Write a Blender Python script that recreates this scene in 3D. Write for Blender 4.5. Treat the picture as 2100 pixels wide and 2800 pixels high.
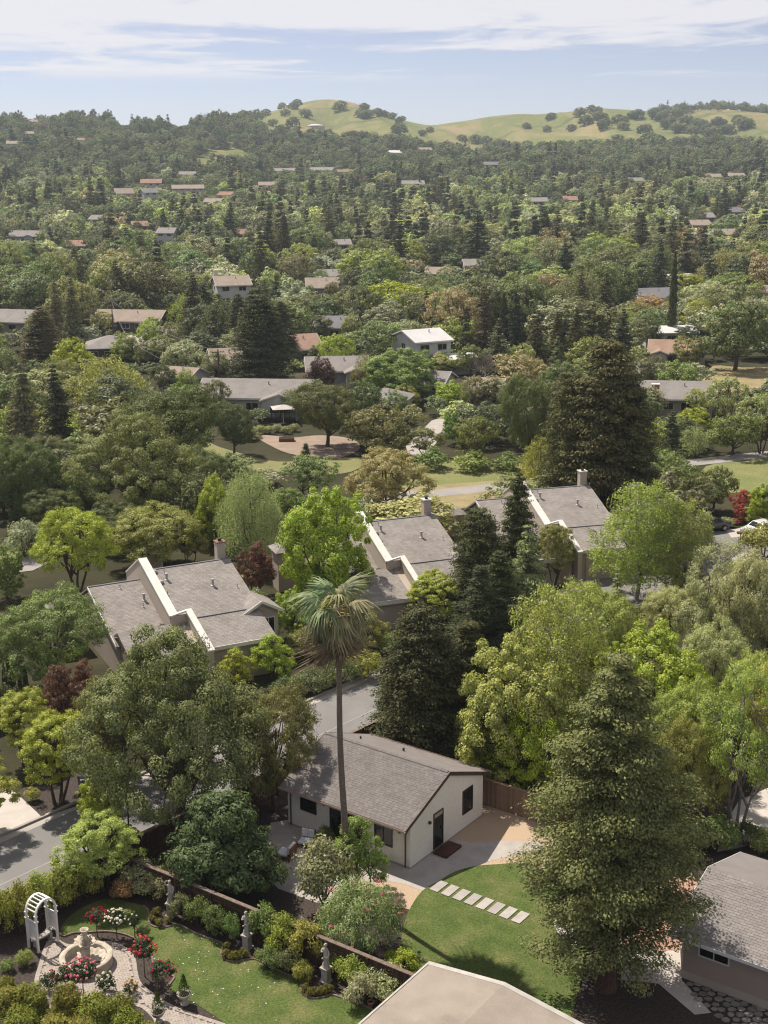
import bpy, bmesh, math, random
import numpy as np
from mathutils import Vector, Matrix

for _o in list(bpy.data.objects):
    bpy.data.objects.remove(_o, do_unlink=True)
SC = bpy.context.scene
COL = SC.collection
random.seed(7)
RNG = np.random.default_rng(11)
R = math.radians

# ------------------------------------------------------------------ camera
FPX, PIT, ROL, CAMH = 3620.0, 0.2695, -0.0045, 37.0      # focal length in photo pixels (photo is 2100 x 2800)
_c, _s = math.cos(PIT), math.sin(PIT)
FW, UP, RT = Vector((0, _c, -_s)), Vector((0, _s, _c)), Vector((1, 0, 0))
_cr, _sr = math.cos(ROL), math.sin(ROL)
RT2, UP2 = RT * _cr + UP * _sr, UP * _cr - RT * _sr
cam_data = bpy.data.cameras.new('camera')
cam_data.sensor_fit = 'HORIZONTAL'
cam_data.sensor_width = 36.0
cam_data.lens = FPX / 2100.0 * 36.0
cam_data.clip_end = 20000
cam_data.clip_start = 1.0
cam = bpy.data.objects.new('camera', cam_data)
COL.objects.link(cam)
M = Matrix((RT2, UP2, -FW)).transposed().to_4x4()
M.translation = Vector((0, 0, CAMH))
cam.matrix_world = M
SC.camera = cam

# ------------------------------------------------------------------ sky, sun, exposure
SUN_EL, SUN_AZ = R(56), R(-42)          # azimuth measured from +Y (straight ahead) towards +X
world = bpy.data.worlds.new('World')
SC.world = world
world.use_nodes = True
wn, wl = world.node_tree.nodes, world.node_tree.links
wn.clear()
w_out = wn.new('ShaderNodeOutputWorld')
w_bg = wn.new('ShaderNodeBackground')
w_bg.inputs['Strength'].default_value = 0.060
sky = wn.new('ShaderNodeTexSky')
sky.sky_type = 'NISHITA'
sky.sun_disc = False
sky.sun_elevation = SUN_EL
sky.sun_rotation = SUN_AZ
sky.altitude = 2000
sky.air_density = 0.8
sky.dust_density = 0.0
sky.ozone_density = 3.0
wtc = wn.new('ShaderNodeTexCoord')
wsep = wn.new('ShaderNodeSeparateXYZ')
wl.new(wtc.outputs['Generated'], wsep.inputs[0])


def wmath(op, a, b=None, clamp=False):
    n = wn.new('ShaderNodeMath')
    n.operation = op
    n.use_clamp = clamp
    for i, v in enumerate((a, b)):
        if v is None:
            continue
        if isinstance(v, (int, float)):
            n.inputs[i].default_value = v
        else:
            wl.new(v, n.inputs[i])
    return n.outputs[0]


zz = wmath('MAXIMUM', wsep.outputs[2], 0.012)
cx_ = wmath('DIVIDE', wsep.outputs[0], zz)
cy_ = wmath('DIVIDE', wsep.outputs[1], zz)
wcomb = wn.new('ShaderNodeCombineXYZ')
wl.new(cx_, wcomb.inputs[0])
wl.new(cy_, wcomb.inputs[1])


def wnoise(scale, detail, off, rough=0.58, dist=0.0):
    mp = wn.new('ShaderNodeMapping')
    mp.inputs['Location'].default_value = off
    mp.inputs['Scale'].default_value = (scale[0], scale[1], 1)
    wl.new(wcomb.outputs[0], mp.inputs[0])
    n = wn.new('ShaderNodeTexNoise')
    n.inputs['Scale'].default_value = 1.0
    n.inputs['Detail'].default_value = detail
    n.inputs['Roughness'].default_value = rough
    n.inputs['Distortion'].default_value = dist
    wl.new(mp.outputs[0], n.inputs['Vector'])
    return n.outputs[0]


CLOUD_OFF = (7.21, 3.89, 2.7)
n_big = wnoise((0.17, 0.16), 3.0, CLOUD_OFF)
n_fine = wnoise((0.75, 0.45), 7.0, (2.8, 7.7, 2.0), 0.62, 0.6)
cover = wmath('ADD', wmath('MULTIPLY', n_big, 0.62), wmath('MULTIPLY', n_fine, 0.48))
mr = wn.new('ShaderNodeMapRange')
mr.interpolation_type = 'SMOOTHSTEP'
mr.inputs['From Min'].default_value = 0.505
mr.inputs['From Max'].default_value = 0.62
wl.new(cover, mr.inputs['Value'])
fade = wn.new('ShaderNodeMapRange')           # the cloud deck thins out far away, towards the horizon
fade.interpolation_type = 'SMOOTHSTEP'
fade.inputs['From Min'].default_value = 0.043
fade.inputs['From Max'].default_value = 0.054
wl.new(wsep.outputs[2], fade.inputs['Value'])
cmask = wmath('MULTIPLY', wmath('MULTIPLY', mr.outputs[0], fade.outputs[0]), 0.85)
wmix = wn.new('ShaderNodeMixRGB')
wl.new(cmask, wmix.inputs[0])
wtint = wn.new('ShaderNodeMixRGB')
wtint.blend_type = 'MULTIPLY'
wtint.inputs[0].default_value = 1
wtint.inputs[2].default_value = (1.22, 1.13, 1.20, 1)
whs = wn.new('ShaderNodeHueSaturation')
whs.inputs['Saturation'].default_value = 0.66
wl.new(sky.outputs[0], whs.inputs['Color'])
wl.new(whs.outputs[0], wtint.inputs[1])
wl.new(wtint.outputs[0], wmix.inputs[1])
wmix.inputs[2].default_value = (11.2, 10.9, 11.2, 1)
wl.new(wmix.outputs[0], w_bg.inputs['Color'])
wl.new(w_bg.outputs[0], w_out.inputs[0])

sun_data = bpy.data.lights.new('sun', 'SUN')
sun_data.energy = 5.0
sun_data.angle = R(0.53)
sun_data.color = (1.0, 0.925, 0.81)
sun = bpy.data.objects.new('sun', sun_data)
COL.objects.link(sun)
SUN_DIR = Vector((math.sin(SUN_AZ) * math.cos(SUN_EL), math.cos(SUN_AZ) * math.cos(SUN_EL), math.sin(SUN_EL)))
sun.rotation_euler = (-SUN_DIR).to_track_quat('-Z', 'Y').to_euler()
SC.view_settings.view_transform = 'Standard'
SC.view_settings.look = 'None'
SC.view_settings.exposure = 0.42
SC.view_settings.gamma = 1.0
SC.view_settings.use_curve_mapping = False
SC.render.engine = 'CYCLES'
SC.cycles.max_bounces = 6
SC.cycles.diffuse_bounces = 2
SC.cycles.glossy_bounces = 2
SC.cycles.transmission_bounces = 3
SC.cycles.volume_bounces = 0
SC.cycles.caustics_reflective = False
SC.cycles.caustics_refractive = False
SC.cycles.filter_width = 1.15
SC.cycles.use_denoising = True
try:
    SC.cycles.denoiser = 'OPENIMAGEDENOISE'
except Exception:
    pass

# ------------------------------------------------------------------ photo pixels to places


def ray(px, py):
    u, v = px - 1050.0, 1400.0 - py
    u, v = u * _cr - v * _sr, u * _sr + v * _cr
    return Vector((u / FPX, _c + v / FPX * _s, -_s + v / FPX * _c))


def G(px, py, z=0.0):
    """the point at height z under photo pixel (px, py)"""
    d = ray(px, py)
    return d * ((z - CAMH) / d.z) + Vector((0, 0, CAMH))


def PX(p):
    q = Vector(p) - Vector((0, 0, CAMH))
    d = q.dot(FW)
    return 1050 + q.dot(RT2) / d * FPX, 1400 - q.dot(UP2) / d * FPX


def ppm(p):
    """photo pixels per metre at a place"""
    return FPX / (Vector(p) - Vector((0, 0, CAMH))).dot(FW)


# ------------------------------------------------------------------ terrain: flat valley, then foothills and grass hills
HC = [-900, -300, 0, 250, 500, 640, 720, 800, 860, 930, 985, 1040, 1100, 1180, 1250, 1320, 1400, 1500, 1560, 1610, 1700, 1800, 1950, 2100, 2400, 3000]
SKY_Y = [350, 350, 352, 352, 352, 348, 318, 292, 278, 272, 279, 306, 327, 345, 334, 324, 319, 313, 302, 297, 303, 306, 308, 316, 330, 345]
WOOD_Y = [352, 350, 345, 352, 356, 354, 368, 376, 380, 390, 398, 404, 412, 420, 424, 426, 424, 420, 416, 414, 412, 412, 414, 420, 420, 420]
MID_Y = [352, 352, 352, 354, 356, 352, 345, 352, 360, 366, 372, 378, 384, 392, 398, 402, 405, 400, 395, 392, 388, 386, 390, 398, 405, 410]
DIST = [0, 520, 700, 900, 1100, 1280, 1500, 1850, 2500, 6000]


def yimg_z(y_img, d):
    a = PIT + math.atan((y_img - 1400.0) / FPX)
    return CAMH - d * math.tan(a)


def smooth_interp(x, xs, ys):
    x = np.clip(x, xs[0], xs[-1])
    i = np.clip(np.searchsorted(xs, x) - 1, 0, len(xs) - 2)
    xs, ys = np.asarray(xs, float), np.asarray(ys, float)
    t = (x - xs[i]) / (xs[i + 1] - xs[i])
    m = np.gradient(ys, xs)
    h = xs[i + 1] - xs[i]
    t2, t3 = t * t, t * t * t
    return (2 * t3 - 3 * t2 + 1) * ys[i] + (t3 - 2 * t2 + t) * h * m[i] + (-2 * t3 + 3 * t2) * ys[i + 1] + (t3 - t2) * h * m[i + 1]


def terrain(x, y):
    x, y = np.atleast_1d(np.asarray(x, float)), np.atleast_1d(np.asarray(y, float))
    y = np.maximum(y, 1.0)
    px = 1050 + 3755 * x / np.maximum(y, 200)
    zs = []
    left = np.clip((900 - px) / 600, 0, 1)
    for d in DIST:
        if d <= 520:
            z = np.zeros_like(px)
        elif d == 700:
            z = 3.0 + 3.0 * left
        elif d == 900:
            z = 11.0 + 7.0 * left
        elif d == 1100:
            z = 23.0 + 14.0 * left
        elif d == 1280:
            yi = smooth_interp(px, HC, WOOD_Y)
            z = CAMH - d * np.tan(PIT + np.arctan((yi - 1400) / FPX))
        elif d == 1500:
            yi = smooth_interp(px, HC, MID_Y)
            z = CAMH - d * np.tan(PIT + np.arctan((yi - 1400) / FPX))
        elif d == 1850:
            yi = smooth_interp(px, HC, SKY_Y)
            z = CAMH - d * np.tan(PIT + np.arctan((yi - 1400) / FPX))
        elif d == 2500:
            z = np.full_like(px, 30.0)
        else:
            z = np.full_like(px, 0.0)
        zs.append(z)
    zs = np.array(zs)
    i = np.clip(np.searchsorted(DIST, y) - 1, 0, len(DIST) - 2)
    D = np.asarray(DIST, float)
    t = np.clip((y - D[i]) / (D[i + 1] - D[i]), 0, 1)
    t = t * t * (3 - 2 * t) * 0.55 + t * 0.45
    k = np.arange(len(px))
    z = zs[i, k] * (1 - t) + zs[i + 1, k] * t
    am = np.clip((y - 620) / 700, 0, 1)
    z = z + am * (3.0 * np.sin(x * 0.021 + 1.3 * np.sin(y * 0.006)) * np.sin(y * 0.0113 + 0.7) + 1.6 * np.sin(x * 0.047 + y * 0.019 + 2.0))
    spur = np.clip((y - 1320) / 150, 0, 1) * np.clip((1830 - y) / 120, 0, 1)
    z = z + spur * (6.5 * np.sin(x * 0.030 + 0.8 * np.sin(x * 0.011) + (y - 1500) * 0.004) + 3.4 * np.sin(x * 0.071 + 1.0 + 0.01 * (y - 1500)) + 1.6 * np.sin(x * .16 + y * .02))
    return z


def tz(x, y):
    return float(terrain(x, y)[0]) if y > 500 else 0.0


_MARCH = np.concatenate([np.arange(430, 900, 4.0), np.arange(900, 2300, 6.0)])


def GT(px, py):
    """the terrain point under photo pixel (px, py)"""
    if py > 720:
        return G(px, py)
    d = ray(px, py)
    k = _MARCH / d.y
    hz = CAMH + k * d.z - terrain(k * d.x, _MARCH)
    below = np.nonzero(hz < 0)[0]
    if len(below) == 0:
        yy = 1840.0
    elif below[0] == 0:
        return G(px, py)
    else:
        j = below[0]
        a, b = hz[j - 1], hz[j]
        yy = _MARCH[j - 1] + (_MARCH[j] - _MARCH[j - 1]) * a / (a - b)
    x = d.x / d.y * yy
    return Vector((x, yy, tz(x, yy)))


# ------------------------------------------------------------------ object helpers
def tag(o, label=None, cat=None, group=None, kind=None):
    if label:
        o['label'] = label
    if cat:
        o['category'] = cat
    if group:
        o['group'] = group
    if kind:
        o['kind'] = kind
    return o


def thing(name, label, cat, loc=(0, 0, 0), rotz=0.0, group=None, scale=None):
    o = bpy.data.objects.new(name, None)
    o.empty_display_size = 0.2
    COL.objects.link(o)
    o.location = loc
    o.rotation_euler = (0, 0, rotz)
    if scale is not None:
        o.scale = scale if hasattr(scale, '__len__') else (scale,) * 3
    return tag(o, label, cat, group)


def put(name, mesh, parent=None, loc=None, rot=None, scale=None, color=None):
    o = bpy.data.objects.new(name, mesh)
    COL.objects.link(o)
    if parent is not None:
        o.parent = parent
    if loc is not None:
        o.location = loc
    if rot is not None:
        o.rotation_euler = rot
    if scale is not None:
        o.scale = scale if hasattr(scale, '__len__') else (scale,) * 3
    if color is not None:
        o.color = (*color, 1)
    return o


class MB:
    """collects faces, then becomes ONE mesh object"""

    def __init__(self):
        self.v, self.f, self.uv = [], [], {}

    def add(self, verts, faces):
        n = len(self.v)
        self.v += [tuple(p) for p in verts]
        self.f += [tuple(i + n for i in f) for f in faces]
        return self

    def box(self, x0, x1, y0, y1, z0, z1):
        return self.add([(x0, y0, z0), (x1, y0, z0), (x1, y1, z0), (x0, y1, z0), (x0, y0, z1), (x1, y0, z1), (x1, y1, z1), (x0, y1, z1)],
                        [(0, 3, 2, 1), (4, 5, 6, 7), (0, 1, 5, 4), (1, 2, 6, 5), (2, 3, 7, 6), (3, 0, 4, 7)])

    def bar(self, a, b, w, h, up=(0, 0, 1)):
        """a box beam from a to b, w wide, h high"""
        a, b, up = Vector(a), Vector(b), Vector(up)
        t = (b - a).normalized()
        s = t.cross(up)
        if s.length < 1e-4:
            s = t.cross(Vector((1, 0, 0)))
        s.normalize()
        n = s.cross(t).normalized()
        pts = []
        for p in (a, b):
            for i, j in ((-1, -1), (1, -1), (1, 1), (-1, 1)):
                pts.append(p + s * (w / 2 * i) + n * (h / 2 * j))
        return self.add(pts, [(0, 3, 2, 1), (4, 5, 6, 7), (0, 1, 5, 4), (1, 2, 6, 5), (2, 3, 7, 6), (3, 0, 4, 7)])

    def prism(self, top, dz=None, bottom=None):
        """closed solid between a polygon and its copy dz below (or a given bottom polygon)"""
        top = [Vector(p) for p in top]
        bottom = [p + Vector((0, 0, -dz)) for p in top] if bottom is None else [Vector(p) for p in bottom]
        n = len(top)
        f = [tuple(range(n)), tuple(reversed(range(n, 2 * n)))]
        f += [(i, i + n, (i + 1) % n + n, (i + 1) % n) for i in range(n)]
        return self.add(top + bottom, f)

    def tube(self, pts, rad, n=8, cap=True):
        pts = [Vector(p) for p in pts]
        if not hasattr(rad, '__len__'):
            rad = [rad] * len(pts)
        rings = []
        prev = None
        for i, p in enumerate(pts):
            t = (pts[min(i + 1, len(pts) - 1)] - pts[max(i - 1, 0)])
            t = t.normalized() if t.length > 1e-6 else Vector((0, 0, 1))
            if prev is None:
                s = t.cross(Vector((0, 0, 1)))
                if s.length < 1e-3:
                    s = t.cross(Vector((1, 0, 0)))
            else:
                s = prev - t * prev.dot(t)
                if s.length < 1e-4:
                    s = t.cross(Vector((1, 0, 0)))
            s.normalize()
            prev = s
            b = t.cross(s)
            rings.append([p + (s * math.cos(k * 2 * math.pi / n) + b * math.sin(k * 2 * math.pi / n)) * rad[i] for k in range(n)])
        f = []
        for i in range(len(rings) - 1):
            for k in range(n):
                f.append((i * n + k, i * n + (k + 1) % n, (i + 1) * n + (k + 1) % n, (i + 1) * n + k))
        if cap:
            f.append(tuple(reversed(range(n))))
            f.append(tuple((len(rings) - 1) * n + k for k in range(n)))
        return self.add([p for r in rings for p in r], f)

    def lathe(self, prof, n=16, c=(0, 0, 0), wob=None):
        v, f = [], []
        for i, (r, z) in enumerate(prof):
            for k in range(n):
                a = k * 2 * math.pi / n
                rr = r * (wob(a, i) if wob else 1)
                v.append((c[0] + rr * math.cos(a), c[1] + rr * math.sin(a), c[2] + z))
        for i in range(len(prof) - 1):
            for k in range(n):
                f.append((i * n + k, i * n + (k + 1) % n, (i + 1) * n + (k + 1) % n, (i + 1) * n + k))
        f.append(tuple(reversed(range(n))))
        f.append(tuple((len(prof) - 1) * n + k for k in range(n)))
        return self.add(v, f)

    def ball(self, c, r, n=8, m=6, sq=(1, 1, 1)):
        v, f = [], []
        for i in range(m + 1):
            th = math.pi * i / m
            for k in range(n):
                a = 2 * math.pi * k / n
                v.append((c[0] + r * sq[0] * math.sin(th) * math.cos(a), c[1] + r * sq[1] * math.sin(th) * math.sin(a), c[2] + r * sq[2] * math.cos(th)))
        for i in range(m):
            for k in range(n):
                f.append((i * n + k, (i + 1) * n + k, (i + 1) * n + (k + 1) % n, i * n + (k + 1) % n))
        return self.add(v, f)

    def mesh(self, name, mat=None, smooth=False):
        me = bpy.data.meshes.new(name)
        me.from_pydata(self.v, [], self.f)
        me.validate(clean_customdata=False)
        if mat:
            me.materials.append(MAT[mat] if isinstance(mat, str) else mat)
        if smooth:
            me.shade_smooth()
        me.update()
        return me

    def build(self, name, mat, parent=None, smooth=False, color=None):
        return put(name, self.mesh(name, mat, smooth), parent, color=color)


def catmull(pts, n=5, closed=True):
    pts = [Vector(p) for p in pts]
    m = len(pts)
    out = []
    for i in range(m if closed else m - 1):
        if closed:
            p0, p1, p2, p3 = pts[(i - 1) % m], pts[i], pts[(i + 1) % m], pts[(i + 2) % m]
        else:
            p0, p1, p2, p3 = pts[max(i - 1, 0)], pts[i], pts[i + 1], pts[min(i + 2, m - 1)]
        for k in range(n):
            t = k / n
            out.append(0.5 * ((2 * p1) + (p2 - p0) * t + (2 * p0 - 5 * p1 + 4 * p2 - p3) * t * t + (3 * p1 - p0 - 3 * p2 + p3) * t ** 3))
    if not closed:
        out.append(pts[-1])
    return out


def inpoly(x, y, poly):
    c = False
    j = len(poly) - 1
    for i in range(len(poly)):
        xi, yi, xj, yj = poly[i][0], poly[i][1], poly[j][0], poly[j][1]
        if (yi > y) != (yj > y) and x < (xj - xi) * (y - yi) / (yj - yi) + xi:
            c = not c
        j = i
    return c


def sheet(name, pts, z, mat, parent=None, kind='structure', thick=0.0):
    """a flat ground sheet from an outline of world points"""
    bm = bmesh.new()
    vs = [bm.verts.new((p[0], p[1], z)) for p in pts]
    f = bm.faces.new(vs)
    if f.normal.z < 0:
        f.normal_flip()
    bmesh.ops.triangulate(bm, faces=bm.faces[:])
    for f in bm.faces:
        f.normal_update()
        if f.normal.z < 0:
            f.normal_flip()
    if thick:
        r = bmesh.ops.extrude_face_region(bm, geom=bm.faces[:])
        bmesh.ops.translate(bm, vec=(0, 0, thick), verts=[e for e in r['geom'] if isinstance(e, bmesh.types.BMVert)])
        bmesh.ops.recalc_face_normals(bm, faces=bm.faces[:])
    me = bpy.data.meshes.new(name)
    bm.to_mesh(me)
    bm.free()
    me.materials.append(MAT[mat])
    o = put(name, me, parent)
    if parent is None:
        o['kind'] = kind
    return o


def zp(x0, y0, s):
    """pixel in an enlarged view to photo pixel"""
    return lambda *pts: [(x0 + s * a, y0 + s * b) for a, b in pts]


ZA, ZB, ZC = zp(0, 2200, .42194), zp(700, 2200, .42194), zp(1400, 2200, .42194)
ZD, ZE = zp(0, 1650, .42194), zp(700, 1850, .42194)
# ------------------------------------------------------------------ materials
MAT = {}


def nodes_of(name):
    m = bpy.data.materials.new(name)
    m.use_nodes = True
    nt = m.node_tree
    nt.nodes.clear()
    out = nt.nodes.new('ShaderNodeOutputMaterial')
    MAT[name] = m
    return nt.nodes, nt.links, out


def mk(name, col, col2=None, rough=0.85, spec=0.3, scale=3.0, detail=6.0, sharp=(0.35, 0.65), bump=0.0, bscale=40.0, vary=0.0, coarse=None, metal=0.0, stretch=None, fine=0.0, fscale=60.0):
    """noise-mottled surface; vary gives each separate piece its own tone; coarse = (colour, scale, lo, hi) adds large patches"""
    N, L, out = nodes_of(name)
    b = N.new('ShaderNodeBsdfPrincipled')
    b.inputs['Roughness'].default_value = rough
    b.inputs['Specular IOR Level'].default_value = spec
    b.inputs['Metallic'].default_value = metal
    L.new(b.outputs[0], out.inputs[0])
    tc = N.new('ShaderNodeTexCoord')
    vec = tc.outputs['Object']
    if stretch:
        mp = N.new('ShaderNodeMapping')
        mp.inputs['Scale'].default_value = stretch
        L.new(vec, mp.inputs[0])
        vec = mp.outputs[0]

    def noise(sc, det):
        n = N.new('ShaderNodeTexNoise')
        n.inputs['Scale'].default_value = sc
        n.inputs['Detail'].default_value = det
        L.new(vec, n.inputs['Vector'])
        return n.outputs[0]

    def ramp(fac, lo, hi):
        r = N.new('ShaderNodeMapRange')
        r.inputs['From Min'].default_value = lo
        r.inputs['From Max'].default_value = hi
        L.new(fac, r.inputs['Value'])
        return r.outputs[0]

    def mix(fac, a, c, mode='MIX'):
        m = N.new('ShaderNodeMixRGB')
        m.blend_type = mode
        for i, v in ((0, fac), (1, a), (2, c)):
            if isinstance(v, (int, float)):
                m.inputs[i].default_value = v
            elif isinstance(v, tuple):
                m.inputs[i].default_value = (*v, 1)
            else:
                L.new(v, m.inputs[i])
        return m.outputs[0]

    c = mix(ramp(noise(scale, detail), *sharp), tuple(col), tuple(col2 or [k * 0.78 for k in col]))
    if coarse:
        c = mix(ramp(noise(coarse[1], 3.0), coarse[2], coarse[3]), c, tuple(coarse[0]))
    if fine:
        f = noise(fscale, 3.0)
        v = N.new('ShaderNodeMath')
        v.operation = 'MULTIPLY_ADD'
        L.new(ramp(f, 0.3, 0.7), v.inputs[0])
        v.inputs[1].default_value = 2 * fine
        v.inputs[2].default_value = 1 - fine
        cm = N.new('ShaderNodeCombineColor')
        for i in range(3):
            L.new(v.outputs[0], cm.inputs[i])
        c = mix(1.0, c, cm.outputs[0], 'MULTIPLY')
    if vary:
        oi, ge = N.new('ShaderNodeObjectInfo'), N.new('ShaderNodeNewGeometry')
        a = N.new('ShaderNodeMath')
        L.new(oi.outputs['Random'], a.inputs[0])
        L.new(ge.outputs['Random Per Island'], a.inputs[1])
        fr = N.new('ShaderNodeMath')
        fr.operation = 'FRACT'
        L.new(a.outputs[0], fr.inputs[0])
        v = N.new('ShaderNodeMath')
        v.operation = 'MULTIPLY_ADD'
        L.new(fr.outputs[0], v.inputs[0])
        v.inputs[1].default_value = 2 * vary
        v.inputs[2].default_value = 1 - vary
        cm = N.new('ShaderNodeCombineColor')
        for i in range(3):
            L.new(v.outputs[0], cm.inputs[i])
        c = mix(1.0, c, cm.outputs[0], 'MULTIPLY')
    L.new(c, b.inputs['Base Color'])
    if bump:
        bn = N.new('ShaderNodeBump')
        bn.inputs['Strength'].default_value = bump
        bn.inputs['Distance'].default_value = 0.03
        L.new(noise(bscale, 4.0), bn.inputs['Height'])
        L.new(bn.outputs[0], b.inputs['Normal'])
    return MAT[name]


mk('stucco', (.80, .76, .69), (.74, .70, .63), rough=.9, scale=.5, bump=.3, bscale=40, fine=.05, fscale=5)
mk('concrete', (.40, .36, .33), (.33, .30, .275), scale=1.2, bump=.1, fine=.08, fscale=30)
mk('concrete_light', (.50, .45, .41), (.43, .39, .35), scale=.8, bump=.1, fine=.06, fscale=25, vary=.06)
mk('asphalt', (.20, .19, .182), (.165, .158, .15), coarse=((.215, .205, .196), .35, .50, .66), scale=.35, sharp=(.3, .7), bump=.15, fine=.10, fscale=25, rough=.9)
mk('stepping', (.40, .365, .335), (.33, .30, .275), scale=1.5, bump=.15, fine=.07, fscale=20, vary=.10)
mk('kerb', (.36, .33, .30), scale=2)
mk('gravel_tan', (.46, .34, .235), (.36, .26, .18), scale=14, detail=4, bump=.5, bscale=45, fine=.20, fscale=22)
mk('mulch', (.070, .052, .043), (.030, .022, .018), scale=9, bump=.8, bscale=30, fine=.3, fscale=30)
mk('lawn', (.088, .118, .030), (.062, .092, .022), scale=1.1, sharp=(.3, .7), rough=.9, spec=.15, bump=.7, bscale=28, coarse=((.135, .138, .05), .6, .46, .72), fine=.38, fscale=11)
mk('earth', (.19, .135, .095), (.09, .07, .05), scale=.4, bump=.4, bscale=8, fine=.2, fscale=6)
mk('dirt', (.30, .228, .172), (.235, .175, .13), scale=.6, bump=.3, bscale=10, fine=.12, fscale=8)
mk('dry_grass', (.30, .235, .125), (.22, .185, .085), scale=.5, bump=.5, bscale=8, fine=.2, fscale=6)
mk('meadow', (.145, .165, .05), (.20, .195, .075), scale=.35, bump=.8, bscale=6, fine=.28, fscale=5)
mk('park_lawn', (.20, .19, .075), (.165, .165, .06), scale=.3, bump=.4, bscale=10, fine=.15, fscale=6)
mk('trail', (.30, .275, .26), (.26, .24, .225), scale=.5, fine=.06)
mk('roof_shingle', (.190, .170, .160), (.165, .148, .140), scale=1.5, vary=.10, rough=.95, spec=.15, fine=.08, fscale=90)
mk('roof_shingle_grey', (.235, .213, .20), (.205, .185, .175), scale=1.2, vary=.10, rough=.95, spec=.15, fine=.08, fscale=90)
mk('roof_gravel', (.315, .268, .226), (.268, .228, .19), coarse=((.225, .19, .16), .55, .56, .74), scale=.8, bump=.5, bscale=60, fine=.16, fscale=28, rough=.95)
mk('fascia_brown', (.085, .060, .047), scale=4, rough=.6)
mk('gutter', (.42, .33, .28), (.36, .28, .235), scale=3, rough=.3, spec=.6)
mk('bronze', (.018, .015, .013), rough=.4, spec=.5)
mk('white_paint', (.74, .72, .68), (.68, .66, .62), scale=2, rough=.55)
mk('trim_edge', (.46, .43, .39), (.36, .335, .30), scale=2.5, rough=.7, fine=.12, fscale=5)
mk('trim_white', (.66, .63, .58), (.58, .55, .50), scale=1.5, rough=.7, fine=.05, fscale=4)
mk('fence_wood', (.092, .054, .036), (.045, .026, .018), scale=3, stretch=(6, 6, .8), vary=.30, rough=.9, bump=.3, bscale=20)
mk('fence_cap', (.22, .165, .13), (.14, .10, .08), scale=5, vary=.15, rough=.9)
mk('fence_tan', (.30, .20, .135), (.20, .13, .085), scale=3, stretch=(6, 6, .8), vary=.25, rough=.9)
mk('deck_red', (.090, .034, .024), (.06, .022, .016), scale=4, rough=.7, vary=.15)
mk('siding_beige', (.42, .355, .29), (.38, .32, .26), scale=.8, rough=.8)
mk('siding_tan', (.36, .285, .23), (.33, .26, .21), scale=.7, rough=.85, fine=.03)
mk('siding_white', (.55, .54, .52), (.50, .49, .47), scale=.8, rough=.8)
mk('siding_greyblue', (.42, .415, .40), (.37, .365, .355), scale=.8, rough=.8)
mk('siding_dark', (.085, .082, .088), (.065, .064, .07), scale=1, rough=.8)
mk('siding_pink', (.42, .355, .36), (.38, .32, .325), scale=1, rough=.8)
mk('brick_red', (.30, .115, .070), (.22, .085, .052), scale=6, vary=.22, rough=.9)
mk('brick_patio', (.40, .235, .175), (.31, .175, .13), scale=3, vary=.2, rough=.9, fine=.15, fscale=12)
mk('paver', (.37, .315, .275), (.31, .265, .23), scale=2.5, vary=.09, rough=.9, bump=.2, bscale=40)
mk('paver_joint', (.22, .18, .155), scale=8)
mk('stone_cream', (.52, .455, .365), (.40, .345, .27), scale=4, bump=.3, bscale=14, rough=.85, coarse=((.36, .31, .25), 1.7, .55, .75))
mk('stone_grey', (.43, .40, .365), (.29, .27, .245), scale=5, bump=.3, bscale=18, rough=.85, coarse=((.20, .19, .165), 2.5, .58, .78))
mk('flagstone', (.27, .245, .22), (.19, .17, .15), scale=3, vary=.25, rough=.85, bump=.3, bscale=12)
mk('cushion', (.62, .63, .66), (.55, .56, .60), scale=3, rough=.9)
mk('teak', (.19, .085, .042), (.13, .058, .03), scale=5, stretch=(1, 8, 8), rough=.6)
mk('bark', (.135, .100, .076), (.065, .048, .037), scale=6, stretch=(5, 5, 1), bump=.8, bscale=9, rough=.95)
mk('bark_red', (.125, .070, .048), (.06, .034, .024), scale=5, stretch=(6, 6, .7), bump=.8, bscale=9, rough=.95)
mk('bark_pale', (.40, .365, .32), (.16, .14, .12), scale=5, stretch=(1.5, 1.5, 3), bump=.4, bscale=9, rough=.9)
mk('bark_grey', (.25, .215, .19), (.16, .135, .12), scale=5, bump=.5, bscale=9, rough=.95)
mk('palm_bark', (.215, .175, .145), (.12, .095, .078), scale=5, stretch=(1, 1, 6), bump=.8, bscale=9, rough=.95)
mk('palm_skirt', (.33, .245, .155), (.20, .145, .09), scale=3, stretch=(1, 1, .3), rough=.95, vary=.3)
mk('vent_metal', (.42, .41, .40), (.33, .32, .31), scale=4, rough=.5)
mk('car_dark', (.035, .037, .042), rough=.25, spec=.6)
mk('car_white', (.62, .62, .63), rough=.3, spec=.6)
mk('car_red', (.30, .03, .03), rough=.3, spec=.6)
mk('tyre', (.02, .02, .02), rough=.9)
mk('roof_brown', (.32, .21, .155), (.26, .17, .125), scale=.7, fine=.12, fscale=5, rough=.95)
mk('roof_tan', (.30, .24, .195), (.25, .20, .16), scale=.7, fine=.10, fscale=5, rough=.95)
mk('roof_grey', (.25, .228, .215), (.21, .19, .18), scale=.7, fine=.10, fscale=5, rough=.95)
mk('roof_white', (.56, .55, .54), (.50, .49, .48), scale=.5, rough=.7)
mk('roof_terracotta', (.29, .165, .12), (.24, .135, .095), scale=.7, fine=.15, fscale=4, rough=.9)
mk('roof_dark', (.17, .165, .175), (.14, .135, .145), scale=.7, fine=.10, fscale=5, rough=.9)
mk('solar', (.02, .024, .04), rough=.2, spec=.6)
mk('door_red', (.38, .03, .06), rough=.5)
mk('chainlink', (.30, .29, .28), rough=.6)


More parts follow.
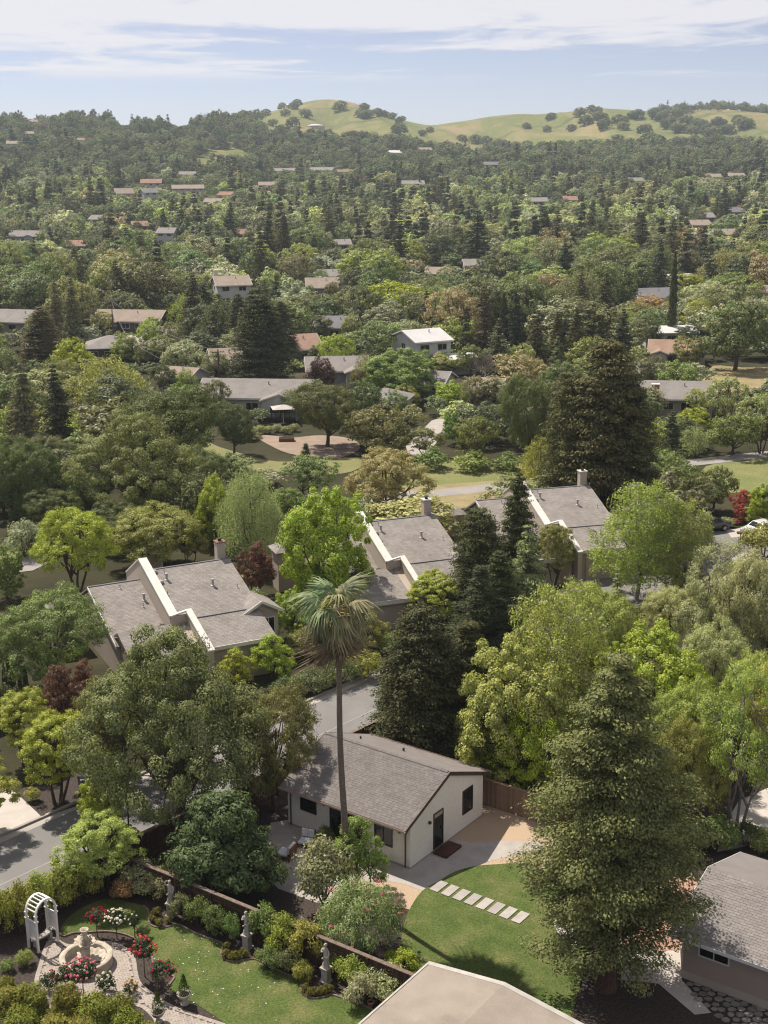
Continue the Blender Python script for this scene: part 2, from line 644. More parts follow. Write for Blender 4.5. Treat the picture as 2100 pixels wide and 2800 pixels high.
def glass_mat():
    N, L, out = nodes_of('glass')
    b = N.new('ShaderNodeBsdfPrincipled')
    b.inputs['Base Color'].default_value = (.012, .013, .014, 1)
    b.inputs['Roughness'].default_value = .06
    b.inputs['Specular IOR Level'].default_value = .5
    L.new(b.outputs[0], out.inputs[0])


glass_mat()


def leaf_mat(name, source, trans=.26, rough=.5, spec=.16, spread=.42, yellow=.25):
    """leaf colour comes from the tree (object colour, or the instance's own tint); every leaf varies a little"""
    N, L, out = nodes_of(name)
    if source == 'object':
        oi = N.new('ShaderNodeObjectInfo')
        base = oi.outputs['Color']
    else:
        at = N.new('ShaderNodeAttribute')
        at.attribute_type = 'INSTANCER'
        at.attribute_name = 'tint'
        base = at.outputs['Color']
    ge = N.new('ShaderNodeNewGeometry')
    rnd = ge.outputs['Random Per Island']
    v = N.new('ShaderNodeMath')
    v.operation = 'MULTIPLY_ADD'
    L.new(rnd, v.inputs[0])
    v.inputs[1].default_value = 2 * spread
    v.inputs[2].default_value = 1 - spread
    hs = N.new('ShaderNodeHueSaturation')
    L.new(base, hs.inputs['Color'])
    L.new(v.outputs[0], hs.inputs['Value'])
    h = N.new('ShaderNodeMath')
    h.operation = 'MULTIPLY_ADD'
    sp = N.new('ShaderNodeMath')
    sp.operation = 'FRACT'
    m7 = N.new('ShaderNodeMath')
    m7.operation = 'MULTIPLY'
    L.new(rnd, m7.inputs[0])
    m7.inputs[1].default_value = 37.7
    L.new(m7.outputs[0], sp.inputs[0])
    L.new(sp.outputs[0], h.inputs[0])
    h.inputs[1].default_value = -.045
    h.inputs[2].default_value = .518
    L.new(h.outputs[0], hs.inputs['Hue'])
    b = N.new('ShaderNodeBsdfPrincipled')
    b.inputs['Roughness'].default_value = rough
    b.inputs['Specular IOR Level'].default_value = spec
    L.new(hs.outputs[0], b.inputs['Base Color'])
    t = N.new('ShaderNodeBsdfTranslucent')
    tm = N.new('ShaderNodeMixRGB')
    tm.blend_type = 'MULTIPLY'
    tm.inputs[0].default_value = 1
    L.new(hs.outputs[0], tm.inputs[1])
    tm.inputs[2].default_value = (1.5, 1.55, .75, 1)
    L.new(tm.outputs[0], t.inputs['Color'])
    mx = N.new('ShaderNodeMixShader')
    mx.inputs[0].default_value = trans
    L.new(b.outputs[0], mx.inputs[1])
    L.new(t.outputs[0], mx.inputs[2])
    L.new(mx.outputs[0], out.inputs[0])


leaf_mat('leaf', 'object')
leaf_mat('needle', 'object', trans=.12, rough=.6, spec=.08, spread=.30)
leaf_mat('leaf_wood', 'instance', trans=.22, rough=.8, spec=.04, spread=.40)
leaf_mat('flower', 'object', trans=.3, rough=.7, spec=.1, spread=.25)


def roof_uv_mat(name, col, col2):
    """asphalt shingle courses on roofs too far off to pick tabs apart; runs on the roof's own metres (UV)"""
    N, L, out = nodes_of(name)
    b = N.new('ShaderNodeBsdfPrincipled')
    b.inputs['Roughness'].default_value = .95
    b.inputs['Specular IOR Level'].default_value = .15
    L.new(b.outputs[0], out.inputs[0])
    uv = N.new('ShaderNodeUVMap')
    br = N.new('ShaderNodeTexBrick')
    br.inputs['Scale'].default_value = 1.0
    br.inputs['Brick Width'].default_value = .34
    br.inputs['Row Height'].default_value = .16
    br.inputs['Mortar Size'].default_value = .012
    br.inputs['Mortar Smooth'].default_value = .4
    br.inputs['Color1'].default_value = (*col, 1)
    br.inputs['Color2'].default_value = (*col2, 1)
    br.inputs['Mortar'].default_value = (*[k * .62 for k in col2], 1)
    L.new(uv.outputs[0], br.inputs['Vector'])
    n = N.new('ShaderNodeTexNoise')
    n.inputs['Scale'].default_value = .55
    n.inputs['Detail'].default_value = 8
    n.inputs['Roughness'].default_value = .7
    L.new(uv.outputs[0], n.inputs['Vector'])
    r = N.new('ShaderNodeMapRange')
    r.inputs['From Min'].default_value = .3
    r.inputs['From Max'].default_value = .7
    r.inputs['To Min'].default_value = .80
    r.inputs['To Max'].default_value = 1.16
    L.new(n.outputs[0], r.inputs['Value'])
    cm = N.new('ShaderNodeCombineColor')
    for i in range(3):
        L.new(r.outputs[0], cm.inputs[i])
    m = N.new('ShaderNodeMixRGB')
    m.blend_type = 'MULTIPLY'
    m.inputs[0].default_value = 1
    L.new(br.outputs['Color'], m.inputs[1])
    L.new(cm.outputs[0], m.inputs[2])
    L.new(m.outputs[0], b.inputs['Base Color'])
    bp = N.new('ShaderNodeBump')
    bp.inputs['Strength'].default_value = .5
    bp.inputs['Distance'].default_value = .02
    bp.invert = True
    L.new(br.outputs['Fac'], bp.inputs['Height'])
    L.new(bp.outputs[0], b.inputs['Normal'])


roof_uv_mat('townhouse_shingle', (.33, .295, .27), (.255, .23, .21))


def siding_mat(name, col, step=.16):
    """lap siding: horizontal boards too fine to pick apart from up here"""
    N, L, out = nodes_of(name)
    b = N.new('ShaderNodeBsdfPrincipled')
    b.inputs['Roughness'].default_value = .8
    L.new(b.outputs[0], out.inputs[0])
    tc, sp, mo = N.new('ShaderNodeTexCoord'), N.new('ShaderNodeSeparateXYZ'), N.new('ShaderNodeMath')
    L.new(tc.outputs['Object'], sp.inputs[0])
    d = N.new('ShaderNodeMath')
    d.operation = 'DIVIDE'
    L.new(sp.outputs[2], d.inputs[0])
    d.inputs[1].default_value = step
    mo.operation = 'FRACT'
    L.new(d.outputs[0], mo.inputs[0])
    r = N.new('ShaderNodeMapRange')
    r.inputs['From Min'].default_value = .0
    r.inputs['From Max'].default_value = .22
    L.new(mo.outputs[0], r.inputs['Value'])
    m = N.new('ShaderNodeMixRGB')
    L.new(r.outputs[0], m.inputs[0])
    m.inputs[1].default_value = (*[k * .5 for k in col], 1)
    m.inputs[2].default_value = (*col, 1)
    L.new(m.outputs[0], b.inputs['Base Color'])


siding_mat('lap_siding', (.44, .375, .31), .17)


def terrain_mat():
    N, L, out = nodes_of('terrain_grass')
    b = N.new('ShaderNodeBsdfPrincipled')
    b.inputs['Roughness'].default_value = .95
    b.inputs['Specular IOR Level'].default_value = .1
    L.new(b.outputs[0], out.inputs[0])
    tc = N.new('ShaderNodeTexCoord')

    def noise(sc, det, rough=.55, stretch=(1, 1, 1)):
        mp = N.new('ShaderNodeMapping')
        mp.inputs['Scale'].default_value = stretch
        L.new(tc.outputs['Object'], mp.inputs[0])
        n = N.new('ShaderNodeTexNoise')
        n.inputs['Scale'].default_value = sc
        n.inputs['Detail'].default_value = det
        n.inputs['Roughness'].default_value = rough
        L.new(mp.outputs[0], n.inputs['Vector'])
        return n.outputs[0]

    def mix(fac, a, c, lo, hi):
        r = N.new('ShaderNodeMapRange')
        r.inputs['From Min'].default_value = lo
        r.inputs['From Max'].default_value = hi
        L.new(fac, r.inputs['Value'])
        m = N.new('ShaderNodeMixRGB')
        L.new(r.outputs[0], m.inputs[0])
        for i, v in ((1, a), (2, c)):
            if isinstance(v, tuple):
                m.inputs[i].default_value = (*v, 1)
            else:
                L.new(v, m.inputs[i])
        return m.outputs[0]

    # hill grass: green with drying tan ridges; valley floor: dark soil and leaf litter between gardens
    g = mix(noise(.012, 7, .6, (1.5, .5, 1.5)), (.140, .160, .050), (.265, .212, .105), .49, .63)
    g = mix(noise(.004, 4, .5), g, (.175, .180, .058), .52, .70)
    g = mix(noise(.05, 8, .75, (1.6, .6, 1.6)), g, (.245, .195, .10), .50, .68)
    g = mix(noise(.018, 6, .6, (.6, 2.2, 1)), g, (.085, .105, .035), .56, .72)
    v = mix(noise(.03, 6), (.045, .043, .022), (.10, .08, .048), .5, .8)
    v = mix(noise(.25, 5), v, (.030, .030, .018), .48, .75)
    sp = N.new('ShaderNodeSeparateXYZ')
    L.new(tc.outputs['Object'], sp.inputs[0])
    c = mix(sp.outputs[1], v, g, 620, 980)
    L.new(c, b.inputs['Base Color'])
    bp = N.new('ShaderNodeBump')
    bp.inputs['Strength'].default_value = .5
    bp.inputs['Distance'].default_value = 1.0
    L.new(noise(.06, 8, .7), bp.inputs['Height'])
    L.new(bp.outputs[0], b.inputs['Normal'])


terrain_mat()
# ------------------------------------------------------------------ terrain sheet
rows = [-80, 0, 60, 120, 180, 240, 320, 400, 470, 500] + list(np.arange(520, 2520, 13.0)) + [2700, 3200, 4200]
tcol = np.linspace(-.62, .62, 251)
V, F = [], []
for yy in rows:
    xs = tcol * max(yy, 320.0)
    zs = terrain(xs, np.full_like(xs, yy)) if yy > 505 else np.zeros_like(xs)
    V += [(float(a), float(yy), float(b) - .03) for a, b in zip(xs, zs)]
nc = len(tcol)
for i in range(len(rows) - 1):
    for k in range(nc - 1):
        F.append((i * nc + k, i * nc + k + 1, (i + 1) * nc + k + 1, (i + 1) * nc + k))
me = bpy.data.meshes.new('terrain')
me.from_pydata(V, [], F)
me.materials.append(MAT['terrain_grass'])
me.shade_smooth()
tag(put('terrain', me), 'valley floor rising to dry green grass hills', kind='structure')


# ------------------------------------------------------------------ foliage generators (numpy)
def card_mesh(name, P, N_, size, aspect, mat, rng, axis=None, fold=.0):
    """one kite-shaped leaf card for every point"""
    n = len(P)
    N_ = N_ / np.maximum(np.linalg.norm(N_, axis=1, keepdims=True), 1e-6)
    if axis is None:
        axis = rng.normal(size=(n, 3))
    T = axis - N_ * np.sum(axis * N_, 1, keepdims=True)
    T /= np.maximum(np.linalg.norm(T, axis=1, keepdims=True), 1e-6)
    S = np.cross(N_, T)
    sz = (size * rng.uniform(.65, 1.35, n))[:, None]
    a = P - T * sz * .5
    b = P + S * sz * .5 * aspect + T * sz * .05
    c = P + T * sz * .5 + N_ * sz * fold
    d = P - S * sz * .5 * aspect + T * sz * .05
    V = np.stack([a, b, c, d], 1).reshape(-1, 3)
    me = bpy.data.meshes.new(name)
    me.vertices.add(4 * n)
    me.vertices.foreach_set('co', V.astype(np.float32).ravel())
    me.loops.add(4 * n)
    me.loops.foreach_set('vertex_index', np.arange(4 * n, dtype=np.int32))
    me.polygons.add(n)
    me.polygons.foreach_set('loop_start', np.arange(0, 4 * n, 4, dtype=np.int32))
    me.update(calc_edges=True)
    me.materials.append(MAT[mat])
    return me


def sphere_dirs(rng, n, zmin=-1.0):
    z = rng.uniform(zmin, 1, n)
    a = rng.uniform(0, 2 * math.pi, n)
    r = np.sqrt(1 - z * z)
    return np.stack([r * np.cos(a), r * np.sin(a), z], 1)


PROTO = {}


def limb(mb, a, b, r0, r1, rng, n=6, sag=.12, seg=5):
    a, b = Vector(a), Vector(b)
    L = (b - a).length
    pts, rad = [], []
    off = Vector(rng.normal(size=3)) * L * .05
    for i in range(seg + 1):
        t = i / seg
        p = a.lerp(b, t)
        p += off * math.sin(math.pi * t) + Vector((0, 0, L * sag * math.sin(math.pi * t) * -.5))
        pts.append(p)
        rad.append(r0 * (1 - t) + r1 * t)
    mb.tube(pts, rad, n, cap=False)
    return pts


def broadleaf(key, seed, W=9.0, H=9.0, th=2.2, lobes=7, clumps=150, leaves=200, leaf=.2, aspect=.6, cr=.75, mat='leaf', bark='bark', stems=1, low=-.35, weep=0.0, flat=.75, trunk_r=.24, wood=True, hollow=.72, twigs=0, upright=.35):
    rng = np.random.default_rng(seed)
    rx, rz = W / 2, (H - th) / 2
    cz = th + rz
    lc, lr = [], []
    for i in range(lobes):
        a = i * 2.399 + rng.uniform(-.4, .4)
        rad = math.sqrt((i + .3) / lobes) * .62
        zz = rng.uniform(-.62, .22) + .62 * (1 - rad / .62)
        lc.append((rad * rx * math.cos(a), rad * rx * math.sin(a), cz + zz * rz))
        lr.append(rng.uniform(.36, .54))
    lc, lr = np.array(lc), np.array(lr)
    C = []
    tries = 0
    while len(C) < clumps and tries < 40 * clumps:
        tries += 1
        i = rng.integers(lobes)
        d = sphere_dirs(rng, 1, low)[0]
        p = lc[i] + d * np.array([rx, rx, rz]) * lr[i] * rng.uniform(.72, 1.12)
        q = (p - lc) / np.array([rx, rx, rz])
        if np.any(np.linalg.norm(q, axis=1) < lr * hollow):
            continue
        C.append((*p, *d))
    C = np.array(C)
    n = len(C) * leaves
    k = np.repeat(np.arange(len(C)), leaves)
    d = sphere_dirs(rng, n, -.75)
    crr = (cr * rng.uniform(.6, 1.3, len(C)))[k][:, None]
    P = C[k, :3] + d * crr * (rng.uniform(.12, 1, (n, 1)) ** .5) * np.array([1, 1, flat])
    Nn = d * .9 + C[k, 3:] * .45 + rng.normal(size=(n, 3)) * .27 + np.array([0, 0, upright])
    ax = None
    if weep > 0:
        drop = rng.uniform(0, 1, n) ** 1.6 * weep
        # leaves gather on hanging strands
        sid = rng.integers(0, 14, n)
        h = np.sin((k * 14 + sid)[:, None] * np.array([12.9898, 78.233, 37.71])) * 43758.5453
        h = h - np.floor(h) - .5
        stem = C[k, :3] + h * np.array([2.0, 2.0, 1.2]) * cr
        P = np.where((drop > .08)[:, None], stem + rng.normal(size=(n, 3)) * .05 + np.array([0, 0, -1.0]) * drop[:, None], P)
        Nn = rng.normal(size=(n, 3)) + np.array([0, 0, .3]) + C[k, 3:] * .5
        ax = rng.normal(size=(n, 3)) * .5 + np.array([0, 0, -1.0])
    me = card_mesh(key + '_crown', P, Nn, leaf, aspect, mat, rng, ax)
    tm = None
    if wood:
        mb = MB()
        bases = [(0, 0, 0)] if stems == 1 else [(.35 * math.cos(i * 2.4), .35 * math.sin(i * 2.4), 0) for i in range(stems)]
        tops = []
        for i, b in enumerate(bases):
            if stems == 1:
                t = (rng.uniform(-.2, .2), rng.uniform(-.2, .2), th + rz * .5)
            else:
                t = (W * .16 * math.cos(i * 2.4) + rng.uniform(-.3, .3), W * .16 * math.sin(i * 2.4) + rng.uniform(-.3, .3), th + rz * .45)
            r0 = trunk_r if stems == 1 else trunk_r * .6
            mb.tube([(b[0], b[1], -.15), (b[0], b[1], .15)], [r0 * 1.5, r0 * 1.12], 8, cap=False)
            pts = limb(mb, (b[0], b[1], .1), t, r0 * 1.12, r0 * .55, rng, 8, 0, 6)
            tops.append(pts)
        for i in range(lobes):
            pts = tops[i % len(tops)]
            a = pts[3 + (i % 3)]
            limb(mb, a, lc[i], trunk_r * .48, trunk_r * .2, rng, 6)
        take = rng.permutation(len(C))[:min(len(C), 60)]
        for j in take:
            i = int(np.argmin(np.linalg.norm(lc - C[j, :3], axis=1)))
            limb(mb, lc[i], C[j, :3], trunk_r * .2, .012, rng, 4, .1, 3)
        for j in range(twigs):
            c = C[rng.integers(len(C))]
            e = c[:3] + sphere_dirs(rng, 1, -.2)[0] * cr * rng.uniform(1., 2.2)
            limb(mb, c[:3], e, .035, .008, rng, 3, .2, 3)
        tm = mb.mesh(key + '_trunk', bark, True)
    PROTO[key] = dict(crown=me, trunk=tm, W=W, H=H)


def conifer(key, seed, H=16.0, RW=3.4, whorls=30, per=6, droop=.25, upturn=.1, sprays=9, cards=26, size=.26, aspect=.42, spray_r=.42, power=.85, base=.1, profile=None, mat='needle', bark='bark_red', trunk_r=.34, irregular=.3, wood=True, flat=.55, inner=.25):
    rng = np.random.default_rng(seed)
    P, Nn, AX = [], [], []
    mb = MB()
    if wood:
        mb.tube([(0, 0, -.2), (0, 0, .25), (0, 0, 1.2), (.06, -.04, H * .4), (-.05, .05, H * .75), (0, 0, H)], [trunk_r * 1.6, trunk_r * 1.2, trunk_r, trunk_r * .66, trunk_r * .3, .02], 9, cap=False)
    for w in range(whorls):
        t = base + (1 - base) * (w + rng.uniform(-.3, .3)) / whorls
        z0 = t * H
        for b in range(per):
            a = rng.uniform(0, 2 * math.pi)
            tt = (t - base) / (1 - base)
            prof = (1 - tt) ** power * (.72 + .28 * min(1, tt / .12))
            if profile == 'cone':
                prof = min(1.0, 1.85 * (1 - tt)) ** .9 * (.80 + .20 * min(1, tt / .2))
            L = max(.25, RW * prof * rng.uniform(1 - irregular, 1 + irregular * .35))
            if t > .97:
                L = .25
            ca, sa = math.cos(a), math.sin(a)
            q = []
            for i in range(6):
                s = i / 5
                q.append((L * s * ca, L * s * sa, z0 + L * (.22 * s - droop * s * s * 1.6 + upturn * s ** 3)))
            if wood and (w % 2 == 0 or L > RW * .4):
                mb.tube(q[:5], [max(.012, trunk_r * .17 * (1 - .8 * i / 4) * (1 - .6 * t)) for i in range(5)], 4, cap=False)
            m = max(2, int(sprays * L / RW + 1))
            for j in range(m):
                s = inner + (1 - inner) * (j + rng.uniform(0, 1)) / m
                i = min(4, int(s * 5))
                f = s * 5 - i
                c = np.array(q[i]) * (1 - f) + np.array(q[i + 1]) * f
                side = rng.uniform(-1, 1) * .38 * L * (1 - s * .55)
                c = c + np.array([-sa, ca, 0]) * side - np.array([0, 0, abs(side) * .18])
                n = cards
                r = spray_r * rng.uniform(.7, 1.25) * (.55 + .45 * min(1, L / (RW * .5)))
                d = sphere_dirs(rng, n)
                P.append(c + d * r * (rng.uniform(.1, 1, (n, 1)) ** .5) * np.array([1, 1, flat]))
                Nn.append(d * .9 + rng.normal(size=(n, 3)) * .24 + np.array([ca * .3, sa * .3, .5]))
                AX.append(d * .6 + rng.normal(size=(n, 3)) * .4 + np.array([ca, sa, -droop * .8]))
    P, Nn, AX = np.concatenate(P), np.concatenate(Nn), np.concatenate(AX)
    me = card_mesh(key + '_crown', P, Nn, size, aspect, mat, rng, AX)
    PROTO[key] = dict(crown=me, trunk=mb.mesh(key + '_trunk', bark, True) if wood else None, W=2 * RW, H=H)


def columnar(key, seed, H=9.0, RW=.65, n=6000, size=.22, mat='needle', flame=True, wood=True):
    rng = np.random.default_rng(seed)
    t = rng.uniform(0, 1, n) ** .9
    a = rng.uniform(0, 2 * math.pi, n)
    prof = (np.minimum(1, (t + .02) / .12) ** .5) * (1 - t ** 2.6) ** .8 if flame else (1 - t) * .9 + .1 * (t < .97)
    lump = 1 + .13 * np.sin(a * 3 + t * 23) + .10 * np.sin(a * 5 - t * 41) + .09 * np.sin(a * 2 + t * 67)
    r = RW * prof * lump * (.62 + .38 * rng.uniform(0, 1, n) ** .5)
    P = np.stack([r * np.cos(a), r * np.sin(a), .12 * H * .3 + t * H * .965], 1)
    Nn = np.stack([np.cos(a), np.sin(a), .25 + 0 * a], 1) + rng.normal(size=(n, 3)) * .45
    AX = rng.normal(size=(n, 3)) * .35 + np.array([0, 0, 1.0])
    me = card_mesh(key + '_crown', P, Nn, size, .45, mat, rng, AX)
    mb = MB().tube([(0, 0, -.1), (0, 0, H * .5), (0, 0, H * .9)], [.16, .09, .02], 6)
    PROTO[key] = dict(crown=me, trunk=mb.mesh(key + '_trunk', 'bark') if wood else None, W=2 * RW, H=H)


def shrubby(key, seed, W=1.6, H=1.4, clumps=40, leaves=90, leaf=.085, aspect=.6, cr=.26, mat='leaf', spiky=0.0, low=-.2, flat=.85):
    rng = np.random.default_rng(seed)
    d = sphere_dirs(rng, clumps, low)
    C = d * np.array([W / 2 - cr * .5, W / 2 - cr * .5, H * .52]) * rng.uniform(.55, 1.0, (clumps, 1)) + np.array([0, 0, H * .42])
    n = clumps * leaves
    k = np.repeat(np.arange(clumps), leaves)
    e = sphere_dirs(rng, n, -.7)
    P = C[k] + e * (cr * rng.uniform(.7, 1.25, clumps))[k][:, None] * (rng.uniform(.1, 1, (n, 1)) ** .5) * np.array([1, 1, flat])
    P[:, 2] = np.maximum(P[:, 2], .02)
    Nn = e * .8 + d[k] * .4 + rng.normal(size=(n, 3)) * .45 + np.array([0, 0, .3])
    ax = None
    if spiky:
        ax = e * .7 + rng.normal(size=(n, 3)) * .4 + np.array([0, 0, spiky])
    me = card_mesh(key + '_crown', P, Nn, leaf, aspect, mat, rng, ax)
    mb = MB()
    for i in range(min(7, clumps)):
        limb(mb, (.06 * math.cos(i), .06 * math.sin(i), -.03), C[i], .028, .008, rng, 4, 0, 3)
    PROTO[key] = dict(crown=me, trunk=mb.mesh(key + '_stems', 'bark'), W=W, H=H)


def bare(key, seed, W=7.0, H=7.5, th=1.6):
    """leafless grey tree: many fine forking twigs"""
    rng = np.random.default_rng(seed)
    mb, tw = MB(), MB()
    mb.tube([(0, 0, -.1), (0, 0, th)], [.26, .2], 7, cap=False)

    def grow(p, d, L, r, lev):
        e = p + d * L
        (mb if lev < 2 else tw).tube([p, p.lerp(e, .5) + Vector(rng.normal(size=3)) * L * .06, e], [r, r * .8, r * .6], 5 if lev < 3 else 3, cap=False)
        if lev >= 5:
            return
        for _ in range(3):
            nd = (d + Vector(rng.normal(size=3)) * .42 + Vector((0, 0, .10))).normalized()
            grow(e, nd, L * rng.uniform(.6, .85), r * .58, lev + 1)

    for i in range(5):
        a = i * 1.257
        grow(Vector((0, 0, th)), Vector((math.cos(a) * .75, math.sin(a) * .75, 1)).normalized(), W * .19, .15, 0)
    PROTO[key] = dict(crown=tw.mesh(key + '_twigs', 'bark_grey'), trunk=mb.mesh(key + '_trunk', 'bark_grey', True), W=W, H=H)


# near prototypes
broadleaf('oak_a', 1, 11, 9.5, .9, 14, 420, 230, .135, .66, .66, trunk_r=.30, low=-.75)
broadleaf('oak_b', 2, 10, 9, .9, 12, 330, 190, .145, .64, .66, trunk_r=.26, low=-.75)
broadleaf('maple_a', 3, 7, 9.5, .5, 13, 300, 190, .135, .78, .52, trunk_r=.2, low=-.85)
broadleaf('maple_b', 4, 7, 6.5, 1.0, 11, 260, 150, .125, .72, .45, stems=3, flat=.5, upright=.7, low=-.5)
broadleaf('birch', 5, 6.5, 11, 1.2, 15, 230, 150, .135, .55, .52, weep=.8, bark='bark_pale', trunk_r=.15, low=-.7, twigs=260, hollow=.8)
broadleaf('willow', 6, 8, 9, .8, 11, 230, 240, .16, .32, .7, weep=2.2, trunk_r=.24, low=-.6, twigs=40)
broadleaf('sparse', 7, 9, 9, 1.8, 11, 190, 130, .14, .6, .62, stems=4, trunk_r=.24, low=-.6, bark='bark_grey', twigs=260)
broadleaf('magnolia', 8, 6, 5.2, .3, 10, 230, 120, .22, .42, .55, trunk_r=.16, low=-.8, upright=.5)
broadleaf('dense', 9, 8, 6.5, .6, 13, 340, 150, .135, .7, .48, trunk_r=.26, low=-.5, flat=.55, upright=.6)
broadleaf('umbrella', 10, 8, 7, 1.3, 13, 300, 150, .13, .62, .5, stems=4, trunk_r=.2, low=-.6, flat=.6)
broadleaf('small', 12, 3.2, 3.4, .4, 9, 150, 110, .085, .64, .27, stems=3, trunk_r=.08, low=-.8)
conifer('redwood_a', 21, 16, 3.5, 28, 7, .20, .16, 8, 120, .120, .58, .62, profile='cone', base=.12, inner=.2, irregular=.35)
conifer('redwood_c', 26, 16, 4.2, 34, 9, .2, .12, 10, 22, .24, .46, .60, irregular=.2, power=.42, base=.03, inner=.3)
conifer('redwood_b', 22, 16, 3.2, 36, 8, .2, .1, 10, 22, .23, .44, .50, irregular=.18, power=.6, base=.04, inner=.15)
conifer('cedar', 23, 11, 2.9, 22, 7, .34, .0, 11, 28, .17, .32, .38, bark='bark', irregular=.25, flat=.3, base=.05)
conifer('pine', 24, 11, 2.4, 24, 6, .05, .25, 7, 40, .22, .24, .48, bark='bark', irregular=.3, flat=.8, base=.05)
columnar('cypress', 25)
shrubby('bush_a', 31, 1.6, 1.4, 46, 110, .075, .6, .25)
shrubby('bush_b', 32, 1.6, 1.4, 40, 100, .10, .5, .26, spiky=.5)
shrubby('bush_c', 33, 1.5, 1.1, 50, 70, .07, .7, .22)
shrubby('globe', 34, .6, .5, 26, 70, .045, .6, .10, flat=1)
shrubby('oleander', 35, 4.2, 3.0, 120, 130, .16, .24, .45, spiky=.9, low=-.3)
shrubby('rose', 36, .95, .8, 30, 40, .075, .7, .16, low=-.6)
shrubby('thuja', 37, 1.5, 2.0, 70, 130, .09, .4, .25, mat='needle', spiky=.9)
columnar('cone', 38, 1.0, .33, 1500, .06, flame=False)
bare('bare', 41)
# middle-distance prototypes
broadleaf('m_oak', 51, 10, 8.2, .4, 12, 230, 40, .30, .72, .75, trunk_r=.28, low=-.8)
broadleaf('m_round', 52, 8, 8, .4, 11, 200, 40, .28, .72, .65, trunk_r=.2, low=-.85)
broadleaf('m_loose', 53, 9, 8, .7, 12, 170, 36, .28, .62, .65, trunk_r=.22, low=-.7, stems=3)
broadleaf('m_tall', 54, 6, 10, .5, 12, 200, 40, .27, .68, .6, trunk_r=.2, low=-.85)
broadleaf('m_willow', 55, 8, 7.5, .4, 11, 170, 50, .28, .42, .65, weep=1.6, trunk_r=.2, low=-.8)
broadleaf('m_hill', 61, 10, 6.5, .1, 11, 170, 34, .40, .75, .85, trunk_r=.3, low=-.9)
conifer('m_redwood', 56, 17, 3.6, 26, 7, .2, .1, 7, 12, .42, .48, .55, power=.68, base=.04, inner=.15)
conifer('m_redwood_b', 57, 17, 4.2, 24, 7, .25, .1, 7, 12, .44, .48, .6, irregular=.4, power=.75, base=.04)
conifer('m_pine', 58, 13, 3.2, 16, 6, .05, .2, 6, 18, .42, .45, .7, bark='bark', irregular=.4, flat=.8)
columnar('m_cypress', 59, 9, .7, 1600, .32)
shrubby('m_bush', 60, 3.0, 2.4, 34, 40, .22, .6, .5)


def tree(kind, bx, by, ty, wpx, col, label, name=None, cat='tree', group=None, rot=None, base=None, sq=1.0):
    """base at photo pixel (bx, by), top at height of pixel row ty, wpx photo pixels wide"""
    p = PROTO[kind]
    b = GT(bx, by) if base is None else Vector(base)
    d = ray(bx, ty)
    h = CAMH + d.z * (b.y / d.y) - b.z
    w = wpx / ppm(b + Vector((0, 0, h * .5)))
    if kind.startswith(('redwood', 'm_redwood', 'pine', 'cedar')):
        w *= 1.22
    if name is None:
        name = 'tree'
    rt = thing(name, label, cat, b, random.uniform(0, 6.28) if rot is None else rot, group, (w / p['W'], w / p['W'] * sq, h / p['H']))
    if p['trunk']:
        put('trunk' if cat == 'tree' else 'stem', p['trunk'], rt)
    cl = col if not isinstance(col, str) else PAL[col]
    j = [random.uniform(.92, 1.08) for _ in range(3)]
    put('crown' if cat == 'tree' else 'foliage', p['crown'], rt, color=[a * k for a, k in zip(cl, j)])
    FOOT.append((b.x, b.y, w * .42))
    return rt


FOOT = []
PAL = dict(
    conifer=(.028, .033, .018), redwood=(.060, .062, .030), brownfir=(.044, .043, .022), darkpine=(.025, .032, .018),
    oak=(.048, .060, .030), oakgrey=(.070, .077, .038), darkoak=(.038, .050, .022), green=(.078, .100, .034), midgreen=(.060, .086, .032),
    bright=(.116, .152, .024), lime=(.150, .185, .024), yellow=(.132, .150, .030), olive=(.095, .098, .036), pale=(.128, .146, .046),
    greygreen=(.115, .125, .080), tan=(.152, .162, .112), birch=(.130, .160, .050), plum=(.060, .028, .028), maroon=(.12, .030, .028), silver=(.120, .135, .105),
    cedar=(.088, .106, .066), hedge=(.095, .105, .026), magnolia=(.034, .050, .022), dense=(.070, .088, .036), straw=(.25, .20, .12), rust=(.13, .085, .05))

for _k in PAL:
    _m = min(2.95, .40 / max(PAL[_k]))
    _a = sum(PAL[_k]) / 3
    PAL[_k] = tuple((v * .90 + _a * .10) * _m * g for v, g in zip(PAL[_k], (1.06, 1.03, .74)))
# ------------------------------------------------------------------ near ground: street, garden, lot of the white house
A0 = G(295, 2322, 1.8)
ST_ANG = R(48.8)
ST_T = Vector((math.cos(ST_ANG), math.sin(ST_ANG), 0))
ST_N = Vector((-math.sin(ST_ANG), math.cos(ST_ANG), 0))
A0 = Vector((A0.x, A0.y, 0))
ST_W = (G(888, 1900) - A0).dot(ST_N)


def SF(t, n, z=0.0):
    """street frame: t metres along the street, n metres across from the fence"""
    p = A0 + ST_T * t + ST_N * n
    return Vector((p.x, p.y, z))


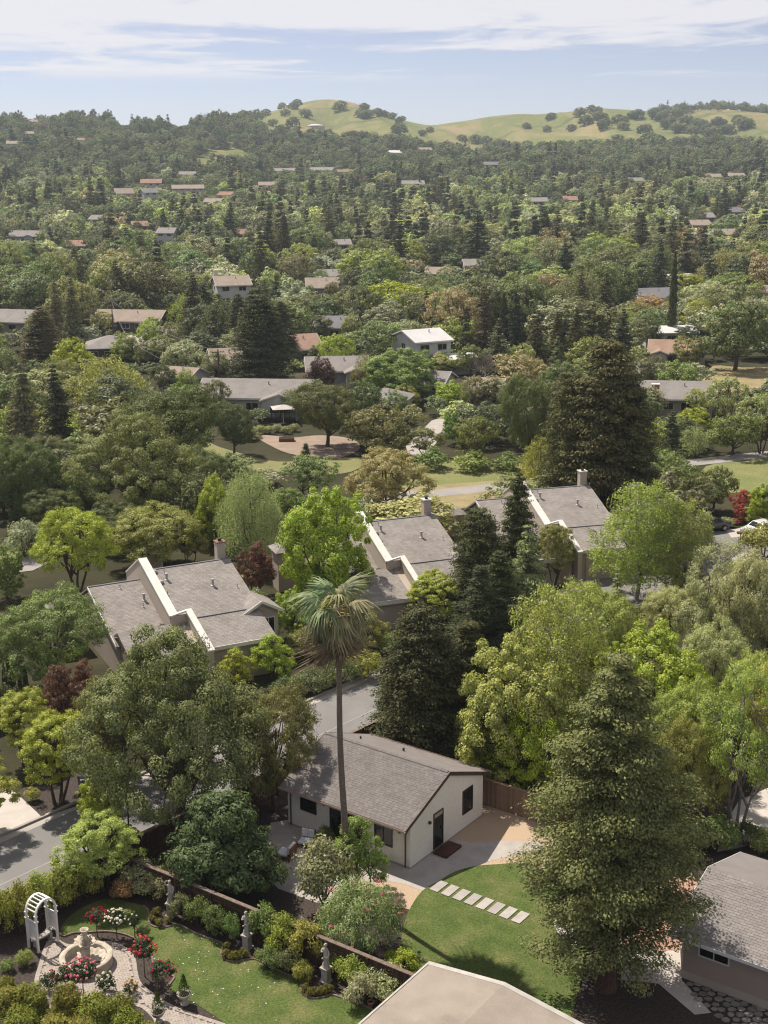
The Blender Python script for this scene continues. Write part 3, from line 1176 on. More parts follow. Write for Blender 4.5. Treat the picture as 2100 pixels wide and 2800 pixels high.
sheet('street', [SF(-40, .9), SF(75, .9), SF(75, ST_W), SF(-40, ST_W)], .004, 'asphalt')
for nm, n0, n1 in (('gutter', ST_W - .55, ST_W - .02), ('gutter', .95, 1.4)):
    sheet(nm, [SF(-40, n0), SF(75, n0), SF(75, n1), SF(-40, n1)], .009, 'concrete')
kb = MB()
kb.add([SF(-40, ST_W), SF(75, ST_W), SF(75, ST_W + .18), SF(-40, ST_W + .18), SF(-40, ST_W, .13), SF(75, ST_W, .13), SF(75, ST_W + .18, .13), SF(-40, ST_W + .18, .13)],
       [(0, 3, 2, 1), (4, 5, 6, 7), (0, 1, 5, 4), (1, 2, 6, 5), (2, 3, 7, 6), (3, 0, 4, 7)])
tag(kb.build('kerb', 'kerb'), kind='structure')
sheet('path', [SF(-40, ST_W + .22), SF(-6, ST_W + .22), SF(-6, ST_W + 1.5), SF(-40, ST_W + 1.5)], .012, 'concrete')
for y0, y1, n0 in ((-40, 75, 2.7), (-40, 75, 3.9)):
    sheet('street_seam', [SF(y0, n0), SF(y1, n0), SF(y1, n0 + .05), SF(y0, n0 + .05)], .0085, 'concrete')
sheet('driveway', [G(*p) for p in ((-60, 2165), (30, 2158), (62, 2185), (112, 2232), (60, 2262), (-60, 2330))], .016, 'concrete_light')
sheet('planting_bed', [G(*p) for p in ((45, 2170), (70, 2150), (240, 2110), (250, 2170), (240, 2195), (115, 2235))], .014, 'mulch')
sheet('parking_court', [G(*p) for p in ((1880, 1600), (1905, 1560), (1925, 1490), (1925, 1450), (1990, 1440), (2040, 1470), (2120, 1500), (2120, 1580), (2000, 1600))], .006, 'asphalt')
sheet('driveway', [G(*p) for p in ((1500, 1625), (1590, 1590), (1640, 1600), (1600, 1650), (1530, 1680))], .010, 'concrete_light')
sheet('driveway', [G(*p) for p in ((1985, 1450), (2050, 1440), (2060, 1465), (2000, 1470))], .012, 'concrete_light')

# soil under the gardens
FC1, FC2 = G(481, 2398, 1.8), G(1137, 2668, 1.8)
FC1.z = FC2.z = 0
FDIR = (FC2 - FC1).normalized()
# corner where the garden fence meets the street fence
_k = (A0 - FC1).dot(ST_N) / FDIR.dot(ST_N)
CORNER = FC1 + FDIR * _k
sheet('garden_soil', [SF(-22, .85), SF((CORNER - A0).dot(ST_T), .85), FC2 + FDIR * 14, Vector((2, 30, 0)), Vector((-30, 34, 0))], .002, 'mulch')
sheet('lot_soil', [CORNER, SF(26, .85), SF(26, .85) + Vector((18, -10, 0)), Vector((34, 62, 0)), Vector((34, 36, 0)), FC2 + FDIR * 14], .001, 'mulch')

lawn_a = ZA((600, 640), (720, 610), (860, 640), (930, 660), (962, 695), (966, 770), (1010, 798), (1060, 800), (1110, 790), (1158, 782), (1250, 830), (1350, 870), (1440, 905), (1432, 965), (1455, 1008), (1520, 1022), (1600, 1008), (1659, 1008))
lawn_a += ZB((90, 1052), (200, 1102), (298, 1140), (286, 1190), (312, 1236), (370, 1260), (440, 1250), (490, 1236), (570, 1262), (640, 1292), (760, 1350), (720, 1600), (-100, 1700))
lawn_a += ZA((1500, 1470), (1280, 1300), (1205, 1262), (1085, 1185), (1128, 1128), (1108, 1108), (1000, 1040), (988, 1000), (972, 958), (928, 910), (868, 870), (800, 842), (700, 826), (600, 829), (480, 836), (415, 856), (385, 838), (420, 760), (500, 690))
LAWN_A = [G(*p) for p in lawn_a]
sheet('lawn', catmull(LAWN_A, 3), .022, 'lawn')
# curved concrete edging of that lawn
edge = catmull([G(*p) for p in lawn_a[3:30]], 4, False)
mb = MB()
for i in range(len(edge) - 1):
    mb.bar(edge[i] + Vector((0, 0, .03)), edge[i + 1] + Vector((0, 0, .03)), .09, .09)
tag(mb.build('lawn_edging', 'fence_cap'), kind='structure')
edge = catmull([G(*p) for p in lawn_a[34:48]], 4, False)
mb = MB()
for i in range(len(edge) - 1):
    mb.bar(edge[i] + Vector((0, 0, .03)), edge[i + 1] + Vector((0, 0, .03)), .09, .09)
tag(mb.build('lawn_edging', 'fence_cap'), kind='structure')

lawn_b = [(1126, 2476), (1147, 2445), (1166, 2428), (1198, 2411), (1244, 2384), (1299, 2369), (1358, 2364), (1420, 2362), (1500, 2385), (1560, 2440), (1590, 2520), (1606, 2600), (1590, 2680), (1560, 2780), (1480, 2860), (1250, 2860), (1150, 2700), (1112, 2640), (1101, 2590), (1098, 2560), (1110, 2510)]
sheet('lawn', catmull([G(*p) for p in lawn_b], 4), .022, 'lawn')
sheet('gravel', [G(*p) for p in ((960, 2420), (1120, 2300), (1290, 2180), (1340, 2165), (1440, 2195), (1530, 2225), (1560, 2330), (1520, 2400), (1380, 2385), (1240, 2400), (1130, 2490), (1060, 2470), (985, 2440))], .006, 'gravel_tan')
walk = ZB((330, 190), (560, 300), (640, 370), (690, 430), (668, 470), (718, 506), (790, 497), (850, 497), (960, 516), (1085, 562), (1105, 542), (1180, 502), (1290, 436), (1420, 402), (1500, 372), (1659, 332), (1850, 300), (1850, 240), (1659, 236), (1480, 236), (1400, 250), (1200, 200), (900, 100), (500, 30), (300, 60))
sheet('walkway', [G(*p) for p in walk], .014, 'concrete')
sheet('patio', [G(*p) for p in ((740, 2250), (800, 2240), (960, 2300), (990, 2350), (950, 2450), (870, 2470), (760, 2430), (700, 2360))], .010, 'concrete')
sheet('brick_paving', [G(*p) for p in ((1640, 2490), (1700, 2410), (1890, 2385), (1920, 2440), (1880, 2560), (1840, 2640), (1740, 2620), (1650, 2590))], .010, 'brick_patio')
sheet('path', [G(*p) for p in ((1500, 2500), (1560, 2470), (1630, 2475), (1640, 2530), (1570, 2590), (1530, 2560))], .026, 'concrete_light')
sheet('path', [G(*p) for p in ((1690, 2600), (1860, 2600), (1864, 2680), (1945, 2770), (1900, 2775), (1800, 2690), (1700, 2680))], .012, 'concrete_light')
sheet('driveway', [G(*p) for p in ((1960, 2330), (1985, 2250), (2020, 2190), (2110, 2150), (2160, 2250), (2110, 2300))], .010, 'concrete_light')

# eight stepping stones across the lawn
Z4 = zp(1120, 2380, .22905)
stones = [((355, 136), (452, 180), (347, 262), (246, 218)), ((485, 188), (585, 235), (490, 308), (384, 268)), ((622, 238), (726, 284), (628, 362), (524, 320)), ((757, 290), (858, 338), (768, 412), (660, 370)), ((897, 340), (998, 384), (905, 466), (800, 424)), ((1032, 394), (1140, 436), (1044, 524), (938, 482)), ((1180, 448), (1270, 500), (1188, 578), (1078, 532))]
ordn = ['first', 'second', 'third', 'fourth', 'fifth', 'sixth', 'seventh', 'eighth', 'ninth', 'tenth', 'eleventh', 'twelfth', 'thirteenth', 'fourteenth', 'fifteenth', 'sixteenth', 'seventeenth', 'eighteenth', 'nineteenth', 'twentieth']
cs = [sum((G(*p) for p in Z4(*s)), Vector()) / 4 for s in stones]
stp = (cs[-1] - cs[0]) / 6
for i in range(8):
    c = cs[0] + stp * i
    t = stp.normalized()
    n = Vector((-t.y, t.x, 0))
    hw, hl = .36 * stp.length, .52
    mb = MB()
    q = [c - t * hw - n * hl, c + t * hw - n * hl, c + t * hw + n * hl, c - t * hw + n * hl]
    mb.prism([Vector((p.x, p.y, .062)) for p in q], .07)
    o = mb.build('stepping_stone', 'stepping')
    tag(o, 'pale square stepping stone in the lawn, %s from the house' % ordn[i], 'stepping stone', 'stepping stones across the lawn')

# ------------------------------------------------------------------ fences
BOARD = MB().box(-.068, .068, -.011, .011, .02, 1.72).mesh('board', 'fence_wood')
BOARD_TAN = MB().box(-.068, .068, -.011, .011, .02, 1.62).mesh('board', 'fence_tan')


def fence(name, a, b, label, board=BOARD, h=1.72, cap='fence_cap', wood='fence_wood', side=1):
    a, b = Vector((a[0], a[1], 0)), Vector((b[0], b[1], 0))
    L = (b - a).length
    ang = math.atan2(b.y - a.y, b.x - a.x)
    f = thing(name, label, 'fence', a, ang)
    n = int(L / .146)
    for i in range(n):
        x = (i + .5) * L / n
        put('board', board, f, (x, random.uniform(-.004, .004), random.uniform(-.015, .01)), (0, random.uniform(-.006, .006), 0))
    m = max(2, int(round(L / 2.4)))
    for i in range(m + 1):
        x = i * L / m
        MB().box(x - .05, x + .05, side * .02, side * .12, 0, h + .03).build('post', wood, f)
    for z in (.35, h - .3):
        MB().box(0, L, side * .0115, side * .05, z - .045, z + .045).build('rail', wood, f)
    MB().box(-.05, L + .05, -.09, .13, h + .032, h + .075).build('cap', cap, f)
    return f


t_c = (CORNER - A0).dot(ST_T)
fence('wooden_fence', SF(t_c, 0), SF(27, 0), 'tall dark brown board fence running along the street behind the white house', side=-1)
fence('wooden_fence', SF(-20, 0), SF(t_c - .1, 0), 'dark board fence behind the clipped hedge of the rose garden', side=-1)
fence('wooden_fence', CORNER + FDIR * .1, FC2 + FDIR * 4.5, 'reddish brown board fence with grey cap between the rose garden and the white house', side=-1)
F3a, F3b = G(1322, 2200), G(1420, 2232)
F3d = (F3b - F3a).normalized()
fence('wooden_fence', F3a - F3d * 1.5, F3a + F3d * 9, 'weathered tan board fence at the gravel corner right of the white house', BOARD_TAN, 1.62, 'fence_tan', 'fence_tan')

# ------------------------------------------------------------------ the white house
WH_W, WH_L, WH_H, WH_P, WH_OE, WH_OG = 7.19, 8.43, 2.67, .403, .60, .09
WH_ANG = 2.5098 - math.pi / 2
wh = thing('white_house', 'white stucco gabled house with brown shingle roof and black windows behind the palm', 'house', (1.31, 62.7, 0), WH_ANG)
apex = WH_H + WH_P * WH_W / 2
mb = MB()
prof = [(0, 0), (WH_W, 0), (WH_W, WH_H), (WH_W / 2, apex), (0, WH_H)]
mb.add([(x, 0, z) for x, z in prof] + [(x, WH_L, z) for x, z in prof], [(0, 1, 2, 3, 4), (9, 8, 7, 6, 5)] + [(i, i + 5, (i + 1) % 5 + 5, (i + 1) % 5) for i in range(5)])
wall = mb.build('wall', 'stucco', wh)
MB().box(-.012, WH_W + .012, -.012, WH_L + .012, 0, .10).build('plinth', 'concrete', wh)


def slab(x0, z0, x1, z1, y0, y1, t):
    """roof slab between two eave-parallel edges"""
    return MB().add([(x0, y0, z0), (x1, y0, z1), (x1, y1, z1), (x0, y1, z0), (x0, y0, z0 - t), (x1, y0, z1 - t), (x1, y1, z1 - t), (x0, y1, z0 - t)],
                    [(0, 1, 2, 3), (7, 6, 5, 4), (0, 4, 5, 1), (1, 5, 6, 2), (2, 6, 7, 3), (3, 7, 4, 0)])


def gable_roof(root, W, L, H, P, oe, og, mat, t=.11, zoff=.12, fascia='fascia_brown', shingles=None, rise_x=None):
    xr = W / 2
    zr = H + P * W / 2 + zoff
    ze = H - P * oe + zoff
    rf = slab(-oe, ze, xr, zr, -og, L + og, t).build('roof', mat, root)
    rb = slab(W + oe, ze, xr, zr, L + og, -og, t).build('roof', mat, root)
    for yy, d in ((-og, -1), (L + og, 1)):
        for sx in (-1, 1):
            xe = -oe if sx < 0 else W + oe
            b = MB()
            b.add([(xe, yy + d * .002, ze - .22), (xr, yy + d * .002, zr - .22), (xr, yy + d * .002, zr + .015), (xe, yy + d * .002, ze + .015),
                   (xe, yy + d * .035, ze - .22), (xr, yy + d * .035, zr - .22), (xr, yy + d * .035, zr + .015), (xe, yy + d * .035, ze + .015)],
                  [(0, 1, 2, 3), (7, 6, 5, 4), (0, 4, 5, 1), (1, 5, 6, 2), (2, 6, 7, 3), (3, 7, 4, 0)])
            b.build('rake_board', fascia, root)
    return rf, rb, xr, zr, ze


rf, rb, xr, zr, ze = gable_roof(wh, WH_W, WH_L, WH_H, WH_P, WH_OE, WH_OG, 'roof_shingle')


def shingle_field(roof, root_name, x0, z0, x1, z1, y0, y1, mat, expo=.150, tabw=.31, limit=300, seed=3, near='low'):
    """laid shingle tabs on a roof plane: the nearest ones as single parts, the rest joined"""
    rng = random.Random(seed)
    dx, dz = x1 - x0, z1 - z0
    sl = math.hypot(dx, dz)
    ux, uz = dx / sl, dz / sl
    nx, nz = (-uz, ux) if ux > 0 else (uz, -ux)
    ang = math.atan2(uz, ux)
    half = MB()
    th = .011
    # tab lying in local x (up-slope) and y (along the eave); lower edge thicker
    half.add([(0, .006, 0), (expo * 1.25, .006, 0), (expo * 1.25, tabw - .006, 0), (0, tabw - .006, 0), (0, .006, th), (expo * 1.25, .006, .003), (expo * 1.25, tabw - .006, .003), (0, tabw - .006, th)],
             [(4, 5, 6, 7), (0, 1, 5, 4), (1, 2, 6, 5), (2, 3, 7, 6), (3, 0, 4, 7)])
    me = half.mesh('shingle', mat)
    rest = MB()
    n = int(sl / expo)
    cnt = 0
    for i in range(n):
        off = rng.choice((0, .5, .25, .75)) * tabw
        m = int((y1 - y0) / tabw) + 1
        for j in range(m):
            ya = y0 + j * tabw + off - tabw
            if ya < y0 - .05 or ya + tabw > y1 + .05:
                continue
            lift = .003 + rng.uniform(0, .006)
            px, pz = x0 + ux * i * expo + nx * lift, z0 + uz * i * expo + nz * lift
            if cnt < limit:
                o = put('shingle', me, roof, (px, ya, pz), (0, -ang, 0))
                cnt += 1
            else:
                c, s = math.cos(ang), math.sin(ang)
                rest.add([(px + a * c - b * s, ya + y, pz + a * s + b * c) for a, y, b in half.v], half.f)
    tag(rest.build('shingles', mat, roof), kind='stuff')


shingle_field(rf, 'white_house', -WH_OE, ze, xr, zr, -WH_OG, WH_L + WH_OG, 'roof_shingle')
# ridge cap shingles
CAP = MB().add([(-.13, 0, -.05), (0, 0, .012), (.13, 0, -.05), (-.13, .26, -.035), (0, .26, .03), (.13, .26, -.035)], [(0, 3, 4, 1), (1, 4, 5, 2), (0, 1, 2)]).mesh('ridge_cap', 'roof_shingle')
for i in range(int(WH_L / .2)):
    put('ridge_cap', CAP, wh, (xr, i * .2, zr + .035))
# gutters and downspouts
for xe, nm in ((-WH_OE - .06, 0), (WH_W + WH_OE + .06, 1)):
    g = MB()
    pr = [(-.065, .07), (-.065, -.02), (-.04, -.06), (.04, -.06), (.065, -.02), (.065, .07), (.052, .07), (.052, -.012), (-.052, -.012), (-.052, .07)]
    y0, y1 = -WH_OG - .03, WH_L + WH_OG + .03
    g.add([(xe + a, y0, ze - .06 + b) for a, b in pr] + [(xe + a, y1, ze - .06 + b) for a, b in pr], [(i, (i + 1) % 10, (i + 1) % 10 + 10, i + 10) for i in range(10)] + [tuple(range(10))[::-1], tuple(range(10, 20))])
    g.build('gutter', 'gutter', wh)
for y in (.28, WH_L - .25):
    MB().tube([(-WH_OE - .06, y, ze - .10), (-WH_OE - .06, y, ze - .2), (-.07, y, ze - .42), (-.07, y, .05)], .038, 8).build('downspout', 'fascia_brown', wh)
MB().tube([(5.2, 7.2, 3.2), (5.2, 7.2, 3.75)], .055, 8).build('roof_vent', 'bronze', wh)
MB().tube([(5.6, 4.4, 3.05), (5.6, 4.4, 3.62)], .065, 8).build('roof_vent', 'bronze', wh)
MB().box(5.0, 5.4, 7.0, 7.4, 3.45, 3.5)


def window(root, axis, at, a0, a1, z0, z1, sgn, frame='bronze', fw=.06, proud=.05, glass='glass', mull=0, name='window'):
    """framed pane on a wall plane. axis 'x': wall is the plane x=at, window runs along y; sgn = outward side"""
    def bx(p0, p1, q0, q1, r0, r1):
        return (p0, p1, q0, q1, r0, r1) if axis == 'x' else (q0, q1, p0, p1, r0, r1)
    o0, o1 = sorted((at, at + sgn * proud))
    fr = MB()
    fr.box(*bx(o0, o1, a0, a1, z0, z0 + fw)).box(*bx(o0, o1, a0, a1, z1 - fw, z1))
    fr.box(*bx(o0, o1, a0, a0 + fw, z0 + fw, z1 - fw)).box(*bx(o0, o1, a1 - fw, a1, z0 + fw, z1 - fw))
    w = fr.build(name, frame, root)
    g0, g1 = sorted((at, at + sgn * proud * .35))
    k = mull + 1
    for i in range(k):
        c0 = a0 + fw + (a1 - a0 - 2 * fw) * i / k
        c1 = a0 + fw + (a1 - a0 - 2 * fw) * (i + 1) / k
        MB().box(*bx(g0, g1, c0 + .002, c1 - .002, z0 + fw, z1 - fw)).build('pane', glass, w)
        if i:
            MB().box(*bx(o0, o1, c0 - fw * .4, c0 + fw * .4, z0 + fw, z1 - fw)).build('mullion', frame, w)
    return w


window(wh, 'y', 0, 5.05, 6.08, .95, 2.42, -1)
dr = window(wh, 'y', 0, 2.16, 3.10, .16, 2.28, -1, fw=.07, name='door')
MB().box(2.23, 3.03, -.028, -.018, 1.98, 2.2).build('transom', 'gravel_tan', dr)
MB().box(2.94, 2.97, -.09, -.05, 1.05, 1.25).build('handle', 'bronze', dr)
window(wh, 'x', 0, 6.35, 7.5, 1.2, 2.32, -1, mull=1)
window(wh, 'x', 0, 3.05, 5.4, .1, 2.3, -1, fw=.08, mull=2, name='sliding_door')
window(wh, 'x', 0, 1.15, 2.35, .9, 2.25, -1, mull=1)
lampm = MB()
lampm.lathe([(.03, 0), (.085, .04), (.085, .16), (.03, .2)], 6)
lo = lampm.build('wall_lamp', 'bronze', wh)
lo.location = (1.72, -.09, 1.9)
lm2 = MB()
lm2.lathe([(.03, 0), (.07, .04), (.07, .16), (.03, .2)], 6)
lo = lm2.build('wall_lamp', 'bronze', wh)
lo.location = (-.08, 5.75, 1.95)
# red deck step at the door
ds = thing('deck_step', 'low dark red wooden deck step at the white house side door', 'step', wh.matrix_basis @ Vector((1.95, -.06, 0)), WH_ANG)
for i in range(7):
    MB().box(0, 1.55, -.06 - .125 * (i + 1) + .006, -.06 - .125 * i, .11, .15).build('plank', 'deck_red', ds)
MB().box(.03, 1.52, -.93, -.08, .02, .108).build('frame', 'deck_red', ds)

# lounge seats on the shaded patio


def lounge(px, py, rot, label):
    r = thing('lounge_chair', label, 'chair', G(px, py, .012), rot, 'white cushioned lounge chairs on the patio')
    for sx in (-1, 1):
        MB().box(sx * .42 - .035, sx * .42 + .035, -.4, .42, .24, .30).build('arm_rail', 'teak', r)
        for sy in (-.36, .36):
            MB().box(sx * .42 - .03, sx * .42 + .03, sy - .03, sy + .03, 0, .24).build('leg', 'teak', r)
    MB().box(-.385, .385, -.4, .42, .19, .24).build('seat_frame', 'teak', r)
    MB().box(-.40, .40, .425, .475, .24, .80).build('back_frame', 'teak', r)
    c = MB()
    c.box(-.38, .38, -.40, .22, .245, .40)
    o = c.build('seat_cushion', 'cushion', r)
    bv = o.modifiers.new('b', 'BEVEL')
    bv.width, bv.segments = .05, 3
    for sx in (-1, 1):
        c = MB().box(sx * .19 - .185, sx * .19 + .185, -.08, .08, -.22, .22)
        o = c.build('back_cushion', 'cushion', r)
        o.location = (0, .31, .62)
        o.rotation_euler = (-.22, 0, 0)
        bv = o.modifiers.new('b', 'BEVEL')
        bv.width, bv.segments = .05, 3


lounge(782, 2345, R(250), 'white cushioned lounge chair half hidden under the dark tree')
lounge(838, 2312, R(-18), 'white cushioned lounge chair with wooden back against the house patio')

# ------------------------------------------------------------------ grey roofed house at the right edge
RH_ANG = R(-36)
rh_t, rh_n = Vector((math.cos(RH_ANG), math.sin(RH_ANG), 0)), Vector((-math.sin(RH_ANG), math.cos(RH_ANG), 0))
rh_c = G(1861, 2671)
rh = thing('grey_house', 'beige house with grey shingle gable roof at the right edge', 'house', rh_c, RH_ANG)
RW_, RL_, RHH, RP = 8.0, 12.0, 2.32, .285
# local x along the eave, y towards the back
hw = RW_ / 2
zr2 = RHH + RP * hw + .12
prof = [(0, 0), (RW_, 0), (RW_, RHH), (hw, RHH + RP * hw), (0, RHH)]
mb = MB()
mb.add([(0, y, z) for y, z in prof] + [(RL_, y, z) for y, z in prof], [(4, 3, 2, 1, 0), (5, 6, 7, 8, 9)] + [(i, (i + 1) % 5, (i + 1) % 5 + 5, i + 5) for i in range(5)])
mb.build('wall', 'siding_tan', rh)
MB().box(-.02, RL_ + .02, -.025, 0, 0, .42).build('base_band', 'siding_beige', rh)
MB().box(-.012, .06, -.035, -.026, .42, RHH - .1).build('corner_trim', 'trim_white', rh)
oe, og = .42, .55
ze2 = RHH - RP * oe + .12


def slab_y(y0, z0, y1, z1, x0, x1, t):
    return MB().add([(x0, y0, z0), (x1, y0, z0), (x1, y1, z1), (x0, y1, z1), (x0, y0, z0 - t), (x1, y0, z0 - t), (x1, y1, z1 - t), (x0, y1, z1 - t)],
                    [(0, 1, 2, 3), (7, 6, 5, 4), (0, 4, 5, 1), (1, 5, 6, 2), (2, 6, 7, 3), (3, 7, 4, 0)])


rfr = slab_y(-oe, ze2, hw, zr2, -og, RL_, .11).build('roof', 'roof_shingle_grey', rh)
rbk = slab_y(RW_ + oe, ze2, hw, zr2, RL_, -og, .11).build('roof', 'roof_shingle_grey', rh)
MB().box(-og, RL_, -oe - .035, -oe - .004, ze2 - .16, ze2 + .01).build('fascia', 'white_paint', rh)
for s_, e0 in ((0, -oe), (1, RW_ + oe)):
    MB().add([(-og - .03, e0, ze2 - .2), (-og - .03, hw, zr2 - .2), (-og - .03, hw, zr2 + .012), (-og - .03, e0, ze2 + .012), (-og - .002, e0, ze2 - .2), (-og - .002, hw, zr2 - .2), (-og - .002, hw, zr2 + .012), (-og - .002, e0, ze2 + .012)],
             [(0, 1, 2, 3), (7, 6, 5, 4), (0, 4, 5, 1), (1, 5, 6, 2), (2, 6, 7, 3), (3, 7, 4, 0)]).build('rake_board', 'trim_white', rh)
# shingles on the near slope (up-slope runs along local y here)
rng_ = random.Random(9)
sl = math.hypot(hw + oe, zr2 - ze2)
uy, uz = (hw + oe) / sl, (zr2 - ze2) / sl
ang = math.atan2(uz, uy)
ex, tw = .155, .33
hm = MB().add([(.006, 0, 0), (tw - .006, 0, 0), (tw - .006, ex * 1.25, 0), (.006, ex * 1.25, 0), (.006, 0, .016), (tw - .006, 0, .016), (tw - .006, ex * 1.25, .003), (.006, ex * 1.25, .003)], [(4, 5, 6, 7), (0, 1, 5, 4), (1, 2, 6, 5), (2, 3, 7, 6), (3, 0, 4, 7)])
sme = hm.mesh('shingle', 'roof_shingle_grey')
rest = MB()
k_ = 0
for i in range(int(sl / ex)):
    off = (i % 2) * .5 * tw + rng_.uniform(-.02, .02)
    for j in range(-1, 17):
        xa = -og + j * tw + off
        if xa < -og - .04 or xa + tw > RL_:
            continue
        lift = .003 + rng_.uniform(0, .007)
        py_, pz_ = -oe + uy * i * ex - uz * lift, ze2 + uz * i * ex + uy * lift
        if k_ < 300:
            put('shingle', sme, rfr, (xa, py_, pz_), (ang, 0, 0))
            k_ += 1
        else:
            c, s = math.cos(ang), math.sin(ang)
            rest.add([(xa + a, py_ + b * c - d * s, pz_ + b * s + d * c) for a, b, d in hm.v], hm.f)
tag(rest.build('shingles', 'roof_shingle_grey', rfr), kind='stuff')
window(rh, 'y', 0, .78, 2.25, 1.45, 2.0, -1, frame='trim_white', fw=.06, proud=.06, mull=1)

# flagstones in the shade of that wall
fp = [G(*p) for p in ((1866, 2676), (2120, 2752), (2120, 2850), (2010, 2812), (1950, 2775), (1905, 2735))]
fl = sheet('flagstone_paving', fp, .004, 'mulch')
rng_ = random.Random(4)
fx0, fx1 = min(p.x for p in fp), max(p.x for p in fp)
fy0, fy1 = min(p.y for p in fp), max(p.y for p in fp)
yy = fy0
k_ = 0
while yy < fy1:
    xx = fx0 + (k_ % 2) * .22
    while xx < fx1:
        cxx, cyy = xx + rng_.uniform(-.06, .06), yy + rng_.uniform(-.05, .05)
        if inpoly(cxx, cyy, fp):
            nn = rng_.choice((5, 6, 7))
            rr = rng_.uniform(.15, .21)
            a0 = rng_.uniform(0, 6)
            q = [(cxx + rr * 1.15 * rng_.uniform(.8, 1.1) * math.cos(a0 + 6.283 * i / nn), cyy + rr * rng_.uniform(.8, 1.1) * math.sin(a0 + 6.283 * i / nn), .03) for i in range(nn)]
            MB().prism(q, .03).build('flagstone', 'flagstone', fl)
        xx += .43
    yy += .37
    k_ += 1

# ------------------------------------------------------------------ gravel roof in the foreground
gz = 3.3
g0 = G(1175, 2634, gz)
g1 = G(987, 2800, gz)
gt = (g1 - g0).normalized()          # along the eave, towards the camera
gn = Vector((-gt.y, gt.x, 0))        # across, to the right
if gn.x < 0:
    gn = -gn
best = min((abs((G(1379, 2690, z) - g0).dot(gt)), z) for z in [gz + .05 * i for i in range(0, 40)])
grz = best[1]
gw = (G(1379, 2690, grz) - g0).dot(gn)
gh = thing('gravel_roof_house', 'house with pale gravel low gable roof and white metal edge at the bottom', 'house', (g0.x, g0.y, 0), math.atan2(gn.y, gn.x))
# local x across (gn), local y = away from camera along the eave => -gt is +y
GL = 11.0
mb = MB()
for x0, z0, x1, z1 in ((0, gz, gw, grz), (gw, grz, 2 * gw, gz)):
    slabv = [(x0, 0, z0), (x0, -GL, z0), (x1, -GL, z1), (x1, 0, z1)]
    b = MB().prism([slabv[1], slabv[2], slabv[3], slabv[0]], .14)
    b.build('roof', 'roof_gravel', gh)
for x0, z0, x1, z1 in ((0, gz, gw, grz), (gw, grz, 2 * gw, gz)):
    b = MB()
    b.add([(x0, 0, z0 - .18), (x1, 0, z1 - .18), (x1, 0, z1 + .05), (x0, 0, z0 + .05), (x0, .10, z0 - .18), (x1, .10, z1 - .18), (x1, .10, z1 + .035), (x0, .10, z0 + .035),
           (x0, -.12, z0 + .012), (x1, -.12, z1 + .012)],
          [(0, 4, 5, 1), (4, 7, 6, 5), (7, 3, 2, 6), (3, 8, 9, 2), (0, 1, 9, 8), (0, 8, 3, 7, 4), (1, 5, 6, 2, 9)])
    b.build('metal_edge', 'trim_edge', gh)
MB().box(-.09, -.002, -GL, .1, gz - .18, gz + .03).build('metal_edge', 'trim_edge', gh)
MB().add([(.5, -.5, 0), (2 * gw - .5, -.5, 0), (2 * gw - .5, -GL, 0), (.5, -GL, 0), (.5, -.5, gz - .1), (2 * gw - .5, -.5, gz - .1), (2 * gw - .5, -GL, gz - .1), (.5, -GL, gz - .1)],
         [(0, 3, 2, 1), (4, 5, 6, 7), (0, 1, 5, 4), (1, 2, 6, 5), (2, 3, 7, 6), (3, 0, 4, 7)]).build('wall', 'siding_tan', gh)

# ------------------------------------------------------------------ rose garden: herringbone patio
pat = ZA((345, 862), (430, 905), (480, 905), (560, 893), (640, 888), (720, 893), (800, 918), (850, 958), (882, 1010), (892, 1080), (912, 1150), (962, 1200), (1060, 1268), (1150, 1318), (1300, 1370), (1500, 1440), (1700, 1560), (1200, 1640), (1060, 1500), (980, 1380), (880, 1310), (700, 1330), (450, 1360), (300, 1310), (240, 1200), (222, 1140), (250, 1040), (268, 975), (300, 900))
PAT = catmull([G(*p) for p in pat], 3)
po = sheet('patio', PAT, .010, 'paver_joint')
_ctr = sum(PAT, Vector()) / len(PAT)


def inset(poly, d):
    out = []
    area = sum(poly[i].x * poly[(i + 1) % len(poly)].y - poly[(i + 1) % len(poly)].x * poly[i].y for i in range(len(poly)))
    sg = 1 if area > 0 else -1
    for i in range(len(poly)):
        t = (poly[(i + 1) % len(poly)] - poly[i - 1])
        n_ = Vector((-t.y, t.x, 0)).normalized() * sg
        out.append(poly[i] + n_ * d)
    return out


PAT_IN = inset(PAT, .27)
_pa, _pb = inset(PAT, .01), inset(PAT, .21)
for i in range(len(PAT)):          # border course of larger pavers
    j = (i + 1) % len(PAT)
    L_ = (PAT[j] - PAT[i]).length
    if PX(PAT[i])[1] > 2830:
        continue
    m_ = max(1, int(round(L_ / .16)))
    for k in range(m_):
        a_, b_ = (k + .03) / m_, (k + .97) / m_
        q_ = [_pa[i].lerp(_pa[j], a_), _pa[i].lerp(_pa[j], b_), _pb[i].lerp(_pb[j], b_), _pb[i].lerp(_pb[j], a_)]
        MB().prism([Vector((p_.x, p_.y, .044 + random.uniform(-.003, .003))) for p_ in q_], .035).build('border_paver', 'paver', po)
fc = G(*ZA((562, 1040))[0])
un = .128
ca, sa = math.cos(R(20)), math.sin(R(20))
bk_h = MB().box(.004, 2 * un - .004, .004, un - .004, -.03, 0).mesh('paver', 'paver')
bk_v = MB().box(.004, un - .004, .004, 2 * un - .004, -.03, 0).mesh('paver', 'paver')
cells = []
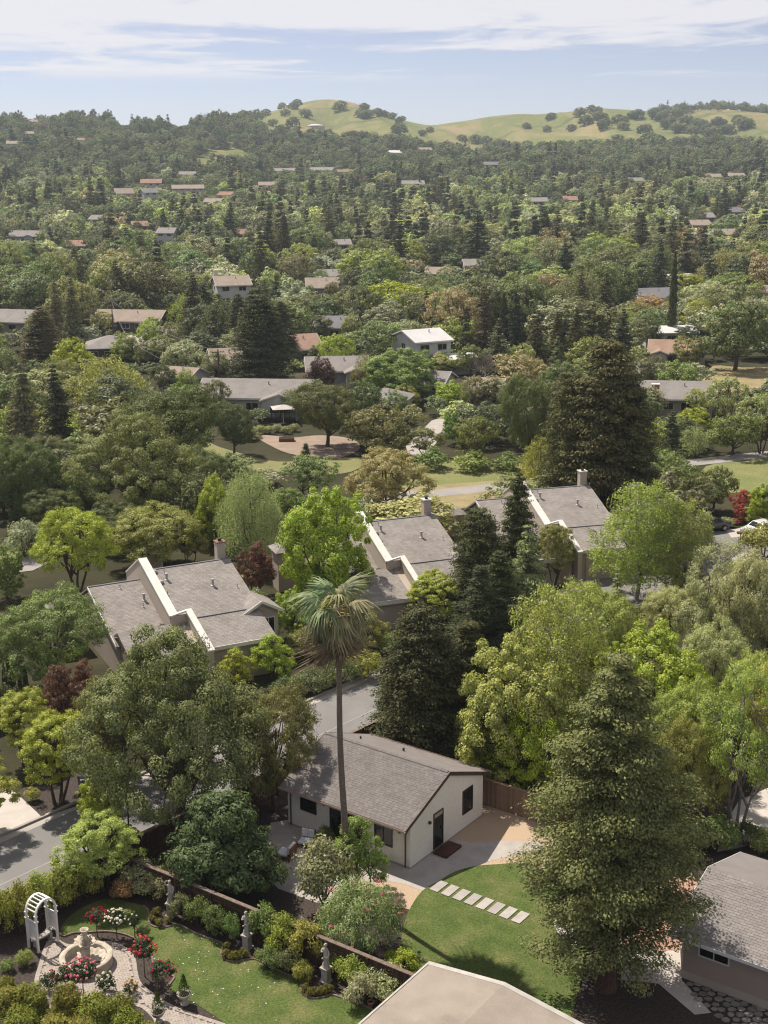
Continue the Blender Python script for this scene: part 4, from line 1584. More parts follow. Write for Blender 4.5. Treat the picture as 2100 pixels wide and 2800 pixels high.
for r_ in range(-60, 60):
    for c_ in range(-60, 60):
        for kind_, ok in (('h', (c_ - r_) % 4 == 0), ('v', (c_ - r_) % 4 == 3)):
            if not ok:
                continue
            lx, ly = c_ * un, r_ * un
            mx, my = (lx + un, ly + un * .5) if kind_ == 'h' else (lx + un * .5, ly + un)
            wx, wy = fc.x + mx * ca - my * sa, fc.y + mx * sa + my * ca
            if not inpoly(wx, wy, PAT_IN) or (wx - fc.x) ** 2 + (wy - fc.y) ** 2 < 1.2:
                continue
            qx, qy = PX((wx, wy, 0))
            if qy > 2830 or qx < -20:
                continue
            cells.append((kind_, fc.x + lx * ca - ly * sa, fc.y + lx * sa + ly * ca, qx, qy))
cells.sort(key=lambda c: abs(c[3] - 330) + abs(c[4] - 2660) * 1.2)
rest = MB()
for i, (kind_, wx, wy, qx, qy) in enumerate(cells):
    zt = .042 + random.uniform(-.004, .004)
    me = bk_h if kind_ == 'h' else bk_v
    if i < 300:
        put('paver', me, po, (wx, wy, zt), (random.uniform(-.01, .01), random.uniform(-.01, .01), R(20)))
    else:
        a, b = (2 * un - .004, un - .004) if kind_ == 'h' else (un - .004, 2 * un - .004)
        vv = [(.004, .004), (a, .004), (a, b), (.004, b)]
        top = [(wx + x * ca - y * sa, wy + x * sa + y * ca, zt) for x, y in vv]
        rest.prism(top, .03)
tag(rest.build('pavers', 'paver', po), kind='stuff')

# fountain: round basin, fluted shell bowls, stem with figures and a top vase
ft = thing('fountain', 'cream stone fountain with round basin and scalloped shell bowls on the paved circle', 'fountain', (fc.x, fc.y, .042))
b = MB()
prof_o = [(1.20, 0), (1.22, .06), (1.16, .10), (1.15, .36), (1.24, .40), (1.25, .47), (1.22, .50), (.98, .50), (.96, .46), (.94, .12), (.5, .10), (.02, .10)]
b.lathe(prof_o, 40)
b.build('basin', 'stone_cream', ft, True)
b = MB()
b.lathe([(.36, .10), (.30, .2), (.22, .34), (.20, .55), (.24, .75), (.20, .85), (.12, .95)], 18, wob=lambda a, i: 1 + .14 * math.sin(a * 3 + i) + .06 * math.sin(a * 7 + i * 2))
b.build('stem', 'stone_cream', ft, True)


def shell(name, r, z, tilt, c, n=44):
    m = MB()
    rings = [(.05, 0), (.35, .03), (.7, .13), (1.0, .28), (.94, .29), (.66, .17), (.3, .07), (.04, .05)]
    v, f = [], []
    for rr, hh in rings:
        for k in range(n):
            a = k * 2 * math.pi / n
            w = 1 + .09 * math.cos(a * 11) * rr + .10 * math.cos(a * 2 + c) * rr
            v.append((r * rr * w * math.cos(a), r * rr * w * math.sin(a), z + hh * r + .05 * r * math.sin(a * 11) * rr))
    for i in range(len(rings) - 1):
        for k in range(n):
            f.append((i * n + k, i * n + (k + 1) % n, (i + 1) * n + (k + 1) % n, (i + 1) * n + k))
    f.append(tuple(reversed(range(n))))
    f.append(tuple((len(rings) - 1) * n + k for k in range(n)))
    m.add(v, f)
    o = m.build(name, 'stone_cream', ft, True)
    return o


s1 = shell('shell_bowl', .66, .30, 0, .4)
s1.location = (.26, .03, 0)
s2 = shell('shell_bowl', .52, .98, 0, 1.8)
s2.location = (-.04, .12, .05)
b = MB()
b.lathe([(.15, .94), (.20, 1.12), (.16, 1.3), (.19, 1.42), (.13, 1.52), (.10, 1.62), (.15, 1.68), (.19, 1.80), (.21, 1.86), (.16, 1.86), (.12, 1.74), (.02, 1.70)], 20, wob=lambda a, i: 1 + (.16 * math.sin(a * 2 + i) if i < 5 else .03 * math.sin(a * 9)))
b.build('upper_vase', 'stone_cream', ft, True)
for a in (.4, 2.4, 4.5):
    m = MB()
    x, y = .20 * math.cos(a), .20 * math.sin(a)
    m.ball((x * 1.1, y * 1.1, 1.28), .085, 10, 7, (1, 1, 1.5))
    m.ball((x * 1.25, y * 1.25, 1.46), .06, 10, 7)
    m.tube([(x * 1.2, y * 1.2, 1.36), (x * 1.6, y * 1.6, 1.3), (x * 1.3, y * 1.3, 1.18)], [.035, .03, .028], 7)
    m.tube([(x * 1.2, y * 1.2, 1.2), (x * 1.5, y * 1.5, 1.08), (x * 1.2, y * 1.2, .98)], [.05, .04, .03], 7)
    m.build('cherub', 'stone_cream', ft, True)

# white garden arbour with lattice sides and round top
pB, pD = G(*ZA((250, 962))[0]), G(*ZA((376, 890))[0])
pA = G(*ZA((192, 930))[0])
ax_ = (pD - pB)
SPAN = ax_.length
DEP = .72
AH = 1.92
ar = thing('garden_arbour', 'white wooden garden arch with lattice sides beside the fountain', 'arbour', ((pB.x), (pB.y), .01), math.atan2(ax_.y, ax_.x))
# local x across the span, local y depth (back, up-left)
for x in (0, SPAN):
    for y in (0, DEP):
        MB().box(x - .05, x + .05, y - .05, y + .05, 0, AH).build('post', 'white_paint', ar)
        MB().box(x - .075, x + .075, y - .075, y + .075, AH, AH + .06).build('post_cap', 'white_paint', ar)
        MB().ball((x, y, AH + .10), .05, 8, 6).build('finial', 'white_paint', ar, True)
        MB().box(x - .085, x + .085, y - .085, y + .085, AH - .30, AH - .24).build('collar', 'white_paint', ar)
for x in (0, SPAN):
    for z in (.62, 1.60):
        MB().box(x - .025, x + .025, .05, DEP - .05, z - .03, z + .03).build('lattice_rail', 'white_paint', ar)
    z0, z1, y0, y1 = .66, 1.56, .05, DEP - .05
    k = -12
    for sgn in (1, -1):
        for k in range(-8, 14):
            # slat line: z = z0 + sgn*(y - y0) + k*.11 (clipped)
            c0 = z0 + k * .115
            if sgn > 0:
                ya, yb = max(y0, y0 + (z0 - c0)), min(y1, y0 + (z1 - c0))
                pa, pb = (x, ya, c0 + ya - y0), (x, yb, c0 + yb - y0)
            else:
                ya, yb = max(y0, y0 + (c0 - z1)), min(y1, y0 + (c0 - z0))
                pa, pb = (x, ya, c0 - (ya - y0)), (x, yb, c0 - (yb - y0))
            if yb - ya < .04:
                continue
            dx_ = .008 * sgn
            MB().bar((x + dx_, pa[1], pa[2]), (x + dx_, pb[1], pb[2]), .03, .012, (1, 0, 0)).build('lattice_slat', 'white_paint', ar)
arc = lambda t, rr=SPAN / 2: (SPAN / 2 - rr * math.cos(t), AH + .02 + rr * 1.12 * math.sin(t))
for y in (0, DEP):
    m = MB()
    N_ = 20
    for i in range(N_):
        a, b_ = arc(math.pi * i / N_), arc(math.pi * (i + 1) / N_)
        m.bar((a[0], y, a[1]), (b_[0], y, b_[1]), .07, .11, (0, 1, 0))
    m.build('arch', 'white_paint', ar)
for i in range(1, 10):
    a = arc(math.pi * i / 10, SPAN / 2 + .01)
    MB().bar((a[0], .05, a[1]), (a[0], DEP - .05, a[1]), .055, .055).build('rung', 'white_paint', ar)

# curved stone bench under the arch
bb = G(*ZA((292, 905))[0])
bn = thing('stone_bench', 'curved grey stone garden bench under the white arch', 'bench', (bb.x, bb.y, .02), math.atan2(ax_.y, ax_.x))
m = MB()
pts_o, pts_i = [], []
for i in range(9):
    t = -0.7 + 1.4 * i / 8
    pts_o.append((1.0 * math.sin(t), .95 - 1.0 * math.cos(t), .46))
    pts_i.append((.68 * math.sin(t), .95 - .68 * math.cos(t), .46))
m.prism(pts_o + pts_i[::-1], .08)
m.build('seat', 'stone_grey', bn)
for sx in (-.42, .42):
    MB().prism([(sx - .07, .02, .379), (sx + .07, .02, .379), (sx + .07, .26, .379), (sx - .07, .26, .379)], .38).build('leg', 'stone_grey', bn)

# statues on pedestals


def statue(px, py, rot, label, lean=.05, arm=1):
    b0 = G(px, py)
    r = thing('statue', label, 'statue', (b0.x, b0.y, .01), rot, 'stone statues on pedestals along the fence')
    p = MB()
    for s, z0, z1 in ((.23, 0, .08), (.185, .08, .13), (.165, .13, .66), (.20, .66, .71), (.22, .71, .77)):
        p.box(-s, s, -s, s, z0, z1)
    p.build('pedestal', 'stone_grey', r)
    # draped standing figure: one lofted body, contrapposto, with neck and head
    secs = [(.17, .15, 0, 0, .77), (.16, .145, .01, 0, .95), (.135, .12, .02, .01, 1.12), (.125, .115, .035, .015, 1.25), (.145, .115, .03, .01, 1.36), (.115, .09, .0, .0, 1.50), (.14, .10, -.01, 0, 1.62), (.155, .095, -.015, 0, 1.70), (.075, .065, -.012, 0, 1.765), (.045, .045, -.01, -.005, 1.80), (.05, .055, -.008, -.012, 1.83), (.072, .082, -.006, -.015, 1.89), (.07, .08, -.006, -.012, 1.95), (.035, .04, -.006, -.005, 2.0)]
    n = 20
    v, f = [], []
    for i, (rx, ry, ox, oy, z) in enumerate(secs):
        for k in range(n):
            a = 2 * math.pi * k / n
            fold = 1 + (.10 * math.sin(a * 6 + z * 5) + .06 * math.sin(a * 11 - z * 9)) * (1 if z < 1.45 else .25 if z < 1.75 else 0)
            v.append((ox * (1 + lean) + rx * fold * math.cos(a), oy + ry * fold * math.sin(a), z))
    for i in range(len(secs) - 1):
        for k in range(n):
            f.append((i * n + k, i * n + (k + 1) % n, (i + 1) * n + (k + 1) % n, (i + 1) * n + k))
    f.append(tuple((len(secs) - 1) * n + k for k in range(n)))
    m = MB().add(v, f)
    # face: brow, nose, chin and hair knot
    m.ball((-.006, -.09, 1.885), .014, 6, 5, (1, 1.3, 1.6))
    m.ball((-.006, -.075, 1.845), .022, 6, 5)
    m.ball((-.006, .075, 1.93), .042, 8, 6)
    # arms: one hanging and holding the drape, one raised to the breast
    m.tube([(.14, 0, 1.68), (.20, -.02, 1.52), (.19, -.10, 1.38), (.12, -.15, 1.36)], [.045, .04, .034, .026], 8)
    if arm == 1:
        m.tube([(-.16, 0, 1.68), (-.22, -.03, 1.53), (-.15, -.13, 1.56), (-.05, -.13, 1.62)], [.045, .04, .032, .026], 8)
    else:
        m.tube([(-.16, 0, 1.68), (-.26, -.03, 1.74), (-.20, -.04, 1.90), (-.10, -.04, 1.98)], [.045, .04, .032, .026], 8)
    m.tube([(.10, -.10, 1.40), (0, -.135, 1.30), (-.12, -.10, 1.22), (-.16, 0, 1.15)], [.03, .04, .045, .03], 8)
    m.build('figure', 'stone_grey', r, True)


statue(*ZA((1110, 722))[0], R(-20), 'weathered stone statue on pedestal farthest back beneath the flowering shrub', arm=2)
statue(*ZA((1602, 932))[0], R(-30), 'pale stone statue on pedestal between two hedges, middle of the three')
statue(*ZB((455, 1148))[0], R(-35), 'stone statue on square pedestal nearest the gravel roof')

# urns with clipped cones


def urn(px, py, label):
    b0 = G(px, py)
    r = thing('topiary_urn', label, 'urn', (b0.x, b0.y, .03), 0, 'white urns with clipped cone topiary')
    MB().lathe([(.20, 0), (.20, .05), (.12, .09), (.075, .15), (.07, .20), (.13, .25), (.24, .36), (.29, .47), (.33, .52), (.34, .56), (.30, .57), (.26, .52)], 22).build('urn', 'stone_grey', r, True)
    MB().lathe([(.26, .50), (.2, .54), (.02, .55)], 14).build('soil', 'mulch', r)
    o = put('cone', PROTO['cone']['crown'], r, (0, 0, .53), color=(.075, .115, .020))
    MB().tube([(0, 0, .5), (0, 0, .7)], .03, 6).build('stem', 'bark', r)


urn(*ZA((1196, 1296))[0], 'stone urn with clipped green cone on the lawn side of the path')
urn(*ZA((1026, 1412))[0], 'stone urn with clipped green cone at the bottom edge of the path')

# roses
BLOOM = MB()
for _i in range(3):
    BLOOM.lathe([(.012, -.03), (.05 - .008 * _i, -.005 + .012 * _i), (.058 - .016 * _i, .022 + .012 * _i), (.03 - .008 * _i, .03 + .014 * _i)], 7, c=(0, 0, 0))
BLOOM_ME = BLOOM.mesh('bloom', 'flower')


def rose(px, py, ht, w, h, cols, nb, label, stem=True, green=(.055, .08, .035), bl=1.0):
    b0 = G(px, py)
    r = thing('rose_bush', label, 'rose bush', (b0.x, b0.y, .01), random.uniform(0, 6), 'roses around the fountain patio')
    if stem:
        MB().tube([(0, 0, -.02), (.02, .01, ht * .5), (0, 0, ht + .1)], [.03, .025, .02], 6).build('stem', 'bark', r)
    p = PROTO['rose']
    put('foliage', p['crown'], r, (0, 0, ht), scale=(w / p['W'], w / p['W'], h / p['H']), color=green)
    rg = np.random.default_rng(int(px * 7 + py))
    for i in range(nb):
        d = sphere_dirs(rg, 1, -.15)[0]
        q = rg.uniform(.82, 1.08)
        pos = (d[0] * w * .52 * q, d[1] * w * .52 * q, ht + h * .45 + d[2] * h * .55 * q)
        put('bloom', BLOOM_ME, r, pos, (d[1] * -.8, d[0] * .8, 0), bl * rg.uniform(.55, .95), cols[int(rg.integers(len(cols)))])


RED, PINK, CORAL, WHT, PEACH, MAG = (.45, .012, .012), (.62, .17, .20), (.68, .12, .06), (.75, .73, .62), (.72, .48, .22), (.40, .02, .06)
rose(*ZA((633, 858))[0], .75, 1.0, .8, [RED, (.5, .02, .02)], 30, 'standard rose tree with dark red blooms behind the fountain', bl=1.25)
rose(*ZA((758, 868))[0], .72, 1.05, .8, [WHT], 40, 'standard rose tree covered in white blooms behind the fountain', bl=1.4)
rose(*ZA((876, 872))[0], .6, .55, .75, [WHT], 4, 'slender rose with few white blooms beside the white rose tree', bl=1.4)
rose(*ZA((940, 1118))[0], .95, 1.15, 1.2, [CORAL, (.7, .2, .1), (.6, .08, .06)], 42, 'rose tree with coral orange blooms at the lawn edge', bl=1.35)
rose(*ZA((1062, 1226))[0], .75, 1.3, .95, [MAG, (.5, .03, .05)], 30, 'rose tree with crimson blooms nearest the topiary urn', bl=1.1)
rose(*ZA((545, 1245))[0], .85, 1.35, 1.1, [PINK, (.7, .25, .26), (.66, .2, .24)], 38, 'rose tree full of pink blooms in front of the fountain', bl=1.5)
rose(*ZA((688, 1218))[0], .12, .95, .85, [WHT], 30, 'low white rose bush in front of the fountain basin', stem=False, bl=1.3)
rose(*ZA((846, 1230))[0], .1, .75, .6, [PEACH, (.7, .55, .3)], 22, 'low peach yellow rose bush on the patio edge', stem=False, bl=1.3)
rose(*ZA((330, 1200))[0], .1, .95, .85, [RED], 12, 'sparse red rose bush at the left patio edge', stem=False)
rose(*ZA((420, 1180))[0], .1, .9, 1.0, [RED, PINK], 10, 'mixed red and pink rose bush left of the pink rose tree', stem=False)
pot0 = G(1014, 2752)
pt = thing('clay_pot', 'small orange clay pot under the shrubs beside the gravel roof', 'pot', (pot0.x, pot0.y, .01))
MB().lathe([(.11, 0), (.15, .2), (.17, .22), (.17, .27), (.14, .27), (.12, .2)], 16).build('pot', 'roof_terracotta', pt, True)
MB().lathe([(.13, .21), (.02, .22)], 12).build('soil', 'mulch', pt)
# street light post by the fence and a bin across the street
lp = G(354, 2292)
lpt = thing('lamp_post', 'thin dark lamp post at the fence under the big oak', 'lamp post', (lp.x, lp.y, 0))
MB().tube([(0, 0, 0), (0, 0, .5), (0, 0, 3.4)], [.07, .05, .04], 8).build('pole', 'bronze', lpt)
MB().lathe([(.05, 3.4), (.16, 3.5), (.18, 3.75), (.05, 3.9)], 10).build('lantern', 'bronze', lpt)
bn0 = G(233, 2172)
bt = thing('rubbish_bin', 'dark wheeled bin standing in the shade across the street', 'bin', (bn0.x, bn0.y, .02), .6)
MB().prism([(-.3, -.35, 1.0), (.3, -.35, 1.0), (.3, .35, 1.0), (-.3, .35, 1.0)], bottom=[(-.22, -.26, .06), (.22, -.26, .06), (.22, .26, .06), (-.22, .26, .06)]).build('body', 'roof_dark', bt)
MB().box(-.32, .32, -.38, .36, 1.003, 1.07).build('lid', 'roof_dark', bt)
for sx in (-.2, .2):
    MB().tube([(sx - .03, .3, .09), (sx + .03, .3, .09)], .09, 10).build('wheel', 'tyre', bt)
# ------------------------------------------------------------------ middle ground: trail, fields
sheet('park_lawn', catmull([G(*p) for p in ((560, 1205), (600, 1222), (690, 1248), (760, 1262), (850, 1258), (980, 1250), (1000, 1262), (960, 1290), (860, 1300), (760, 1290), (660, 1275), (580, 1252), (555, 1225))], 3), .004, 'park_lawn')
sheet('dirt_yard', catmull([G(*p) for p in ((705, 1196), (730, 1190), (800, 1196), (880, 1190), (960, 1200), (985, 1225), (930, 1252), (860, 1248), (790, 1240), (735, 1216))], 3), .008, 'dirt')
sheet('meadow', catmull([G(*p) for p in ((1140, 1262), (1300, 1258), (1450, 1262), (1500, 1290), (1440, 1310), (1300, 1320), (1160, 1332), (1060, 1345), (1050, 1300))], 3), .004, 'meadow')
sheet('dry_verge', catmull([G(*p) for p in ((940, 1385), (1000, 1355), (1140, 1332), (1300, 1318), (1450, 1306), (1490, 1312), (1480, 1345), (1350, 1372), (1240, 1395), (1100, 1420), (960, 1420))], 3), .005, 'dry_grass')
trail_pts = [G(*p) for p in ((900, 1392), (1010, 1368), (1150, 1352), (1300, 1338), (1440, 1318), (1560, 1300), (1700, 1285), (1920, 1262), (2120, 1240))]
trail_c = catmull(trail_pts, 5, False)
Lq, Rq = [], []
for i, p in enumerate(trail_c):
    t = (trail_c[min(i + 1, len(trail_c) - 1)] - trail_c[max(i - 1, 0)]).normalized()
    n = Vector((-t.y, t.x, 0)) * 1.5
    Lq.append(p + n)
    Rq.append(p - n)
sheet('trail', Lq + Rq[::-1], .012, 'trail')
sheet('trail', [G(*p) for p in ((40, 1540), (75, 1520), (110, 1515), (150, 1530), (90, 1560), (50, 1565))], .012, 'trail')
sheet('meadow', catmull([G(*p) for p in ((-20, 1480), (60, 1470), (110, 1500), (60, 1535), (-20, 1545))], 3), .005, 'meadow')
sheet('meadow', catmull([G(*p) for p in ((1930, 1275), (2020, 1262), (2130, 1255), (2130, 1330), (2040, 1345), (1970, 1345), (1920, 1320))], 3), .004, 'meadow')
sheet('dry_field', catmull([G(*p) for p in ((1950, 1000), (2030, 1005), (2150, 1010), (2150, 1090), (2050, 1085), (1980, 1070), (1930, 1080), (1900, 1060), (1930, 1030))], 3), .004, 'dry_grass')
sheet('lane', [G(*p) for p in ((1180, 1150), (1215, 1140), (1225, 1170), (1170, 1240), (1120, 1260), (1110, 1220))], .006, 'concrete')
sheet('lane', [G(*p) for p in ((250, 925), (310, 905), (420, 912), (460, 925), (420, 945), (300, 945))], .006, 'concrete')

# ------------------------------------------------------------------ townhouses


def uvmesh(o, slope):
    me = o.data
    uvl = me.uv_layers.new(name='UVMap')
    k = math.sqrt(1 + slope * slope)
    for lp in me.loops:
        co = me.vertices[lp.vertex_index].co
        uvl.data[lp.index].uv = (co.x + 50, co.y * k + 50)
    return o


def townhouse(ox, oy, ang, label, capmat='trim_white'):
    r = thing('townhouse', label, 'house', (ox, oy, 0), ang)
    SL = .325
    zm = lambda v: 6 - SL * v
    zl = lambda v: 4.85 - SL * v
    SHG = 'townhouse_shingle'

    def plane(name, u0, u1, v0, v1, zf, t=.16, mat=SHG):
        q = [(u0, -v1, zf(v1)), (u1, -v1, zf(v1)), (u1, -v0, zf(v0)), (u0, -v0, zf(v0))]
        o = MB().prism(q, t).build(name, mat, r)
        return uvmesh(o, SL)

    def solid(name, u0, u1, prof, mat):
        a = [(u0, -v, z) for v, z in prof]
        b = [(u1, -v, z) for v, z in prof]
        n = len(prof)
        return MB().add(a + b, [tuple(range(n)), tuple(reversed(range(n, 2 * n)))] + [(i, i + n, (i + 1) % n + n, (i + 1) % n) for i in range(n)]).build(name, mat, r)

    back = lambda v: 6 + .5 * v
    backl = lambda v: 5.11 + .5 * (v + .8)
    # right unit
    plane('roof', 0, 6.43, 0, 6.75, zm)
    plane('roof', 0, 6.43, -4.6, -.005, back)
    MB().box(0, 6.45, -.09, .09, 5.95, 6.03).build('ridge_cap', 'roof_dark', r)
    plane('lower_roof', 1.02, 6.2, 6.55, 10.0, lambda v: zm(v) + .14)
    MB().box(1.02, 6.2, -6.62, -6.5, zm(6.55) + .10, zm(6.55) + .19).build('ridge_cap', 'roof_dark', r)
    solid('wall', .05, 6.15, [(-4.2, 0), (9.7, 0), (9.7, zm(9.7) - .06), (0, 5.8), (-4.2, 3.7)], 'siding_beige')
    MB().box(1.02, 6.22, -10.06, -10.0, zm(10) - .12, zm(10) + .16).build('fascia', 'trim_white', r)
    # party wall parapet with white cap
    solid('party_wall', -.58, -.03, [(-4.4, 0), (6.45, 0), (6.45, 4.32), (-.7, 6.66), (-4.4, 4.6)], 'lap_siding')
    cap = solid('party_wall_cap', -.64, .03, [(-4.4, 4.61), (-.7, 6.67), (6.5, 4.325), (6.5, 4.46), (-.7, 6.80), (-4.4, 4.74)], 'trim_white')
    solid('party_wall', .62, .98, [(6.5, 0), (11.2, 0), (11.2, 3.1), (6.5, 4.62)], 'lap_siding')
    solid('party_wall_cap', .56, 1.04, [(6.45, 4.64), (11.25, 3.09), (11.25, 3.22), (6.45, 4.77)], 'trim_white')
    MB().box(-.56, .60, -6.62, -6.5, 0, 4.45).build('return_wall', 'lap_siding', r)
    MB().bar((-.60, -6.56, 4.46), (.62, -6.56, 4.70), .22, .10).build('return_cap', 'trim_white', r)
    # left unit
    plane('roof', -4.6, -.585, -.8, 6.4, zl)
    plane('roof', -4.6, -.585, -4.6, -.805, backl)
    MB().box(-4.62, -.585, .71, .89, 5.06, 5.14).build('ridge_cap', 'roof_dark', r)
    solid('wall', -4.35, -.59, [(-4.2, 0), (6.2, 0), (6.2, zl(6.2) - .12), (-.8, 4.9), (-4.2, 3.2)], 'siding_beige')
    solid('rake_board', -4.66, -4.605, [(-.8, 4.92), (6.4, zl(6.4) - .2), (6.4, zl(6.4) + .02), (-.8, 5.13)], 'trim_white')
    # garage wing of the left unit
    plane('garage_roof', -4.5, .555, 6.42, 10.5, lambda v: zm(v) - .1)
    plane('garage_roof', -4.5, .555, 5.4, 6.415, lambda v: zm(6.42) - .1 - .5 * (6.42 - v))
    solid('garage_wall', -4.3, .5, [(5.6, 0), (10.2, 0), (10.2, zm(10.2) - .3), (6.45, 3.7), (5.6, 3.2)], 'siding_tan')
    MB().box(-4.52, .56, -10.56, -10.5, zm(10.5) - .36, zm(10.5) - .02).build('fascia', 'trim_white', r)
    MB().box(-3.6, -.6, -10.26, -10.2, .05, 2.05).build('garage_door', 'siding_beige', r)
    MB().box(-3.75, -.45, -10.25, -10.2, 2.06, 2.2).build('door_trim', 'trim_white', r)
    MB().box(2.0, 5.0, -9.76, -9.7, .05, 2.05).build('garage_door', 'siding_beige', r)
    # entry gable standing forward of the right side, ridge along the slope
    gu, gz_, gv0, gv1, hwid = 6.3, 4.62, 3.9, 7.05, 1.75
    for s in (-1, 1):
        q = [(gu + s * hwid, -gv1, gz_ - .55 * hwid), (gu + s * hwid, -gv0, gz_ - .55 * hwid), (gu, -gv0, gz_), (gu, -gv1, gz_)]
        if s > 0:
            q = q[::-1]
        uvmesh(MB().prism(q[::-1], .13).build('porch_roof', SHG, r), .1)
        MB().bar((gu + s * hwid, -gv1 - .03, gz_ - .55 * hwid - .06), (gu, -gv1 - .03, gz_ - .06), .06, .2).build('porch_trim', 'trim_white', r)
    prof = [(gu - 1.35, 0), (gu + 1.35, 0), (gu + 1.35, gz_ - .55 * 1.35 - .14), (gu, gz_ - .15), (gu - 1.35, gz_ - .55 * 1.35 - .14)]
    MB().add([(x, -6.75, z) for x, z in prof] + [(x, -4.2, z) for x, z in prof], [(0, 1, 2, 3, 4), (9, 8, 7, 6, 5)] + [(i, i + 5, (i + 1) % 5 + 5, (i + 1) % 5) for i in range(5)]).build('porch_wall', 'siding_beige', r)
    window(r, 'y', -6.75, gu + .05, gu + 1.1, 1.3, 3.2, -1, 'trim_white', mull=1)
    window(r, 'x', 6.15, -2.6, -1.2, 2.6, 3.9, 1, 'trim_white', mull=1)
    # chimney
    ch = MB().box(5.62, 6.28, .37, 1.03, 0, 7.2).build('chimney', 'lap_siding', r)
    MB().box(5.56, 6.34, .31, 1.09, 7.202, 7.30).build('cap', capmat, ch)
    MB().lathe([(.14, 7.31), (.14, 7.45), (.21, 7.46), (.21, 7.52), (.02, 7.55)], 12, (5.95, .7, 0)).build('flue', 'bronze', ch)
    # roof vents
    for u, v, zf, k in ((.85, 1.5, zm, 1), (3.96, 3.0, zm, 1), (.94, .64, zm, 0), (.3, 3.3, zm, 0), (5.65, 3.7, zm, 0), (-1.06, 1.75, zl, 1), (-2.35, -.05, zl, 0), (-1.37, 2.5, zl, 0)):
        z = zf(v)
        m = MB()
        if k:
            m.lathe([(.20, -.05), (.17, .02), (.09, .06), (.09, .42), (.13, .43), (.13, .52), (.02, .54)], 12, (u, -v, z))
        else:
            m.lathe([(.14, -.05), (.10, .015), (.035, .03), (.035, .32)], 8, (u, -v, z))
        m.build('roof_vent', 'vent_metal', r)
    for u, v in ((.25, .4), (.3, 1.75)):
        MB().ball((u, -v, zm(v) + .06), .24, 12, 6, (1, 1, .7)).build('turbine_vent', 'vent_metal', r, True)
    # rooftop air conditioner
    ac = MB().box(-1.2, -.7, -5.95, -5.45, zl(5.7) - .1, zl(5.7) + .55).build('air_conditioner', 'vent_metal', r)
    MB().lathe([(.22, zl(5.7) + .552), (.22, zl(5.7) + .6), (.17, zl(5.7) + .6)], 16, (-.95, -5.7, 0)).build('fan_grille', 'bronze', ac)
    # covered terrace roof behind
    p = MB()
    p.add([(-7.6, 1.5, 3.6), (-5.2, 1.5, 3.6), (-5.2, 4, 3.6), (-7.6, 4, 3.6), (-6.4, 2.75, 4.3)], [(0, 1, 4), (1, 2, 4), (2, 3, 4), (3, 0, 4), (3, 2, 1, 0)])
    uvmesh(p.build('porch_roof', SHG, r), .3)
    MB().box(-7.3, -5.4, 1.8, 3.7, 0, 3.58).build('porch_wall', 'siding_beige', r)
    return r


townhouse(-17.87, 95.99, R(27.1), 'townhouse with stepped white parapet and pale chimney behind the big oak', 'roof_terracotta')
townhouse(-1.61, 109.03, R(21), 'grey roofed townhouse with white parapet left of the tall dark conifers')
townhouse(13.26, 119.8, R(15), 'grey roofed townhouse with chimney beside the light green tree')
townhouse(-36.6, 83.4, R(35), 'townhouse roof cut off by the left edge beside the cypresses')
FOOT += [(-17, 92, 8), (0, 106, 8), (15, 117, 7.5), (-36, 81, 8)]

# ------------------------------------------------------------------ houses across the valley


